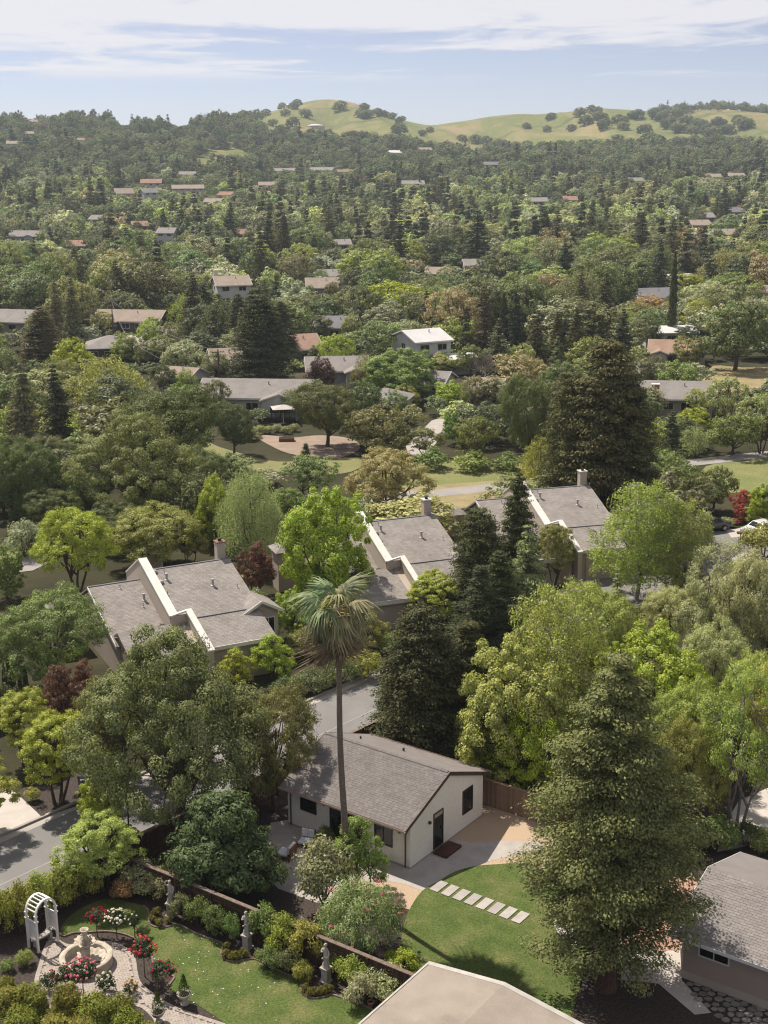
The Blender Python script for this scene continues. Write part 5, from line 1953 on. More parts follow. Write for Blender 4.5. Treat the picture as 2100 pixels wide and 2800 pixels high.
def cottage(bx, by, wpx, d, rot, wallm, roofm, label, h=2.7, p=.36, hip=False, chim=None, wins=3, door=None, name='house', oe=.5, cat='house', terr=False, garage=False, trim='trim_white', wing=False):
    """bx, by: photo pixel of the middle of the near wall's foot; wpx: width in photo pixels"""
    b = GT(bx, by)
    w = wpx / ppm(b + Vector((0, 0, 2)))
    if by < 720:
        rot += random.uniform(-24, 24)
    elif by < 1120 and abs(rot) < 12:
        rot += random.uniform(-17, 17)
    a = math.radians(rot)
    # centre lies half a depth behind the near wall
    c = b + Vector((-math.sin(a), math.cos(a), 0)) * d / 2
    r = thing(name, label, cat, (c.x, c.y, b.z - .02), a)
    x0, x1, y0, y1 = -w / 2, w / 2, -d / 2, d / 2
    sk = 2.0 if b.y > 500 else .0
    if hip:
        MB().box(x0, x1, y0, y1, -sk, h).build('wall', wallm, r)
        e, zr_ = oe, h + p * (d / 2 + oe)
        m = MB()
        rr = max(.2, w / 2 + e - d / 2 - e)
        m.add([(x0 - e, y0 - e, h), (x1 + e, y0 - e, h), (x1 + e, y1 + e, h), (x0 - e, y1 + e, h), (-rr, 0, zr_), (rr, 0, zr_), (x0 - e, y0 - e, h - .15), (x1 + e, y0 - e, h - .15), (x1 + e, y1 + e, h - .15), (x0 - e, y1 + e, h - .15)],
              [(0, 1, 5, 4), (1, 2, 5), (2, 3, 4, 5), (3, 0, 4), (9, 8, 7, 6), (0, 6, 7, 1), (1, 7, 8, 2), (2, 8, 9, 3), (3, 9, 6, 0)])
        m.build('roof', roofm, r)
    else:
        prof = [(y0, -sk), (y1, -sk), (y1, h), (0, h + p * d / 2), (y0, h)]
        MB().add([(x0, y, z) for y, z in prof] + [(x1, y, z) for y, z in prof], [(4, 3, 2, 1, 0), (5, 6, 7, 8, 9)] + [(i, (i + 1) % 5, (i + 1) % 5 + 5, i + 5) for i in range(5)]).build('wall', wallm, r)
        zo = .12
        zr_, ze_ = h + p * d / 2 + zo, h - p * oe + zo
        slab_y(y0 - oe, ze_, 0, zr_, x0 - .35, x1 + .35, .12).build('roof', roofm, r)
        slab_y(y1 + oe, ze_, 0, zr_, x1 + .35, x0 - .35, .12).build('roof', roofm, r)
        for sx, xx in ((-1, x0 - .36), (1, x1 + .36)):
            for ya in (y0 - oe, y1 + oe):
                MB().bar((xx + sx * .03, ya, ze_ - .1), (xx + sx * .03, 0, zr_ - .1), .05, .2).build('rake_board', trim, r)
    MB().box(x0 - (0 if hip else .3), x1 + (0 if hip else .3), y0 - oe - .045, y0 - oe - .003, h - p * oe * (0 if hip else 1) - .14, h - p * oe * (0 if hip else 1) + (.0 if hip else .1)).build('fascia', trim, r)
    if wing:
        ww = w * .32
        xw = x0 + w * .22 if wing < 0 else x1 - w * .22
        prof = [(xw - ww / 2, -sk), (xw + ww / 2, -sk), (xw + ww / 2, h - .05), (xw, h - .05 + p * ww / 2), (xw - ww / 2, h - .05)]
        ya, yb = y0 - 2.2, y0 + .05
        MB().add([(x, ya, z) for x, z in prof] + [(x, yb, z) for x, z in prof], [(0, 1, 2, 3, 4), (9, 8, 7, 6, 5)] + [(i, i + 5, (i + 1) % 5 + 5, (i + 1) % 5) for i in range(5)]).build('wing_wall', wallm, r)
        for s in (-1, 1):
            q = [(xw + s * (ww / 2 + .35), ya - .3, h - .05 - .35 * p + .1), (xw + s * (ww / 2 + .35), y0 + d * .3, h - .05 - .35 * p + .1), (xw, y0 + d * .3, h - .05 + p * ww / 2 + .1), (xw, ya - .3, h - .05 + p * ww / 2 + .1)]
            MB().prism(q if s < 0 else q[::-1], .12).build('wing_roof', roofm, r)
            MB().bar((xw + s * (ww / 2 + .35), ya - .33, h - .35 * p - .02), (xw, ya - .33, h + p * ww / 2 - .02), .05, .18).build('rake_board', trim, r)
        window(r, 'y', ya, xw - ww * .28, xw + ww * .28, 1.0, 2.1, -1, 'trim_white', mull=1, proud=.06)
    n = wins
    for i in range(n):
        xc = x0 + w * (i + .5) / n
        if wing and abs(xc - xw) < w * .2:
            continue
        if door is not None and i == door:
            MB().box(xc - .5, xc + .5, y0 - .05, y0, .05, 2.1).build('door', 'door_red' if label.find('red door') >= 0 else 'bronze', r)
            continue
        if garage and i == 0:
            MB().box(xc - 1.3, xc + 1.3, y0 - .05, y0, .05, 2.2).build('garage_door', 'trim_white', r)
            continue
        ww_ = min(.9, w / n * .3)
        for st in range(2 if h > 4.5 else 1):
            window(r, 'y', y0, xc - ww_, xc + ww_, 1.0 + st * 2.7, 2.1 + st * 2.7, -1, 'trim_white', mull=1, proud=.06)
    for xx, s in ((x0, -1), (x1, 1)):
        window(r, 'x', xx, -.8, .8, 1.0, 2.1, s, 'trim_white', mull=1, proud=.06)
        if h > 4.5:
            window(r, 'x', xx, -.7, .7, 3.7, 4.7, s, 'trim_white', mull=1, proud=.06)
    if chim:
        xc, yc, zt, cm = chim
        cx0 = x0 + w * xc
        ch = MB().box(cx0 - .5, cx0 + .5, yc - .45, yc + .45, 0, zt).build('chimney', cm, r)
        MB().box(cx0 - .57, cx0 + .57, yc - .52, yc + .52, zt + .002, zt + .12).build('cap', 'trim_white', ch)
    MB().lathe([(.15, h), (.1, h + p * d * .36), (.1, h + p * d * .36 + .55), (.02, h + p * d * .36 + .6)], 8, (w * .12, -d * .16, 0)).build('roof_vent', 'vent_metal', r)
    FOOT.append((c.x, c.y, max(w, d) * .5))
    FOOT.append((c.x - math.cos(a) * w * .3, c.y - math.sin(a) * w * .3, d * .55))
    FOOT.append((c.x + math.cos(a) * w * .3, c.y + math.sin(a) * w * .3, d * .55))
    CLEAR.append((bx, by, wpx * .5, max(26, wpx * .22)))
    return r, w, d


CLEAR = []       # photo spots kept free of scattered trees so that a house stays in view: (px, py, half width, depth in front)
cottage(690, 1140, 300, 9.5, -6, 'siding_greyblue', 'roof_grey', 'long grey blue ranch house with deck left of the round oak', wing=1, wins=5, h=2.9)
cottage(475, 1078, 95, 6, -22, 'siding_white', 'roof_tan', 'small white gabled outbuilding beside the long ranch house', wins=1)
cottage(925, 1058, 165, 8.5, -8, 'siding_greyblue', 'roof_grey', 'grey house with broad gable roof and white vents behind the round oak', wins=4, wing=1)
r_, w_, d_ = cottage(1185, 1018, 108, 9, 27, 'siding_white', 'roof_white', 'white two storey house with white roof', h=5.4, p=.3, wins=2)
cottage(1252, 1024, 105, 6, 8, 'siding_white', 'roof_white', 'white single storey annexe right of the two storey house', h=2.6, p=.16, wins=2)
cottage(1172, 1096, 80, 7, -4, 'siding_greyblue', 'roof_grey', 'grey house half hidden behind the feathery green tree', wins=2)
cottage(1325, 1118, 80, 7, -14, 'siding_greyblue', 'roof_tan', 'small grey gabled house beside the bare grey tree', wins=2)
cottage(1040, 1152, 115, 7, -14, 'siding_beige', 'roof_grey', 'tan house low behind the right side of the round oak', wins=2, hip=True)
cottage(625, 1042, 80, 8, 14, 'siding_beige', 'roof_tan', 'tan house at the foot of the dark redwoods', wins=2, h=3.0, p=.45)
cottage(832, 998, 105, 9, 20, 'siding_beige', 'roof_brown', 'brown roofed house with tall white chimney', chim=(.35, 3.2, 6.6, 'siding_white'), wins=3, h=2.9, p=.42)
cottage(300, 992, 125, 8.5, 4, 'siding_dark', 'roof_grey', 'dark charcoal house with hipped grey roof and white window', hip=True, wins=3)
cottage(418, 998, 92, 8, 0, 'siding_dark', 'roof_grey', 'dark charcoal cottage with a red door', hip=True, wins=3, door=2)
rs_, w_, d_ = cottage(440, 958, 85, 8, -6, 'siding_beige', 'roof_grey', 'grey roofed house with solar panels', wins=2, p=.3)
for i in range(4):
    m = MB().prism([(-2.6 + i * 1.25, -3.2, 3.0), (-1.45 + i * 1.25, -3.2, 3.0), (-1.45 + i * 1.25, -1.2, 3.6), (-2.6 + i * 1.25, -1.2, 3.6)], .06)
    m.build('solar_panel', 'solar', rs_)
cottage(345, 912, 185, 9, -3, 'siding_dark', 'roof_tan', 'long brown roofed ranch house with cars outside', wins=5, garage=True, wing=-1)
cottage(35, 915, 145, 10, -14, 'siding_beige', 'roof_grey', 'broad grey roofed house at the left edge of the valley', wins=3)
cottage(130, 1005, 95, 7, 10, 'siding_beige', 'roof_tan', 'pale roofed house hidden behind the brown conifer', wins=2)
cottage(915, 932, 110, 9, -8, 'siding_beige', 'roof_dark', 'house with dark grey roof behind the feathery trees', wins=3)
cottage(1838, 1006, 125, 8, -8, 'siding_pink', 'roof_brown', 'lilac grey house with brown roof and white french doors', wins=3, wing=-1, h=2.8)
cottage(1835, 948, 140, 8, 3, 'siding_white', 'roof_white', 'long house with white roof behind the lilac house', wins=3, p=.18)
cottage(1775, 1072, 70, 7, -14, 'siding_greyblue', 'roof_grey', 'grey cottage between the big redwood and the leafy tree', wins=1)
cottage(1850, 1140, 190, 9, -7, 'siding_beige', 'roof_grey', 'long grey roofed house with a brick chimney', chim=(.18, -4.6, 4.6, 'brick_red'), wins=4)
cottage(1800, 848, 110, 9, 5, 'siding_dark', 'roof_dark', 'dark roofed house behind the tall thin cypress', wins=2, h=3)
cottage(1872, 792, 78, 9, 4, 'siding_beige', 'roof_white', 'bright white roof between the leafy trees', wins=2, p=.22)
cottage(2090, 835, 90, 9, -8, 'siding_beige', 'roof_tan', 'tan roofed house at the right edge', wins=2)
cottage(642, 838, 92, 9, 16, 'siding_white', 'roof_tan', 'white two storey house with chimney among dark trees', h=5.2, wins=2, chim=(.12, 3.6, 8.0, 'siding_white'))
cottage(884, 818, 86, 9, 10, 'siding_beige', 'roof_tan', 'cream house with pale tan roof left of centre', h=3, p=.42, wins=2, wing=1)
cottage(905, 782, 60, 8, -10, 'siding_beige', 'roof_grey', 'small roofs just behind the cream house', wins=2)
cottage(1195, 775, 66, 8, 4, 'siding_dark', 'roof_tan', 'tan roofed bungalow in the middle of the valley', wins=2)
cottage(1300, 750, 58, 8, -8, 'siding_beige', 'roof_grey', 'grey roofed bungalow right of the middle', wins=2)
cottage(940, 688, 40, 8, 0, 'siding_greyblue', 'roof_grey', 'small house at the end of the cypress row', wins=1)
cottage(62, 668, 76, 10, -6, 'siding_greyblue', 'roof_grey', 'blue grey house with white windows at far left', wins=3, wing=1, h=3.2)
cottage(205, 692, 58, 9, 4, 'siding_beige', 'roof_terracotta', 'terracotta roofed house at far left', wins=2)
cottage(414, 524, 54, 11, -5, 'siding_pink', 'roof_terracotta', 'pink villa on the lower slope', h=5.2, wins=3)
cottage(414, 552, 38, 10, 8, 'siding_greyblue', 'roof_dark', 'blue two storey house below the pink villa', h=5.2, wins=2)
cottage(342, 544, 48, 10, 8, 'siding_beige', 'roof_tan', 'tan roofed house left of the pink villa', wins=2, h=3.2, p=.5)
cottage(515, 538, 84, 10, -3, 'siding_pink', 'roof_tan', 'wide cream villa right of the pink villa', h=4.8, wins=5)
cottage(612, 546, 40, 9, 6, 'siding_beige', 'roof_terracotta', 'orange roofed house right of the wide villa', wins=2)
cottage(580, 566, 50, 9, -6, 'siding_beige', 'roof_tan', 'pale roofed house below the orange roofed house', wins=2)
cottage(262, 616, 40, 9, 6, 'siding_white', 'roof_grey', 'white house among trees at far left', wins=2)
cottage(385, 634, 40, 9, -6, 'siding_beige', 'roof_terracotta', 'pink walled house beside the dark conifers', wins=2)
cottage(665, 658, 36, 9, 0, 'siding_white', 'roof_terracotta', 'small house with bright orange roof', wins=2)
cottage(452, 672, 46, 9, 10, 'siding_white', 'roof_grey', 'two storey white house in the conifers', h=5, wins=2)
cottage(512, 488, 44, 10, 0, 'siding_beige', 'roof_grey', 'flat grey house below the tan knoll', wins=3)
cottage(735, 518, 52, 10, 4, 'siding_pink', 'roof_tan', 'cream house on the central slope', wins=3)
cottage(875, 476, 66, 11, 2, 'siding_beige', 'roof_grey', 'long grey house on the central slope', wins=4)
cottage(775, 478, 58, 10, -2, 'siding_beige', 'roof_grey', 'grey roofed house below the water tank', wins=3)
cottage(945, 480, 40, 8, 2, 'roof_terracotta', 'roof_terracotta', 'low red building right of the long grey house', wins=2)
cottage(1130, 514, 60, 10, -4, 'siding_dark', 'roof_grey', 'grey house with dark chimney in the wood', wins=3, chim=(.8, -2, 5.5, 'siding_dark'))
cottage(1080, 426, 36, 10, 0, 'siding_white', 'roof_white', 'white roofed barn below the grass hill', wins=2)
cottage(1165, 418, 34, 10, 0, 'siding_pink', 'roof_tan', 'cream house below the saddle of the hills', wins=2)
cottage(1345, 460, 44, 11, 4, 'siding_dark', 'roof_dark', 'dark roofed house below the grass saddle', wins=2)
cottage(1950, 494, 44, 10, -4, 'siding_pink', 'roof_tan', 'cream house on the right slope', wins=3)
cottage(2015, 492, 42, 10, 2, 'siding_pink', 'roof_tan', 'second cream house farther right on the slope', wins=3)
cottage(1745, 505, 40, 10, -4, 'siding_beige', 'roof_grey', 'grey roofed house right of the red spire', wins=2)
cottage(1920, 632, 56, 10, 4, 'siding_beige', 'roof_tan', 'tan house among the right conifers', wins=2)
cottage(1990, 660, 70, 10, -3, 'siding_beige', 'roof_tan', 'low tan house behind the blossom trees', wins=3)
cottage(1478, 564, 44, 10, 0, 'siding_beige', 'roof_grey', 'grey roofed house below the red spire', wins=3)
cottage(1560, 560, 36, 10, 3, 'siding_pink', 'roof_terracotta', 'pink roofed house below the red spire', wins=2)
cottage(2020, 594, 40, 10, 0, 'siding_greyblue', 'roof_dark', 'blue grey roof in the right conifers', wins=2)
cottage(1935, 610, 44, 10, 0, 'siding_greyblue', 'roof_grey', 'blue roofed house beside the right conifers', wins=2)
cottage(90, 340, 26, 11, 0, 'siding_beige', 'roof_brown', 'house on the left skyline', wins=2)
cottage(338, 350, 26, 11, 0, 'siding_pink', 'roof_tan', 'pale house on the middle of the left skyline', wins=2)
cottage(500, 352, 36, 11, 0, 'siding_pink', 'roof_tan', 'long house on the left skyline nearest the hill', wins=3)
cottage(35, 402, 32, 11, 10, 'siding_pink', 'roof_tan', 'pink house on the upper left slope', wins=2)
cottage(80, 374, 22, 10, 0, 'siding_beige', 'roof_tan', 'small tan house high on the left slope', wins=2)
cottage(225, 392, 22, 10, 0, 'siding_pink', 'roof_terracotta', 'orange house on the left slope', wins=2)

# deck, umbrellas and raised bed by the long ranch house
dk = G(760, 1148)
dt = thing('wooden_deck', 'raised brown wooden deck with railing behind the round oak', 'deck', (dk.x, dk.y, 0), -.1)
for i in range(12):
    MB().box(-2.6, 2.6, -1.5 + i * .25, -1.5 + i * .25 + .235, .5, .54).build('plank', 'fence_cap', dt)
MB().box(-2.58, 2.58, -1.48, 1.48, 0, .497).build('skirt', 'fence_wood', dt)
for i in range(9):
    MB().box(-2.6 + i * .64, -2.52 + i * .64, -1.5, -1.42, .54, 1.4).build('baluster', 'fence_wood', dt)
MB().box(-2.65, 2.65, -1.54, -1.38, 1.4, 1.46).build('handrail', 'fence_wood', dt)
for px_, py_, col_, lab in ((782, 1108, 'cushion', 'pale square patio umbrella over the deck'), (775, 1158, 'concrete_light', 'grey patio umbrella over the terrace table')):
    q = G(px_, py_)
    u = thing('patio_umbrella', lab, 'umbrella', (q.x, q.y, .02), .2)
    MB().tube([(0, 0, 0), (0, 0, 2.5)], .04, 6).build('pole', 'white_paint', u)
    MB().add([(-1.6, -1.4, 2.2), (1.6, -1.4, 2.2), (1.6, 1.4, 2.2), (-1.6, 1.4, 2.2), (0, 0, 2.65)], [(0, 1, 4), (1, 2, 4), (2, 3, 4), (3, 0, 4)]).build('canopy', col_, u)
    MB().lathe([(.3, 0), (.3, .06), (.06, .1)], 10).build('foot', 'concrete', u)
q = G(784, 1206)
rb_ = thing('raised_bed', 'small wooden raised planter on the dirt yard', 'planter', (q.x, q.y, .01), .05)
for a_ in ((-1, 1, -.5, -.45), (-1, 1, .45, .5), (-1, -.95, -.448, .448), (.95, 1, -.448, .448)):
    MB().box(*a_, 0, .45).build('plank', 'teak', rb_)
MB().box(-.95, .95, -.45, .45, 0, .38).build('soil', 'mulch', rb_)
q = G(1898, 1000)
gs = thing('garden_shed', 'small white round topped shed beside the lilac house', 'shed', (q.x, q.y, 0), -.1)
prof = [(-1.6, 0), (1.6, 0), (1.6, 1.5), (1.2, 2.0), (.5, 2.2), (-.5, 2.2), (-1.2, 2.0), (-1.6, 1.5)]
MB().add([(x, -1.2, z) for x, z in prof] + [(x, 1.2, z) for x, z in prof], [tuple(range(8)), tuple(range(15, 7, -1))] + [(i, i + 8, (i + 1) % 8 + 8, (i + 1) % 8) for i in range(8)]).build('shell', 'siding_white', gs)
MB().box(-.5, .5, -1.24, -1.2, .05, 1.7).build('door', 'siding_greyblue', gs)

# church with a steep red sail roof
q = GT(1590, 508)
chh = thing('church', 'church with steep red pointed roof in the right wood', 'church', (q.x, q.y, q.z), 0)
k = 1 / ppm(q)
m = MB()
m.add([(-22 * k, 0, 2), (20 * k, 0, 2), (20 * k, 12, 2), (-22 * k, 12, 2), (13 * k, 5, 34 * k), (-4 * k, 5, 10 * k), (4 * k, 5, 17 * k)], [(0, 1, 4, 6, 5), (1, 2, 4), (2, 3, 5, 6, 4), (3, 0, 5), (3, 2, 1, 0)])
m.build('roof', 'roof_terracotta', chh)
MB().box(-18 * k, 17 * k, 1, 11, -2, 2.2).build('wall', 'siding_beige', chh)
# water tanks
for px_, py_, w_, lab in ((862, 352, 50, 'large white domed water tank in the trees below the peak'), (796, 294, 32, 'white domed water tank on the shoulder of the peak')):
    q = GT(px_, py_)
    rr = w_ / 2 / ppm(q)
    t_ = thing('water_tank', lab, 'water tank', (q.x, q.y + rr, q.z), 0)
    MB().lathe([(rr, -2), (rr, 2.5), (rr * .99, 2.8)], 28).build('tank', 'siding_beige', t_)
    MB().lathe([(rr * 1.01, 2.801), (rr * .8, 3.9), (rr * .45, 4.8), (rr * .02, 5.1)], 28).build('dome', 'roof_white', t_, True)


# vehicles
def car(px, py, rot, mat, label, base=None):
    q = G(px, py) if base is None else base
    r = thing('parked_car', label, 'car', (q.x, q.y, .012), math.radians(rot), 'parked cars')
    prof = [(-2.2, .35), (-2.25, .6), (-2.15, .85), (-1.3, .95), (-.75, 1.38), (.85, 1.42), (1.6, 1.0), (2.15, .9), (2.25, .6), (2.2, .35)]
    wid = [.80, .86, .86, .86, .68, .68, .82, .84, .86, .80]
    n = len(prof)
    v = [(x, -w, z) for (x, z), w in zip(prof, wid)] + [(x, w, z) for (x, z), w in zip(prof, wid)]
    MB().add(v, [tuple(range(n)), tuple(range(2 * n - 1, n - 1, -1))] + [(i, i + n, (i + 1) % n + n, (i + 1) % n) for i in range(n)]).build('body', mat, r)
    MB().add([(-1.22, -.76, 1.005), (-.76, -.64, 1.375), (-.76, .64, 1.375), (-1.22, .76, 1.005)], [(0, 1, 2, 3)])
    for nm, q4 in (('windscreen', [(-1.235, -.72, 1.02), (-1.235, .72, 1.02), (-.80, .62, 1.365), (-.80, -.62, 1.365)]), ('rear_window', [(1.55, .70, 1.05), (1.55, -.70, 1.05), (.93, -.60, 1.40), (.93, .60, 1.40)])):
        c = sum((Vector(p) for p in q4), Vector()) / 4
        nn = (Vector(q4[1]) - Vector(q4[0])).cross(Vector(q4[2]) - Vector(q4[1])).normalized()
        if nn.z < 0:
            nn = -nn
        MB().prism([Vector(p) + nn * .02 for p in q4], .03).build(nm, 'glass', r)
    for s in (-1, 1):
        MB().add([(-1.1, s * .83, 1.0), (1.4, s * .83, 1.02), (.8, s * .70, 1.36), (-.7, s * .70, 1.34), (-1.1, s * .80, 1.0), (1.4, s * .80, 1.02), (.8, s * .66, 1.36), (-.7, s * .66, 1.34)], [(0, 1, 2, 3), (7, 6, 5, 4), (0, 4, 5, 1), (2, 6, 7, 3)]).build('side_window', 'glass', r)
        for x in (-1.4, 1.4):
            w = MB().tube([(x, s * .70, .33), (x, s * .90, .33)], .33, 14).build('wheel', 'tyre', r)
            MB().tube([(x, s * .90, .33), (x, s * .915, .33)], .2, 12).build('rim', 'vent_metal', w)
        MB().box(-2.28, -2.2, s * .62 - .14, s * .62 + .14, .62, .76).build('headlight', 'white_paint', r)
        MB().box(2.2, 2.28, s * .62 - .14, s * .62 + .14, .62, .78).build('tail_light', 'car_red', r)


car(1935, 1452, 205, 'car_dark', 'dark car parked at the edge of the court beside the light green tree')
car(2085, 1462, 30, 'car_white', 'white car partly hidden behind the round shrub at right edge')
car(325, 908, 10, 'car_white', 'white car parked outside the long brown roofed ranch house')
car(300, 905, 15, 'car_white', 'second white car parked left of the first by the ranch house')
car(385, 906, 170, 'car_red', 'red car parked by the brown roofed ranch house')
car(455, 908, 5, 'car_dark', 'dark car parked under trees right of the ranch house')
car(1935, 740, 0, 'car_red', 'tiny red car among the trees at right')
q = G(2022, 1512)
lt = thing('lamp_post', 'short lamp post with flat wooden top at the parking court', 'lamp post', (q.x, q.y, 0))
MB().tube([(0, 0, 0), (0, 0, 1.9)], .06, 8).build('pole', 'bronze', lt)
MB().box(-.35, .35, -.2, .2, 1.9, 2.08).build('lamp_head', 'teak', lt)
q = G(420, 1560)
uc = thing('utility_cabinet', 'white metal cabinet behind the stepped parapet roof', 'cabinet', (q.x, q.y, 0), .4)
MB().box(-.75, .75, -.55, .55, 0, 2.5).build('body', 'siding_white', uc)
MB().box(-.82, .82, -.62, .62, 2.502, 2.62).build('lid', 'roof_white', uc)
MB().box(-.6, .6, -.58, -.552, .2, 2.3).build('door', 'siding_beige', uc)

# power poles and wires
poles = []
for px_, py_, ty_, lab in ((312, 948, 818, 'tall wooden power pole left of the solar panel house'), (365, 1000, 932, 'wooden power pole between the two charcoal houses'), (600, 1068, 955, 'dark wooden power pole in front of the dark redwoods'), (67, 915, 880, 'short wooden power pole at the left edge'), (978, 915, 880, 'wooden power pole beside the dark grey roof'), (1090, 772, 702, 'power pole near the cypress row'), (1200, 735, 708, 'power pole in the middle of the valley')):
    q = G(px_, py_)
    d_ = ray(px_, ty_)
    h_ = CAMH + d_.z * q.y / d_.y
    t_ = thing('power_pole', lab, 'power pole', (q.x, q.y, 0), .3)
    MB().tube([(0, 0, 0), (0, 0, h_)], [.14, .09], 8).build('pole', 'bark', t_)
    MB().box(-1.0, 1.0, -.06, .06, h_ - .5, h_ - .38).build('crossarm', 'bark', t_)
    for sx in (-.9, -.4, .4, .9):
        MB().tube([(sx, 0, h_ - .38), (sx, 0, h_ - .2)], .04, 6).build('insulator', 'white_paint', t_)
    poles.append((q, h_))


def wire(a, b, label, sag=1.2, r=.025):
    a, b = Vector(a), Vector(b)
    pts = []
    for i in range(13):
        t = i / 12
        p = a.lerp(b, t)
        p.z -= sag * 4 * t * (1 - t)
        pts.append(p)
    tag(MB().tube(pts, r, 5).build('power_line', 'chainlink'), label, 'wire', 'overhead power lines')


top = lambda i: poles[i][0] + Vector((0, 0, poles[i][1] - .25))
wire(top(0), top(1), 'sagging wire from the tall pole to the charcoal houses')
wire(top(1), top(2), 'sagging wire from the charcoal houses to the redwood pole')
wire(top(3), top(0), 'long sagging wire from the left edge to the tall pole')
wire(top(0), top(2), 'sagging wire from the tall pole to the redwood pole')
wire(top(5), top(6), 'sagging wire between the two middle valley poles')
wire(top(1), G(640, 1040, 3), 'house wire from the charcoal cottage pole to the tan house')
wire(G(1330, 880, 6), G(1480, 1010, 4), 'pale wire slanting down behind the big redwoods')
# ------------------------------------------------------------------ palm


def palm(px, py, ty, label, crown_px):
    b = G(px, py)
    d = ray(px - 18, ty)
    h = CAMH + d.z * b.y / d.y
    rt = thing('palm_tree', label, 'tree', (b.x, b.y, 0))
    lean = (PX((b.x, b.y, h))[0])
    tx = (918 - lean) / ppm((b.x, b.y, h))
    n = 26
    pts, rad = [], []
    for i in range(n + 1):
        t = i / n
        pts.append((tx * t ** 1.3 + .05 * math.sin(t * 9), .04 * math.sin(t * 6), h * t))
        rad.append((.178 - .06 * t) * (1 + .05 * (i % 2)) + (.12 if i == 0 else 0))
    MB().tube(pts, rad, 12).build('trunk', 'palm_bark', rt, True)
    top = Vector(pts[-1])
    rg = np.random.default_rng(5)
    RL = crown_px / 2 / ppm((b.x, b.y, h))

    def fan_mesh(name, seed, mat, dead=False):
        """costapalmate leaf: petiole then a fan of narrow folded blades with hanging tips. +x is outward"""
        r2 = np.random.default_rng(seed)
        m = MB()
        pl = RL * .52
        droop = .30 if not dead else 1.6
        path = []
        for i in range(5):
            t = i / 4
            path.append(Vector((pl * t, 0, -droop * .25 * t * t)))
        m.tube(path, [.035, .03, .026, .022, .018], 5, cap=False)
        hub = path[-1]
        nb = 30
        for i in range(nb):
            a = -2.15 + 4.3 * i / (nb - 1)
            L = RL * (.66 - .12 * abs(a) / 2.15) * r2.uniform(.9, 1.08)
            dr = Vector((math.cos(a), math.sin(a), 0))
            side = Vector((-math.sin(a), math.cos(a), 0))
            q = []
            for k in range(5):
                s = k / 4
                fall = (.10 * s + 1.25 * max(0, s - .34) ** 1.3 * r2.uniform(.7, 1.5)) * L * (1 + 1.2 * dead)
                q.append(hub + dr * L * s * (1 - .18 * max(0, s - .5)) + Vector((0, 0, -fall + .05 * math.cos(a * 1.2) * s)))
            wd = [.03, .062, .055, .034, .004]
            v, f = [], []
            for k in range(5):
                v += [q[k] - side * wd[k], q[k] + Vector((0, 0, .022)), q[k] + side * wd[k]]
            for k in range(4):
                f += [(k * 3, k * 3 + 3, k * 3 + 4, k * 3 + 1), (k * 3 + 1, k * 3 + 4, k * 3 + 5, k * 3 + 2)]
            m.add(v, f)
        return m.mesh(name, mat)

    fans = [fan_mesh('frond', 100 + i, 'leaf') for i in range(4)]
    deadf = [fan_mesh('dead_frond', 200 + i, 'palm_skirt', True) for i in range(2)]
    for i in range(18):
        t = i / 17
        el = 1.2 - 1.75 * t ** .8
        az = i * 2.399 + rg.uniform(-.2, .2)
        put('frond', fans[i % 4], rt, top + Vector((0, 0, .25 * (1 - t))), (rg.uniform(-.3, .3), -el, az), rg.uniform(.86, 1.06), (.25 * rg.uniform(.85, 1.15), .272 * rg.uniform(.92, 1.08), .145))
    for i in range(14):
        az = i * 2.399
        put('dead_frond', deadf[i % 2], rt, top + Vector((0, 0, -.2 - .045 * i)), (rg.uniform(-.3, .3), rg.uniform(.95, 1.35), az), rg.uniform(.6, .85))
    MB().lathe([(.18, -.5), (.30, -.2), (.26, .1), (.1, .35)], 10, top).build('crown_shaft', 'palm_skirt', rt)
    for i in range(4):
        a = i * 1.7 + .4
        MB().tube([top, top + Vector((math.cos(a) * .9, math.sin(a) * .9, .1)), top + Vector((math.cos(a) * 1.7, math.sin(a) * 1.7, -.9))], [.03, .025, .01], 5).build('flower_stalk', 'straw_stalk', rt)


mk('straw_stalk', (.45, .28, .14), rough=.9)
palm(946, 2442, 1672, 'tall fan palm with slim grey trunk in front of the white house', 222)

# ------------------------------------------------------------------ trees of the near and middle ground, placed one by one
T = tree
T('oak_a', 488, 2262, 1745, 510, 'oakgrey', 'very large grey green oak beside the street', 'oak_tree')
T('oak_b', 750, 2215, 1866, 250, 'oakgrey', 'slim grey green tree pressed against the left end of the white house', 'broadleaf_tree')
T('maple_a', 285, 2262, 2090, 130, 'lime', 'young yellow green tree under the left side of the big oak', 'young_tree')
T('magnolia', 620, 2440, 2190, 320, 'magnolia', 'dark glossy leaved tree between the garden fence and the patio', 'broadleaf_tree')
T('maple_b', 160, 2196, 1955, 220, 'yellow', 'yellow green maple beside the left driveway', 'maple_tree')
T('maple_b', 70, 2090, 1890, 170, 'yellow', 'yellow maple just behind the driveway maple', 'maple_tree')
T('small', 165, 2010, 1835, 150, 'plum', 'purple leaved plum left of the big oak', 'plum_tree')
T('small', 235, 1960, 1810, 110, 'plum', 'small purple plum behind the big oak', 'plum_tree')
for i, (x, ty, by) in enumerate(((18, 1812, 1925), (31, 1792, 1930), (43, 1838, 1932), (60, 1840, 1928), (75, 1818, 1926))):
    T('cypress', x, by, ty, 17, 'conifer', 'slim dark cypress by the left townhouse, %s from the left edge' % ordn[i], 'cypress_tree', group='slim cypresses by the left townhouse')
T('oak_b', 138, 1880, 1612, 310, 'dense', 'dense rounded green tree in front of the left townhouse roof', 'broadleaf_tree')
T('umbrella', 212, 1618, 1385, 240, 'yellow', 'spreading yellow green tree left behind the stepped parapet roof', 'broadleaf_tree')
T('oak_b', 415, 1548, 1385, 260, 'olive', 'olive green tree right behind the stepped parapet roof', 'broadleaf_tree')
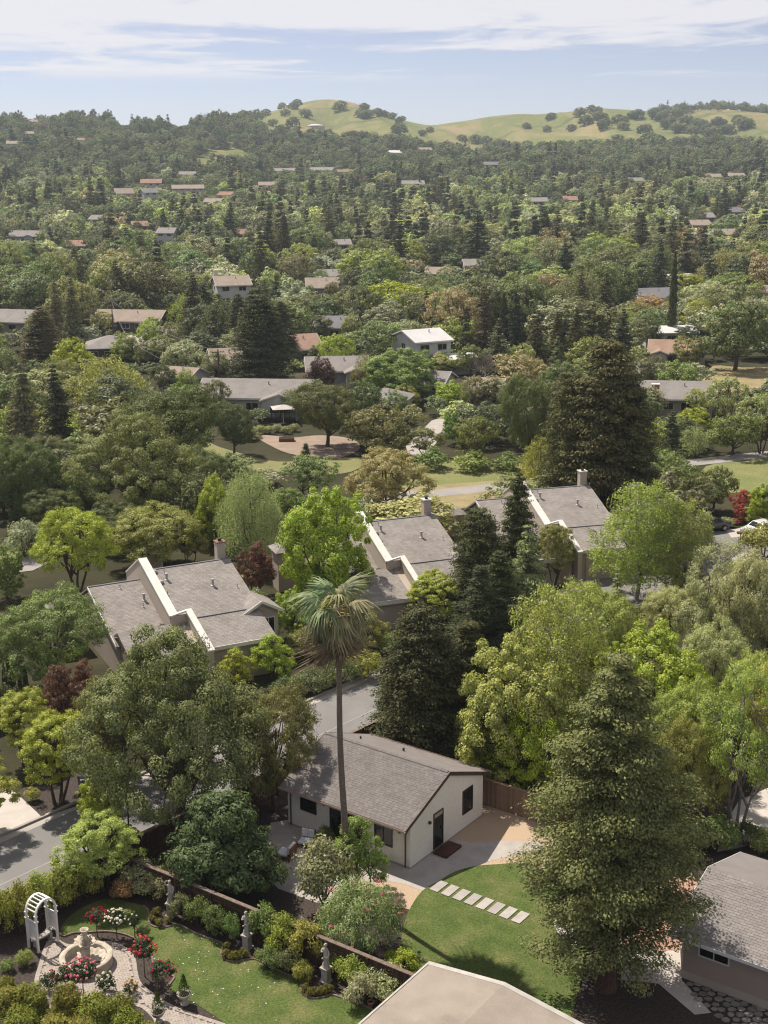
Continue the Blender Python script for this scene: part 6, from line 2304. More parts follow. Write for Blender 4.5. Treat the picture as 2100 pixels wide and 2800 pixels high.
T('small', 520, 1540, 1420, 110, 'olive', 'small olive tree left of the pale chimney', 'broadleaf_tree')
T('maple_a', 592, 1500, 1262, 110, 'lime', 'bright lime green poplar left of the grey willow', 'poplar_tree')
T('willow', 695, 1545, 1288, 215, 'greygreen', 'grey green weeping willow left of the bright green tree', 'willow_tree')
T('maple_a', 885, 1700, 1265, 255, 'bright', 'tall bright green tree behind the palm crown', 'broadleaf_tree')
T('maple_a', 800, 1740, 1590, 110, 'bright', 'low bright green tree at the foot of the tall bright tree', 'young_tree')
T('small', 705, 1632, 1488, 115, 'plum', 'dark plum tree beside the pale chimney', 'plum_tree')
T('small', 755, 1860, 1740, 130, 'lime', 'yellow green shrub tree right of the big oak crown', 'young_tree')
T('bush_a', 700, 1700, 1610, 80, 'silver', 'silvery shrub beside the townhouse entry gable', 'shrub', 'shrub')
T('umbrella', 1058, 1420, 1225, 250, (.36, .32, .15), 'tan leaved spreading tree beside the trail', 'broadleaf_tree')
T('redwood_b', 1411, 1700, 1285, 150, 'conifer', 'tall dark narrow conifer between the two right townhouses', 'conifer_tree')
T('redwood_c', 1306, 1725, 1385, 185, 'conifer', 'dark conifer left of the tall narrow conifer', 'conifer_tree')
T('cedar', 1438, 1735, 1425, 190, 'cedar', 'pale deodar cedar with drooping tiers', 'cedar_tree')
T('pine', 1310, 1815, 1540, 190, 'darkpine', 'dark pine in front of the drooping cedar', 'pine_tree')
T('redwood_c', 1150, 2075, 1650, 270, 'conifer', 'big dark evergreen right behind the white house ridge', 'conifer_tree')
T('pine', 1275, 2060, 1690, 270, 'conifer', 'dark evergreen behind the back eave of the white house', 'conifer_tree')
T('pine', 1400, 1830, 1650, 130, 'darkpine', 'small dark pine below the drooping cedar', 'pine_tree')
T('small', 1400, 1900, 1790, 150, 'midgreen', 'small green tree at the foot of the dark pines', 'broadleaf_tree')
T('umbrella', 1512, 1600, 1430, 135, 'olive', 'small round headed tree in front of the right garage', 'broadleaf_tree')
T('maple_b', 1190, 1725, 1565, 160, 'yellow', 'small yellow tree at the corner of the middle townhouse', 'maple_tree')
T('small', 1255, 1500, 1410, 80, 'pale', 'pale little tree between the middle and right townhouses', 'broadleaf_tree')
T('birch', 1740, 1640, 1325, 250, 'pale', 'big light green tree left of the parking court', 'broadleaf_tree')
T('birch', 1840, 1640, 1370, 210, 'birch', 'light green tree joined to the big one at the parking court', 'broadleaf_tree')
T('cedar', 1680, 1760, 1560, 110, 'cedar', 'young pale cedar below the big light green tree', 'cedar_tree')
T('small', 1610, 1770, 1600, 130, 'green', 'small green tree in front of the right driveway', 'broadleaf_tree')
T('maple_a', 1400, 2160, 1680, 300, 'birch', 'airy birch right of the white house', 'birch_tree')
T('birch', 1530, 2080, 1600, 330, 'birch', 'tall pale birch behind the foreground redwood top', 'birch_tree')
T('maple_a', 1490, 1930, 1610, 240, 'pale', 'pale birch between the cedar and the tall birch', 'birch_tree')
T('maple_a', 1345, 2150, 2000, 130, 'lime', 'yellow green young tree at the gravel corner fence', 'young_tree')
T('maple_a', 1790, 2080, 1645, 300, 'bright', 'vivid green maple right of the foreground redwood top', 'maple_tree')
T('sparse', 1960, 1850, 1500, 260, 'tan', 'tan green sycamore below the parking court', 'sycamore_tree')
T('oak_b', 2080, 1900, 1490, 270, 'tan', 'tan leaved sycamore at the right edge', 'sycamore_tree')
T('oak_b', 1830, 1790, 1590, 190, 'tan', 'tan leafed tree left of the sycamores', 'sycamore_tree')
T('sparse', 2010, 2290, 1850, 270, 'pale', 'half bare tree with dark stems at lower right', 'broadleaf_tree')
T('oak_b', 1890, 2270, 1950, 200, 'olive', 'thin leaved tree just right of the foreground redwood', 'broadleaf_tree')
T('oak_b', 2110, 2180, 1810, 220, 'pale', 'light green tree cut off by the right edge', 'broadleaf_tree')
T('redwood_a', 1655, 2700, 1770, 425, 'redwood', 'huge olive redwood in the right foreground', 'redwood_tree')
T('redwood_c', 1650, 1430, 925, 275, 'brownfir', 'giant dark redwood in the middle ground', 'redwood_tree')
T('redwood_c', 1552, 1420, 1010, 185, 'brownfir', 'dark redwood fused to the left of the giant redwood', 'redwood_tree')
T('redwood_c', 1712, 1425, 1040, 165, 'conifer', 'dark redwood fused to the right of the giant redwood', 'redwood_tree')
T('oak_b', 1560, 1420, 1290, 130, 'oak', 'dark low tree at the left foot of the giant redwood', 'oak_tree')
T('m_oak', 1840, 1400, 1240, 190, 'oakgrey', 'rounded grey green trees right of the giant redwood', 'oak_tree')
T('m_bush', 1920, 1395, 1300, 120, 'midgreen', 'dark hedge mass behind the parking court', 'shrub', 'shrub')
T('small', 2035, 1425, 1345, 85, 'maroon', 'red leaved maple at the right edge', 'maple_tree')
T('maple_a', 2095, 1440, 1300, 110, 'lime', 'lime green tree at the right edge behind the red maple', 'broadleaf_tree')
T('bush_a', 2090, 1530, 1430, 150, 'olive', 'rounded olive shrub hiding the white car', 'shrub', 'shrub')
# left middle wood
T('oak_b', 450, 1330, 1045, 310, 'darkoak', 'wide dark oak in the left middle wood', 'oak_tree')
T('oak_a', 385, 1430, 1140, 340, 'oakgrey', 'wide grey green oak in front of the dark oak', 'oak_tree')
T('oak_b', 640, 1245, 1090, 125, 'oak', 'small dark oak at the edge of the park lawn', 'oak_tree')
T('oak_b', 60, 1455, 1195, 230, 'darkoak', 'dark oak at the left edge above the meadow', 'oak_tree')
T('redwood_b', 62, 1265, 1058, 105, 'brownfir', 'brownish conifer at the left edge of the wood', 'conifer_tree')
T('m_willow', 300, 1120, 968, 220, 'pale', 'pale green rounded tree above the dark oak', 'broadleaf_tree')
T('m_loose', 110, 1120, 1005, 240, 'greygreen', 'grey green willow thicket at left', 'willow_tree')
T('m_round', 175, 1235, 1115, 180, 'pale', 'pale yellow green tree left of the wide oaks', 'broadleaf_tree')
T('m_round', 230, 1300, 1170, 150, 'greygreen', 'greyish tree left of the wide grey oak', 'broadleaf_tree')
T('oak_b', 240, 1440, 1270, 170, 'oak', 'dark tree below the wide grey oak', 'oak_tree')
T('oak_b', 540, 1400, 1220, 180, 'oak', 'dark tree between the wide oak and the lime poplar', 'oak_tree')
T('bush_a', 70, 1520, 1420, 120, 'silver', 'silvery shrub on the left meadow edge', 'shrub', 'shrub')
T('m_round', 20, 1640, 1480, 120, 'midgreen', 'green tree behind the left townhouse', 'broadleaf_tree')
T('bush_a', 620, 1290, 1245, 160, 'greygreen', 'low grey ground shrubs behind the lime poplar', 'shrub', 'shrub')
T('oak_b', 895, 1222, 1035, 205, 'oak', 'round dark oak on the dirt yard', 'oak_tree')
T('m_oak', 1035, 1248, 1105, 195, 'oakgrey', 'low grey green oak right of the round dark oak', 'oak_tree')
T('pine', 838, 1310, 1210, 62, 'darkpine', 'small dark conical tree on the park lawn', 'conifer_tree')
T('maple_a', 1085, 1095, 925, 200, 'green', 'feathery mid green tree left of the white two storey house', 'broadleaf_tree')
T('m_loose', 918, 1030, 905, 115, 'yellow', 'thin yellow tree right of the tall white chimney', 'broadleaf_tree')
T('bare', 1325, 1065, 935, 125, 'greygreen', 'bare grey tree right of the white house annexe', 'bare_tree')
T('redwood_c', 715, 1075, 800, 175, 'conifer', 'massive dark redwood behind the long ranch house', 'redwood_tree')
T('redwood_b', 770, 1000, 820, 100, 'conifer', 'dark redwood right of the massive one', 'redwood_tree')
T('redwood_b', 655, 960, 800, 90, 'conifer', 'dark redwood left of the massive one', 'redwood_tree')
T('redwood_b', 120, 1010, 835, 130, 'brownfir', 'brown tinged conifer beside the charcoal houses', 'conifer_tree')
T('m_round', 205, 1040, 915, 120, 'lime', 'bright yellow green tree right of the brown tinged conifer', 'broadleaf_tree')
T('m_round', 190, 1060, 975, 90, 'olive', 'olive tree in front of the charcoal houses', 'broadleaf_tree')
T('m_oak', 510, 1030, 930, 140, 'silver', 'silvery green spreading tree right of the red door cottage', 'broadleaf_tree')
T('m_round', 490, 1058, 1010, 75, 'bright', 'bright yellow shrub tree in front of the silvery tree', 'shrub', 'shrub')
for i, (x, ty, by, w) in enumerate(((1468, 845, 1015, 70), (1520, 848, 1012, 65), (1572, 835, 1012, 75), (1620, 845, 980, 60))):
    T('m_redwood', x, by, ty, w, 'brownfir', 'dark redwood in the row left of the thin cypress, %s from the left' % ordn[i], 'redwood_tree', group='redwood row behind the giant redwood')
T('cypress', 1834, 940, 690, 24, 'conifer', 'very tall thin cypress', 'cypress_tree')
T('cypress', 1375, 960, 800, 26, 'conifer', 'dark thin cypress right of the white house', 'cypress_tree')
T('m_oak', 2010, 1012, 822, 210, 'oak', 'large dark oak near the right edge', 'oak_tree')
T('m_oak', 1855, 1090, 985, 140, 'green', 'leafy green tree in front of the lilac house', 'broadleaf_tree')
T('oak_b', 1445, 1290, 1010, 170, 'oak', 'dark green tree left of the giant redwood', 'broadleaf_tree')
T('m_willow', 1470, 1330, 1190, 110, 'pale', 'yellow green willow at the trail edge', 'willow_tree')
T('m_round', 1800, 1260, 1135, 110, 'pale', 'pale green tree right of the giant redwood', 'broadleaf_tree')
T('m_willow', 1890, 1245, 1165, 110, 'greygreen', 'grey green willow right of the giant redwood', 'willow_tree')
T('m_round', 1895, 1180, 1110, 110, 'lime', 'yellow green tree before the brick chimney house', 'broadleaf_tree')
T('m_loose', 1980, 1180, 1020, 130, 'greygreen', 'loose grey green tree above the right trail', 'broadleaf_tree')
T('m_oak', 2000, 1245, 1130, 150, 'midgreen', 'green thicket above the right trail', 'broadleaf_tree')
T('m_loose', 2080, 1240, 1065, 150, 'greygreen', 'loose tree at the right edge above the trail', 'broadleaf_tree')
T('m_loose', 1300, 1265, 1130, 130, 'oakgrey', 'thin tree left of the dark tree by the trail', 'broadleaf_tree')
T('m_round', 1245, 1215, 1115, 80, 'midgreen', 'small upright tree by the lane', 'broadleaf_tree')
T('m_round', 1235, 1115, 1035, 110, 'bright', 'bright green tree in front of the grey houses', 'broadleaf_tree')
T('m_round', 1110, 1118, 1045, 90, 'olive', 'olive shrub tree by the small tan house', 'broadleaf_tree')
T('m_loose', 1160, 1250, 1165, 120, 'oakgrey', 'scrubby grey tree beside the lane', 'broadleaf_tree')
T('m_bush', 1180, 1280, 1225, 120, 'midgreen', 'low green scrub at the meadow edge', 'shrub', 'shrub')
T('m_bush', 1290, 1285, 1235, 130, 'green', 'green scrub in the meadow near the dark tree', 'shrub', 'shrub')
T('m_bush', 1385, 1285, 1240, 110, 'midgreen', 'scrub below the dark tree by the trail', 'shrub', 'shrub')
T('m_round', 660, 1200, 1175, 110, 'oakgrey', 'low shrubby tree on the park lawn edge', 'shrub', 'shrub')
T('m_oak', 1080, 880, 765, 200, 'lime', 'large yellow green tree in the centre of the valley', 'broadleaf_tree')
T('m_oak', 1215, 905, 800, 150, 'midgreen', 'dark green tree right of the large yellow green tree', 'broadleaf_tree')
T('m_willow', 965, 870, 790, 105, 'greygreen', 'grey green willow left of the large yellow green tree', 'willow_tree')
T('m_pine', 1040, 930, 845, 120, 'darkpine', 'flat topped dark pine below the large yellow green tree', 'pine_tree')
T('m_round', 1700, 960, 845, 130, 'green', 'leafy green tree left of the thin cypress', 'broadleaf_tree')
T('m_oak', 1900, 905, 815, 90, 'pale', 'pale green tree right of the thin cypress', 'broadleaf_tree')
T('m_oak', 1780, 870, 805, 120, 'straw', 'white flowering tree beside the dark roofed house', 'broadleaf_tree')
T('m_loose', 1880, 800, 745, 100, 'lime', 'yellow green tree before the bright white roof', 'broadleaf_tree')
T('m_oak', 2010, 830, 745, 190, 'midgreen', 'spreading dark tree right of the bright white roof', 'broadleaf_tree')

# dark conifers farther off
far_con = [(122, 664, 600, 34), (312, 752, 640, 60), (350, 750, 620, 66), (388, 745, 632, 52), (300, 700, 628, 40), (475, 640, 540, 40), (500, 665, 560, 50), (535, 660, 556, 44), (633, 668, 552, 40), (405, 504, 456, 26), (450, 665, 570, 36),
           (825, 738, 630, 50), (858, 735, 640, 46), (900, 680, 562, 44), (935, 672, 580, 40), (960, 660, 590, 40), (990, 580, 512, 34), (1080, 728, 640, 60), (1303, 738, 570, 95), (1240, 612, 524, 40), (1215, 600, 540, 34), (1290, 610, 536, 34), (1484, 712, 568, 64), (1460, 705, 590, 50), (1520, 700, 600, 44),
           (1645, 622, 526, 44), (1620, 620, 545, 36), (1771, 645, 536, 44), (1800, 600, 530, 34), (1856, 594, 508, 40), (1840, 590, 530, 30), (1905, 592, 530, 32), (1925, 590, 524, 34), (1960, 596, 530, 30), (1990, 590, 536, 32), (2030, 582, 500, 34), (2060, 590, 545, 28), (1790, 560, 480, 26), (1700, 560, 490, 26), (835, 520, 470, 24), (880, 522, 474, 22), (15, 560, 500, 30), (45, 490, 440, 28), (170, 430, 395, 24), (270, 460, 420, 26), (530, 460, 418, 26),
           (1000, 610, 545, 40), (1090, 590, 540, 36), (1160, 600, 548, 34), (1260, 720, 640, 40), (1380, 700, 620, 44), (1570, 690, 610, 40), (2070, 700, 600, 60), (690, 900, 790, 70), (560, 880, 770, 80), (600, 905, 800, 60), (480, 860, 790, 60)]
for i, (x, by, ty, w) in enumerate(far_con):
    lab = 'LM'
    T('m_redwood' if i % 3 else 'm_redwood_b', x, by, ty, w * 1.2, ['conifer', 'brownfir', 'darkpine', 'redwood'][i % 4], lab, 'conifer_tree', group='dark conifers in the valley')
for i, x in enumerate((127, 138, 165, 174, 183, 192, 203, 214, 226, 236)):
    T('m_cypress', x, [758, 758, 758, 768, 770, 774, 782, 784, 770, 768][i], [702, 705, 712, 714, 715, 720, 752, 756, 752, 740][i], 7, 'conifer', 'slim cypress in the far left row, %s from the left' % ordn[i], 'cypress_tree', group='slim cypress row at far left')
for i in range(18):
    x = 948 + i * 7.6 + random.uniform(-1.5, 1.5)
    T('m_cypress', x, 728 + i * .3, 664 + random.uniform(0, 14), 7.5, 'conifer', 'slim cypress in the long row left of the middle, %s from the left' % ordn[i], 'cypress_tree', group='long cypress row in the valley')
for i, (x, ty, by) in enumerate(((1144, 590, 632), (1152, 600, 634), (176, 584, 628), (215, 600, 634), (1092, 722, 770), (1562, 618, 680), (1550, 622, 682), (1538, 628, 684), (1640, 650, 690), (1630, 655, 692))):
    T('m_cypress', x, by, ty, 8, 'conifer', 'LM', 'cypress_tree', group='single slim cypresses in the valley')
# oaks scattered on the grass hills
hill = [(928, 302, 38), (995, 300, 26), (985, 320, 30), (1008, 321, 30), (1033, 314, 26), (1052, 320, 26), (1072, 326, 26), (1097, 334, 24), (1094, 364, 40), (1175, 362, 22), (1155, 372, 24), (805, 300, 30), (780, 318, 28), (836, 322, 34), (800, 345, 36), (745, 345, 28), (725, 318, 28), (712, 322, 24), (770, 296, 22), (815, 288, 24),
        (1440, 352, 24), (1495, 360, 24), (1505, 328, 28), (1562, 358, 26), (1585, 318, 34), (1600, 340, 36), (1620, 310, 32), (1635, 330, 36), (1655, 348, 34), (1690, 340, 38), (1705, 356, 34), (1742, 326, 38), (1767, 362, 32), (1790, 318, 34), (1810, 330, 36), (1830, 345, 36), (1850, 320, 36), (1850, 362, 36), (1880, 340, 36), (1890, 368, 36), (1910, 350, 38), (1935, 362, 36), (1950, 372, 38), (1960, 345, 36), (1990, 365, 36), (2029, 350, 44), (2015, 335, 30), (1690, 392, 34), (1720, 398, 30), (1780, 394, 46), (2000, 408, 40), (2030, 412, 36), (1970, 412, 36), (2085, 405, 36), (1410, 408, 30), (1380, 402, 28), (1440, 404, 28), (1560, 412, 36), (1590, 405, 32), (1610, 402, 30), (1480, 410, 34), (1300, 392, 34), (1330, 396, 34), (1360, 400, 30), (1265, 388, 28)]
for i, (x, by, w) in enumerate(hill):
    T('m_hill', x, by, by - w * .72, w * 1.2, 'oak' if i % 3 else 'oakgrey', 'LM', 'oak_tree', group='oaks on the grass hills')

# ------------------------------------------------------------------ garden shrubs, placed one by one
rgh = random.Random(5)
for i, (x, by, w) in enumerate(hill):
    if (x > 1570 and by < 385) or x > 1960 or 970 < x < 1110:
        T('m_hill', x + rgh.uniform(-16, 16), by + rgh.uniform(-7, 9), by - w * .60, w * rgh.uniform(.7, 1.15), 'oak', 'LM', 'oak_tree', group='oaks on the grass hills')
S = lambda kind, x, by, ty, w, col, lab, nm='shrub': T(kind, x, by, ty, w, col, lab, nm, 'shrub')
T('oleander', 985, 2600, 2412, 250, 'cedar', 'big oleander bush with pink flowers at the foot of the palm', 'oleander_bush', 'shrub')
ol = bpy.data.objects[[o.name for o in bpy.data.objects if o.name.startswith('oleander_bush')][0]]
rg = np.random.default_rng(77)
for i in range(24):
    d = sphere_dirs(rg, 1, -.1)[0]
    put('flower', BLOOM_ME, ol, (d[0] * 2.1, d[1] * 2.1, 1.25 + d[2] * 1.65), (0, 0, 0), rg.uniform(.9, 1.6), (.52, .14, .16) if i % 3 else (.55, .26, .22))
T('small', 990, 2432, 2242, 165, 'green', 'small multi stemmed tree at the corner of the white house', 'crape_myrtle_tree')
T('bush_a', 890, 2470, 2290, 190, 'cedar', 'tall grey green shrub left of the palm trunk', 'shrub', 'shrub')
T('maple_b', 285, 2432, 2225, 230, 'pale', 'light green maple leaning over the street fence', 'maple_tree')
S('bush_a', 390, 2440, 2350, 130, 'greygreen', 'pale flowering shrub behind the farthest statue')
S('bush_a', 450, 2452, 2370, 110, 'greygreen', 'pale flowering shrub left of the farthest statue')
S('bush_c', 345, 2455, 2400, 90, 'rust', 'brownish low shrub at the far corner of the lawn')
for i, (x, by, ty) in enumerate(((5, 2560, 2430), (60, 2545, 2405), (110, 2515, 2385), (160, 2490, 2370), (205, 2470, 2350), (245, 2450, 2340))):
    S('bush_a', x, by, ty, 105, 'hedge', 'tall clipped hedge plant behind the white arch, %s from the left edge' % ordn[i], 'hedge_plant')
for i, (x, by, ty, w, c) in enumerate(((500, 2520, 2450, 75, 'oak'), (545, 2535, 2455, 75, 'midgreen'), (590, 2560, 2480, 70, 'oak'), (630, 2575, 2500, 60, 'midgreen'), (725, 2590, 2478, 90, 'midgreen'), (775, 2620, 2500, 95, 'hedge'), (840, 2640, 2525, 110, 'hedge'), (735, 2650, 2590, 75, 'midgreen'), (790, 2660, 2600, 70, 'oak'), (830, 2680, 2630, 60, 'hedge'))):
    S('bush_a' if i % 2 else 'bush_b', x, by, ty - 4, w * 1.1, c, 'hedge shrub along the garden fence, %s from the farthest statue' % ordn[i])
for i, (x, by, ty, w, c) in enumerate(((925, 2660, 2585, 60, 'green'), (965, 2710, 2620, 95, 'hedge'), (985, 2750, 2670, 85, 'silver'), (1060, 2725, 2645, 105, 'silver'), (1040, 2700, 2650, 60, 'greygreen'))):
    S('bush_a', x, by, ty - 8, w * 1.2, c, 'shrub between the nearest statue and the gravel roof, %s from the statue' % ordn[i])
S('bush_b', 1105, 2668, 2598, 85, 'lime', 'bright lemon leaved shrub above the gravel roof corner')
S('bush_b', 1072, 2635, 2600, 50, 'lime', 'small bright shrub beside the garden fence cap')
S('bush_b', 890, 2318, 2258, 60, 'darkoak', 'dark potted plant against the white house wall')
glb = ZA((990, 765), (1012, 722), (1036, 788), (1094, 772), (1472, 938), (1463, 992), (1515, 1008), (1550, 1002), (1585, 990)) + ZB((325, 1160), (318, 1215), (355, 1240), (395, 1238), (435, 1232), (468, 1218))
gl_n = ['by the farthest statue'] * 4 + ['by the middle statue'] * 5 + ['by the nearest statue'] * 6
for i, (x, y) in enumerate(glb):
    q = G(x, y)
    g_ = thing('clipped_bush', 'small clipped golden ball bush %s, %s from the left' % (gl_n[i], ordn[i - (0 if i < 4 else 4 if i < 9 else 9)]), 'shrub', (q.x, q.y, .01), random.uniform(0, 6), 'clipped golden bushes at the statues', random.uniform(.80, 1.0))
    put('foliage', PROTO['globe']['crown'], g_, color=(.16, .15, .03))
    put('stem', PROTO['globe']['trunk'], g_)
for i, (x, by, ty, w) in enumerate(((40, 2800, 2690, 130), (95, 2790, 2680, 105), (190, 2800, 2680, 100), (165, 2835, 2765, 140), (265, 2830, 2710, 130), (335, 2820, 2710, 95), (350, 2850, 2755, 110), (20, 2720, 2665, 60), (235, 2860, 2770, 130), (60, 2850, 2750, 120), (410, 2860, 2790, 90))):
    S('thuja', x, by + 20, ty, w, (.19, .20, .035), 'feathery golden green conifer shrub in the bottom left corner, %s counted from the left' % ordn[i], 'conifer_shrub')
S('bush_c', 70, 2640, 2600, 60, 'green', 'small shrub in the mulch left of the patio')
S('bush_c', 22, 2655, 2625, 50, 'midgreen', 'low shrub at the left edge below the arch')
S('bush_c', 393, 2565, 2530, 45, 'oak', 'dark low shrub right of the slender white rose')
for i, (x, by, ty, w, c) in enumerate(((1870, 2330, 2240, 160, 'darkoak'), (1950, 2320, 2230, 150, 'midgreen'), (2040, 2310, 2250, 120, 'darkoak'), (2090, 2330, 2270, 100, 'green'), (1800, 2350, 2260, 140, 'darkoak'))):
    S('bush_a', x, by, ty, w, c, 'dark hedge shrub behind the grey roofed house, %s from the left' % ordn[[2, 3, 4, 5, 1][i] - 1])
S('bush_c', 90, 2190, 2155, 50, 'pale', 'tuft of ornamental grass beside the left driveway')
S('bush_a', 1250, 2110, 2040, 90, 'darkoak', 'dark shrub against the back eave of the white house')
S('bush_b', 680, 1620, 1560, 60, 'silver', 'grey shrub beside the dark plum tree')
S('bush_c', 1985, 1440, 1415, 50, 'greygreen', 'low grey shrub behind the parked dark car')
S('bush_c', 2010, 1432, 1418, 40, 'maroon', 'low reddish shrub behind the parking court')
for i, (x, by, ty, w, c) in enumerate(((860, 1890, 1830, 110, 'oak'), (930, 1870, 1800, 120, 'midgreen'), (1000, 1850, 1780, 110, 'hedge'), (780, 1900, 1850, 90, 'darkoak'), (1080, 1790, 1730, 110, 'midgreen'), (900, 1800, 1740, 120, 'hedge'), (830, 1790, 1720, 100, 'green'))):
    S('bush_a', x, by, ty, w, c, 'garden shrub across the street beside the palm, %s from the left' % ordn[[2, 4, 6, 1, 7, 5, 3][i] - 1])
# more trees that close the canopy between the townhouses, the street and the right edge
extra = [('oak_b', 1620, 1900, 1600, 260, 'birch', 'pale tree behind the foreground redwood, left of the vivid maple', 'broadleaf_tree'), ('maple_a', 1700, 1960, 1720, 150, 'bright', 'vivid green tree half behind the redwood top', 'maple_tree'),
         ('oak_b', 1930, 2000, 1690, 220, 'tan', 'tan green tree below the sycamores', 'sycamore_tree'), ('oak_b', 1850, 2190, 1850, 220, 'pale', 'greyish thin tree behind the foreground redwood', 'broadleaf_tree'), ('oak_b', 2060, 2060, 1760, 220, 'pale', 'light green tree above the half bare tree', 'broadleaf_tree'),
         ('oak_b', 1960, 1720, 1560, 160, 'tan', 'tan leaved tree just below the parking court', 'sycamore_tree'), ('small', 1870, 1650, 1560, 100, 'oak', 'dark shrubby tree at the foot of the light green trees', 'broadleaf_tree'), ('maple_a', 1330, 2120, 1830, 190, 'birch', 'slim birch between the white house and the airy birch', 'birch_tree'),
         ('maple_a', 1460, 2190, 1860, 220, 'lime', 'yellow green birch just left of the foreground redwood', 'birch_tree'), ('pine', 1210, 2000, 1760, 190, 'conifer', 'dark evergreen between the two behind the white house', 'conifer_tree'), ('redwood_b', 1085, 2010, 1800, 130, 'conifer', 'dark evergreen nearest the street behind the white house', 'conifer_tree'),
         ('redwood_b', 1360, 1790, 1500, 150, 'conifer', 'dark conifer between the pine and the drooping cedar', 'conifer_tree'), ('small', 640, 1900, 1780, 120, 'lime', 'yellow green tree right of the stepped parapet house', 'young_tree'), ('small', 700, 1830, 1740, 110, 'olive', 'olive tree in front of the townhouse entry gable', 'broadleaf_tree'),
         ('oak_b', 330, 2140, 1830, 220, 'oakgrey', 'grey green tree left behind the big oak', 'oak_tree'), ('oak_b', 440, 2060, 1760, 220, 'oak', 'dark tree across the street behind the big oak', 'oak_tree'),
         ('oak_b', 130, 1320, 1180, 190, 'oak', 'dark tree left of the wide grey oak', 'oak_tree'), ('m_round', 330, 1240, 1110, 170, 'oakgrey', 'grey tree between the pale tree and the wide oaks', 'broadleaf_tree'), ('oak_b', 160, 1480, 1330, 190, 'darkoak', 'dark tree behind the spreading yellow green tree', 'oak_tree'),
         ('oak_b', 330, 1500, 1370, 170, 'darkoak', 'dark tree behind the olive tree', 'oak_tree'), ('m_oak', 40, 1360, 1240, 190, 'oakgrey', 'grey oak at the left edge', 'oak_tree'), ('m_round', 500, 1130, 1040, 130, 'midgreen', 'green tree left of the long ranch house', 'broadleaf_tree'), ('m_loose', 60, 1200, 1090, 150, 'pale', 'pale loose tree behind the brownish conifer', 'broadleaf_tree'),
         ('small', 880, 1760, 1640, 120, 'hedge', 'yellow green bush tree beneath the palm crown', 'young_tree'), ('small', 1010, 1790, 1680, 110, 'olive', 'olive tree below the middle townhouse eave', 'broadleaf_tree'),
         ('oak_b', 1590, 1500, 1400, 110, 'oak', 'dark tree behind the right townhouse chimney', 'oak_tree'), ('m_oak', 1950, 1400, 1270, 130, 'oakgrey', 'grey green tree at the end of the hedge mass', 'oak_tree'), ('m_willow', 1750, 1420, 1300, 120, 'midgreen', 'green thicket at the right foot of the giant redwood', 'broadleaf_tree'), ('oak_b', 2090, 1720, 1530, 180, 'tan', 'tan tree at the right edge below the parking court', 'sycamore_tree'),
         ('m_oak', 780, 1420, 1330, 130, 'midgreen', 'green tree left of the tan leaved tree', 'broadleaf_tree'), ('m_bush', 700, 1330, 1280, 150, 'silver', 'silvery thicket behind the willow', 'shrub'), ('m_bush', 1420, 1395, 1330, 120, 'oak', 'dark shrub beside the right townhouse parapet', 'shrub')]
for k_, x, by, ty, w, c, lab, nm in extra:
    T(k_, x, by, ty, w, c, lab, nm, 'shrub' if nm == 'shrub' else 'tree')
T('maple_b', -75, 2290, 2075, 230, 'yellow', 'yellow green tree cut off by the left edge above the street', 'maple_tree')
for i, (x, y) in enumerate(((690, 1188), (712, 1184), (736, 1186), (760, 1181), (784, 1186), (806, 1180), (668, 1196), (646, 1206))):
    T('bush_c', x, y, y - 22, 34, 'greygreen' if i % 3 else 'silver', 'low lavender grey shrub along the dirt yard, %s from the ranch house' % ordn[i], 'shrub', 'shrub')
for i, (x, by, ty, w) in enumerate(((20, 1960, 1870, 90), (110, 1950, 1880, 100), (210, 1930, 1850, 100))):
    T('bush_a', x, by, ty, w, 'darkoak', 'dark shrub under the dense rounded tree, %s from the left' % ordn[i], 'shrub', 'shrub')
pet = MB()
rp = random.Random(12)
for i in range(70):
    x, y = rp.uniform(420, 760), rp.uniform(2560, 2790)
    q = G(x, y, .03)
    if not inpoly(q.x, q.y, LAWN_A):
        continue
    s_ = rp.uniform(.02, .045)
    a_ = rp.uniform(0, 3)
    pet.add([(q.x + s_ * math.cos(a_ + k * 1.571), q.y + s_ * math.sin(a_ + k * 1.571), .032 + .012 * (k % 2)) for k in range(4)], [(0, 1, 2, 3)])
tag(pet.build('fallen_petals', 'cushion'), 'scattered white fallen petals on the rose garden lawn', 'petals', kind='stuff')
# ------------------------------------------------------------------ scattered trees: first which ground stays open
OPEN = [[(930, 1225), (1200, 1225), (1200, 1425), (930, 1425)], [(560, 1200), (700, 1170), (1000, 1180), (1010, 1262), (1450, 1255), (1500, 1290), (1490, 1350), (1240, 1400), (940, 1425), (880, 1320), (560, 1270)],
        [(1900, 1020), (1960, 995), (2160, 1000), (2160, 1095), (1900, 1090)], [(1910, 1255), (2160, 1230), (2160, 1350), (1960, 1360)],
        [(1880, 1430), (2120, 1430), (2120, 1600), (1880, 1610)], [(240, 945), (300, 895), (470, 905), (470, 950), (300, 950)], [(1105, 1230), (1170, 1140), (1230, 1140), (1230, 1175), (1150, 1260)],
        [(20, 1515), (150, 1510), (330, 1560), (330, 1660), (60, 1660), (0, 1560)], [(1000, 1180), (1000, 1130), (1110, 1130), (1110, 1180)]]
GRASS = [(620, 440, 80, 30), (560, 452, 40, 22), (812, 448, 50, 12), (1432, 468, 26, 18), (1528, 480, 14, 16), (1840, 444, 18, 16), (1360, 472, 18, 14), (935, 500, 16, 10), (130, 356, 24, 7), (600, 365, 10, 5), (1010, 445, 30, 6), (90, 398, 14, 6), (1300, 430, 30, 6), (250, 412, 34, 6), (330, 372, 16, 4), (1640, 470, 20, 6), (1960, 440, 30, 5), (1110, 470, 30, 6), (420, 400, 24, 5)]
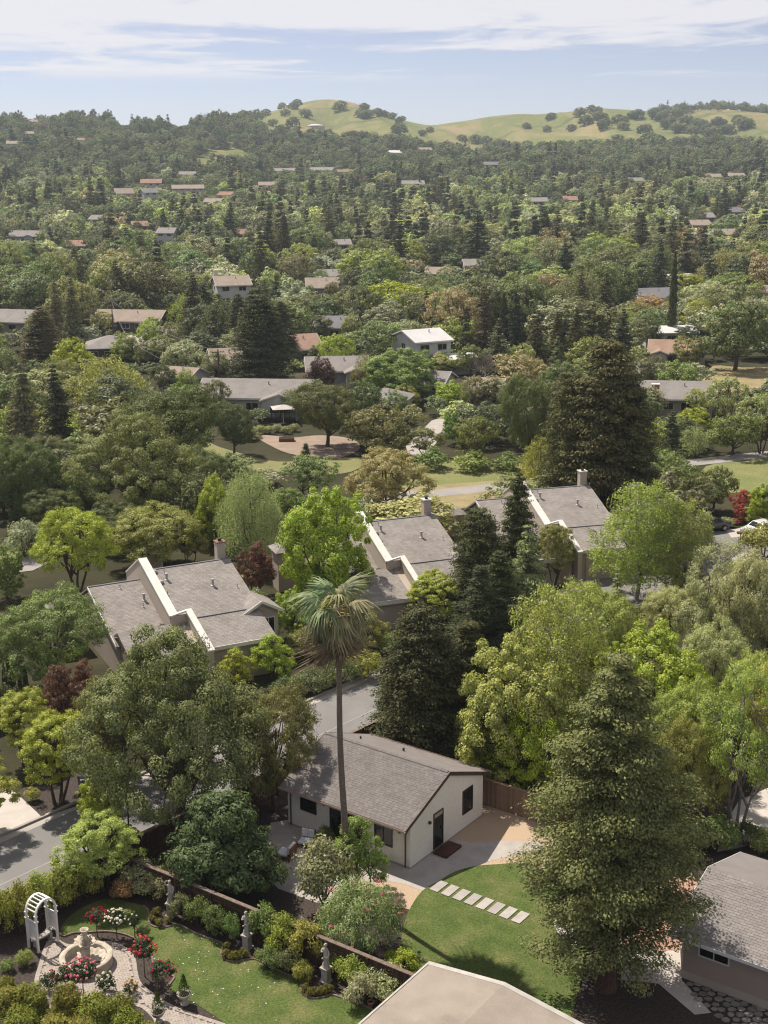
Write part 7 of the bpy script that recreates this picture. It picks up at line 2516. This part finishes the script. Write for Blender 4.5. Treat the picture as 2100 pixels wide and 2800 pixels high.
CLEAR += [(700, 1252, 140, 0), (860, 1225, 170, 0), (1060, 1300, 120, 0), (1250, 1300, 200, 0), (1420, 1310, 90, 0), (2030, 1290, 100, 0), (2040, 1050, 100, 0), (150, 1530, 120, 0), (1000, 1380, 260, 0)]
HOUSES = np.array([(a, b, c) for a, b, c, _ in CLEAR])
FT = np.array(FOOT)


def limit_height(x, y, z, w, h):
    """a tree in front of a house is kept low enough to leave its front in view; returns the height allowed"""
    qx, qy = PX((x, y, z))
    s = ppm((x, y, z + h / 2))
    near = (np.abs(HOUSES[:, 0] - qx) < HOUSES[:, 2] * .85 + w * s * .42) & (HOUSES[:, 1] < qy + 1)
    hh = h
    for hx, hy, hw in HOUSES[near]:
        top = qy - hh * s * .97
        lim = hy - 3.0 - .05 * hw - rng.uniform(0, 1) * (min(24, .8 * hw) if hy > 720 else min(10, .4 * hw))
        if top < lim:
            hh = min(hh, max(0.0, (qy - lim) / (s * .97)))
    return hh


def vnoise(x, y, f, seed):
    return math.sin(x * f + seed) * math.cos(y * f * 1.13 + seed * 2.1) + .6 * math.sin((x + y) * f * 2.3 + seed * 3.7)


MIX = [('midgreen', 20), ('oak', 20), ('oakgrey', 13), ('green', 13), ('pale', 10), ('greygreen', 9), ('lime', 5), ('olive', 8), ('tan', 3), ('silver', 4), ('bright', 2), ('plum', .7), ('straw', 1.2)]
MIXN = [a for a, _ in MIX]
MIXP = np.array([b for _, b in MIX], float)
MIXP /= MIXP.sum()
rng = np.random.default_rng(2024)
cands = []
yy = 118.0
while yy < 1345:
    step = 7.6 if yy < 600 else 8.2
    half = .335 * yy + 12
    nx = int(2 * half / step)
    for i in range(nx):
        x = -half + (i + rng.uniform(.05, .95)) * step
        y = yy + rng.uniform(-.5, .5) * step
        cands.append((x, y))
    yy += step
for i in range(420):                      # the back of the left ridge and the far right skyline
    y = rng.uniform(1345, 1600)
    x = rng.uniform(-.34, -.085) * y
    cands.append((x, y))
for i in range(260):
    y = rng.uniform(1780, 1900)
    x = rng.uniform(.20, .33) * y
    cands.append((x, y))
cands = np.array(cands)
zc = np.where(cands[:, 1] > 505, terrain(cands[:, 0], cands[:, 1]), 0.0)
keep = []
for (x, y), z in zip(cands, zc):
    if np.any((FT[:, 0] - x) ** 2 + (FT[:, 1] - y) ** 2 < (FT[:, 2] + 1.6) ** 2):
        continue
    qx, qy = PX((x, y, z))
    if y < 330 and any(inpoly(qx, qy, p) for p in OPEN):
        continue
    st = (Vector((x, y, 0)) - A0)
    if y < 190 and -2.5 < st.dot(ST_N) < ST_W + 3 and st.dot(ST_T) < 60:
        continue
    if y < 140 and -12 < x < 30 and st.dot(ST_N) < 30 and st.dot(ST_T) < 50:
        continue
    if any(((qx - a) / c) ** 2 + ((qy - b) / d) ** 2 < 1 for a, b, c, d in GRASS):
        continue
    if y > 1290 and y < 1760 and x / y > -.085 - .01 * math.sin(y * .03):
        if vnoise(x, y, .012, 3) < 1.25:
            continue
    r1 = rng.uniform()
    con = .11 + .16 * (vnoise(x, y, .02, 1.0) > .3)
    if y > 950:
        con *= .3
    if y > 1150:
        con *= .3
    kind = 'con' if r1 < con else 'leaf'
    if kind == 'con':
        h = rng.uniform(8, 14) if y < 330 else rng.uniform(10, 18.5)
        w = h * rng.uniform(.40, .56)
        col = ['conifer', 'darkpine', 'brownfir', 'redwood'][rng.integers(4)]
    else:
        h = rng.uniform(4, 9)
        w = h * rng.uniform(.95, 1.45)
        if rng.uniform() < .32 and y > 240:
            h = rng.uniform(8.5, 14)
            w = h * rng.uniform(.85, 1.3)
        if y > 880 or rng.uniform() < .25:
            col = ['oak', 'oakgrey', 'midgreen', 'oak'][rng.integers(4)]
        else:
            col = MIXN[rng.choice(len(MIXN), p=MIXP)]
    if y > 1180 and x / y < -.07 and kind == 'leaf' and rng.uniform() < .3:
        h *= rng.uniform(1.2, 1.6)
    h2 = limit_height(x, y, z, w, h)
    if h2 < h:
        if h2 < 1.3:
            continue
        w = min(w, max(2.2, w * (h2 / h) ** .5))
        h = h2
        if kind == 'con' and h < 7:
            kind, w = 'leaf', h * 1.2
            col = 'midgreen'
    keep.append((x, y, z, w, h, kind, col))
size = np.array([k[4] * k[3] / (k[1] ** 2 + 1) for k in keep])
inview = np.array([-30 < PX((k[0], k[1], k[2] + k[4] * .7))[0] < 2130 for k in keep])
order = np.argsort(-size * inview)
single = set(order[:225].tolist())
LEAFK = ['m_oak', 'm_round', 'm_loose', 'm_tall', 'm_willow', 'm_round']
for i in sorted(single):
    x, y, z, w, h, kind, col = keep[i]
    kd = LEAFK[rng.integers(6)] if kind == 'leaf' else ('m_redwood' if rng.uniform() < .6 else 'm_redwood_b')
    p = PROTO[kd]
    rt = thing('garden_tree' if kind == 'leaf' else 'conifer_tree', 'LM', 'tree', (x, y, z), rng.uniform(0, 6.28), 'scattered trees of the valley gardens', (w / p['W'], w / p['W'], h / p['H']))
    rt['tone'] = col
    put('trunk', p['trunk'], rt)
    c = np.array(PAL[col]) * rng.uniform(.8, 1.2) * rng.uniform(.92, 1.08, 3)
    c = c * .78 + c.mean() * .22
    put('crown', p['crown'], rt, color=c.tolist())

# a tree or two at the corners of each valley house
for hi, (hx, hy, hw, _d) in enumerate(CLEAR[:len(CLEAR) - 9]):
    for sd in ((-1, 1) if hw > 22 else ((-1,) if hi % 2 else (1,))):
        if rng.uniform() < (.2 if hy > 720 else .6):
            continue
        kd = ['m_round', 'm_loose', 'm_oak', 'm_tall', 'm_willow'][rng.integers(5)]
        tone = MIXN[rng.choice(len(MIXN), p=MIXP)]
        b_ = GT(hx + sd * hw * rng.uniform(.55, .95), hy + rng.uniform(1, 4) + hw * .04)
        hh_ = rng.uniform(3.6, 6.5)
        w_ = hh_ * rng.uniform(.8, 1.15)
        p = PROTO[kd]
        rt = thing('garden_tree', 'LM', 'tree', b_, rng.uniform(0, 6.28), 'scattered trees of the valley gardens', (w_ / p['W'], w_ / p['W'], hh_ / p['H']))
        rt['tone'] = tone
        put('trunk', p['trunk'], rt)
        c = np.array(PAL[tone]) * rng.uniform(.75, 1.15) * rng.uniform(.92, 1.08, 3)
        c = c * .8 + c.mean() * .2
        put('crown', p['crown'], rt, color=c.tolist())

# ------------------------------------------------------------------ the far wood: one mass of small trees
PALCOL = bpy.data.collections.new('far_kinds')
protos = []


def far_proto(key):
    p = PROTO[key]
    me = p['crown'].copy()
    me.materials.clear()
    me.materials.append(MAT['leaf_wood'])
    o = bpy.data.objects.new('far_%02d' % len(protos), me)
    PALCOL.objects.link(o)
    protos.append((p['W'], p['H']))


for sd in range(3):
    broadleaf('f_oak%d' % sd, 70 + sd, 9, 7.6, .5, 8, 75, 22, .62, .75, .95, wood=False)
    far_proto('f_oak%d' % sd)
for sd in range(2):
    broadleaf('f_loose%d' % sd, 80 + sd, 8, 7.6, .5, 9, 70, 20, .55, .7, .8, wood=False, low=-.5)
    far_proto('f_loose%d' % sd)
for sd in range(2):
    conifer('f_con%d' % sd, 90 + sd, 15, 3.2, 13, 5, .2, .1, 4, 8, .95, .5, .75, wood=False, irregular=.35)
    far_proto('f_con%d' % sd)
mass = [keep[i] for i in range(len(keep)) if i not in single]
n = len(mass)
P_ = np.array([(m[0], m[1], m[2] - .1) for m in mass], np.float32)
idx, scl, rot, tint = [], [], [], []
for m in mass:
    k = int(rng.integers(0, 5)) if m[5] == 'leaf' else int(rng.integers(5, 7))
    idx.append(k)
    scl.append((m[3] / protos[k][0], m[3] / protos[k][0], m[4] / protos[k][1]))
    rot.append((0, 0, rng.uniform(0, 6.28)))
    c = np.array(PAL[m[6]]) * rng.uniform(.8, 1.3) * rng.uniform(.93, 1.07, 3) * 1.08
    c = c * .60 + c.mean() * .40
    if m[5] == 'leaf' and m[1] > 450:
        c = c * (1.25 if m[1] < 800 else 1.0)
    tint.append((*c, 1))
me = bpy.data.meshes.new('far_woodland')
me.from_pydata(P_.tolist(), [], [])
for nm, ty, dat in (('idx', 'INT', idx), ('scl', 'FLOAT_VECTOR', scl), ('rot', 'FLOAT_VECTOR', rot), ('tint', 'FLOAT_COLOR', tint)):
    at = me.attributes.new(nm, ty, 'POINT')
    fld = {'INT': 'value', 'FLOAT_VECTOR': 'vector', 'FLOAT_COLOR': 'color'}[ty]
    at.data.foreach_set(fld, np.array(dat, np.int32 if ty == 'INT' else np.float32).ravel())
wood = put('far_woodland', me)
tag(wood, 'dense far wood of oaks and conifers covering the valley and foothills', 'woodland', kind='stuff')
ng = bpy.data.node_groups.new('woodland', 'GeometryNodeTree')
ng.interface.new_socket('Geometry', in_out='INPUT', socket_type='NodeSocketGeometry')
ng.interface.new_socket('Geometry', in_out='OUTPUT', socket_type='NodeSocketGeometry')
gi, go = ng.nodes.new('NodeGroupInput'), ng.nodes.new('NodeGroupOutput')
iop = ng.nodes.new('GeometryNodeInstanceOnPoints')
ci = ng.nodes.new('GeometryNodeCollectionInfo')
ci.inputs['Collection'].default_value = PALCOL
ci.inputs['Separate Children'].default_value = True
ci.inputs['Reset Children'].default_value = True


def named(nm, ty):
    a = ng.nodes.new('GeometryNodeInputNamedAttribute')
    a.data_type = ty
    a.inputs['Name'].default_value = nm
    return a.outputs[0]


m2p = ng.nodes.new('GeometryNodeMeshToPoints')
ng.links.new(gi.outputs[0], m2p.inputs[0])
ng.links.new(m2p.outputs[0], iop.inputs['Points'])
ng.links.new(ci.outputs[0], iop.inputs['Instance'])
iop.inputs['Pick Instance'].default_value = True
ng.links.new(named('idx', 'INT'), iop.inputs['Instance Index'])
e2r = ng.nodes.new('FunctionNodeEulerToRotation')
ng.links.new(named('rot', 'FLOAT_VECTOR'), e2r.inputs[0])
ng.links.new(e2r.outputs[0], iop.inputs['Rotation'])
ng.links.new(named('scl', 'FLOAT_VECTOR'), iop.inputs['Scale'])
ng.links.new(iop.outputs[0], go.inputs[0])
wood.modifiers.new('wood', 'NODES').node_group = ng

# ------------------------------------------------------------------ labels for trees known by the landmark they stand next to
LMK = [('the white two storey house', 1190, 970), ('the long ranch house', 680, 1110), ('the red door cottage', 420, 975), ('the solar panel house', 440, 935), ('the lilac house', 1835, 985), ('the brick chimney house', 1850, 1110), ('the giant redwood', 1640, 1180), ('the very tall cypress', 1834, 810), ('the bright white roof', 1872, 775), ('the white chimney house', 640, 815),
       ('the cream house left of centre', 884, 800), ('the long cypress row', 1010, 700), ('the far left cypress row', 180, 740), ('the blue grey house at far left', 62, 655), ('the left terracotta roof', 205, 682), ('the pink villa', 414, 512), ('the wide cream villa', 515, 528), ('the red spire', 1590, 490), ('the large water tank', 862, 346), ('the hill peak', 930, 280),
       ('the tan knoll', 620, 440), ('the grass saddle', 1180, 345), ('the long grey slope house', 875, 470), ('the tan bungalow in mid valley', 1195, 765), ('the low tan house at right', 1990, 650), ('the right slope cream house', 2015, 485), ('the bare grey tree', 1325, 1000), ('the broad roof at left edge', 35, 890), ('the park lawn', 700, 1260), ('the trail bend', 1300, 1340), ('the right trail', 2000, 1255), ('the white chimney', 810, 950), ('the small orange roof', 665, 650), ('the tan roof at right edge', 2090, 825), ('the highest right summit', 1610, 298), ('the right hill flank', 1900, 340), ('the dark slope house', 1130, 505), ('the parking court', 1980, 1500), ('the left edge meadow', 40, 1500), ('the massive dark redwood', 715, 930), ('the large dark oak at right', 2010, 920), ('the dry field', 2050, 1045), ('the white barn', 1080, 420)]
DESC = {'conifer_tree': 'dark conifer', 'cypress_tree': 'slim cypress', 'oak_tree': 'dark hill oak'}
TONE = dict(midgreen='green', oak='dark green', oakgrey='grey green', green='fresh green', pale='pale green', greygreen='greyish', lime='lime green', olive='olive green', tan='tan', silver='silvery', bright='bright green', plum='purple', straw='straw coloured', conifer='dark', darkpine='dark', brownfir='brownish', redwood='olive')
buckets = {}
for o in list(SC.objects):
    if o.get('label') != 'LM':
        continue
    base = o.name.split('.')[0]
    cr = [c for c in o.children if c.name.startswith('crown')][0]
    hgt = o.scale[2] * 6
    qx, qy = PX(o.location + Vector((0, 0, hgt)))
    ds = sorted((math.hypot(qx - a, (qy - b) * 1.3), nm, a, b) for nm, a, b in LMK)
    d_, nm, a, b = ds[0]
    dx, dy = qx - a, qy - b
    if abs(dx) > abs(dy) * 1.2:
        di = 'left of' if dx < 0 else 'right of'
    else:
        di = 'behind' if dy < 0 else 'in front of'
    if base == 'garden_tree':
        desc = TONE[o['tone']] + ' leafy tree'
    else:
        desc = DESC.get(base, 'tree')
    buckets.setdefault((desc, di, nm), []).append((d_, o))
near_w = ['nearest', 'second nearest', 'third nearest', 'fourth nearest', 'fifth nearest', 'sixth nearest', 'seventh nearest', 'eighth nearest', 'ninth nearest', 'tenth nearest', 'eleventh nearest', 'twelfth nearest'] + [o_ + ' nearest' for o_ in ordn[12:]] + ['twenty %s nearest' % o_ for o_ in ordn[:9]]
for (desc, di, nm), lst in buckets.items():
    lst.sort(key=lambda t: t[0])
    for i, (d_, o) in enumerate(lst):
        o['label'] = ('%s %s %s' % (desc, di, nm)) if len(lst) == 1 else ('%s %s %s, %s' % (desc, di, nm, near_w[min(i, 28)]))

# ------------------------------------------------------------------ the air
N, L, out = nodes_of('haze_air')
pv = N.new('ShaderNodeVolumePrincipled')
pv.inputs['Color'].default_value = (.78, .88, 1.0, 1)
pv.inputs['Density'].default_value = HAZE_DENSITY = .00013
pv.inputs['Anisotropy'].default_value = .25
L.new(pv.outputs[0], out.inputs['Volume'])
hz = MB().box(-2750, 2750, -100, 4300, -3, 128).build('haze', 'haze_air')
tag(hz, 'thin summer haze over the valley', kind='stuff')
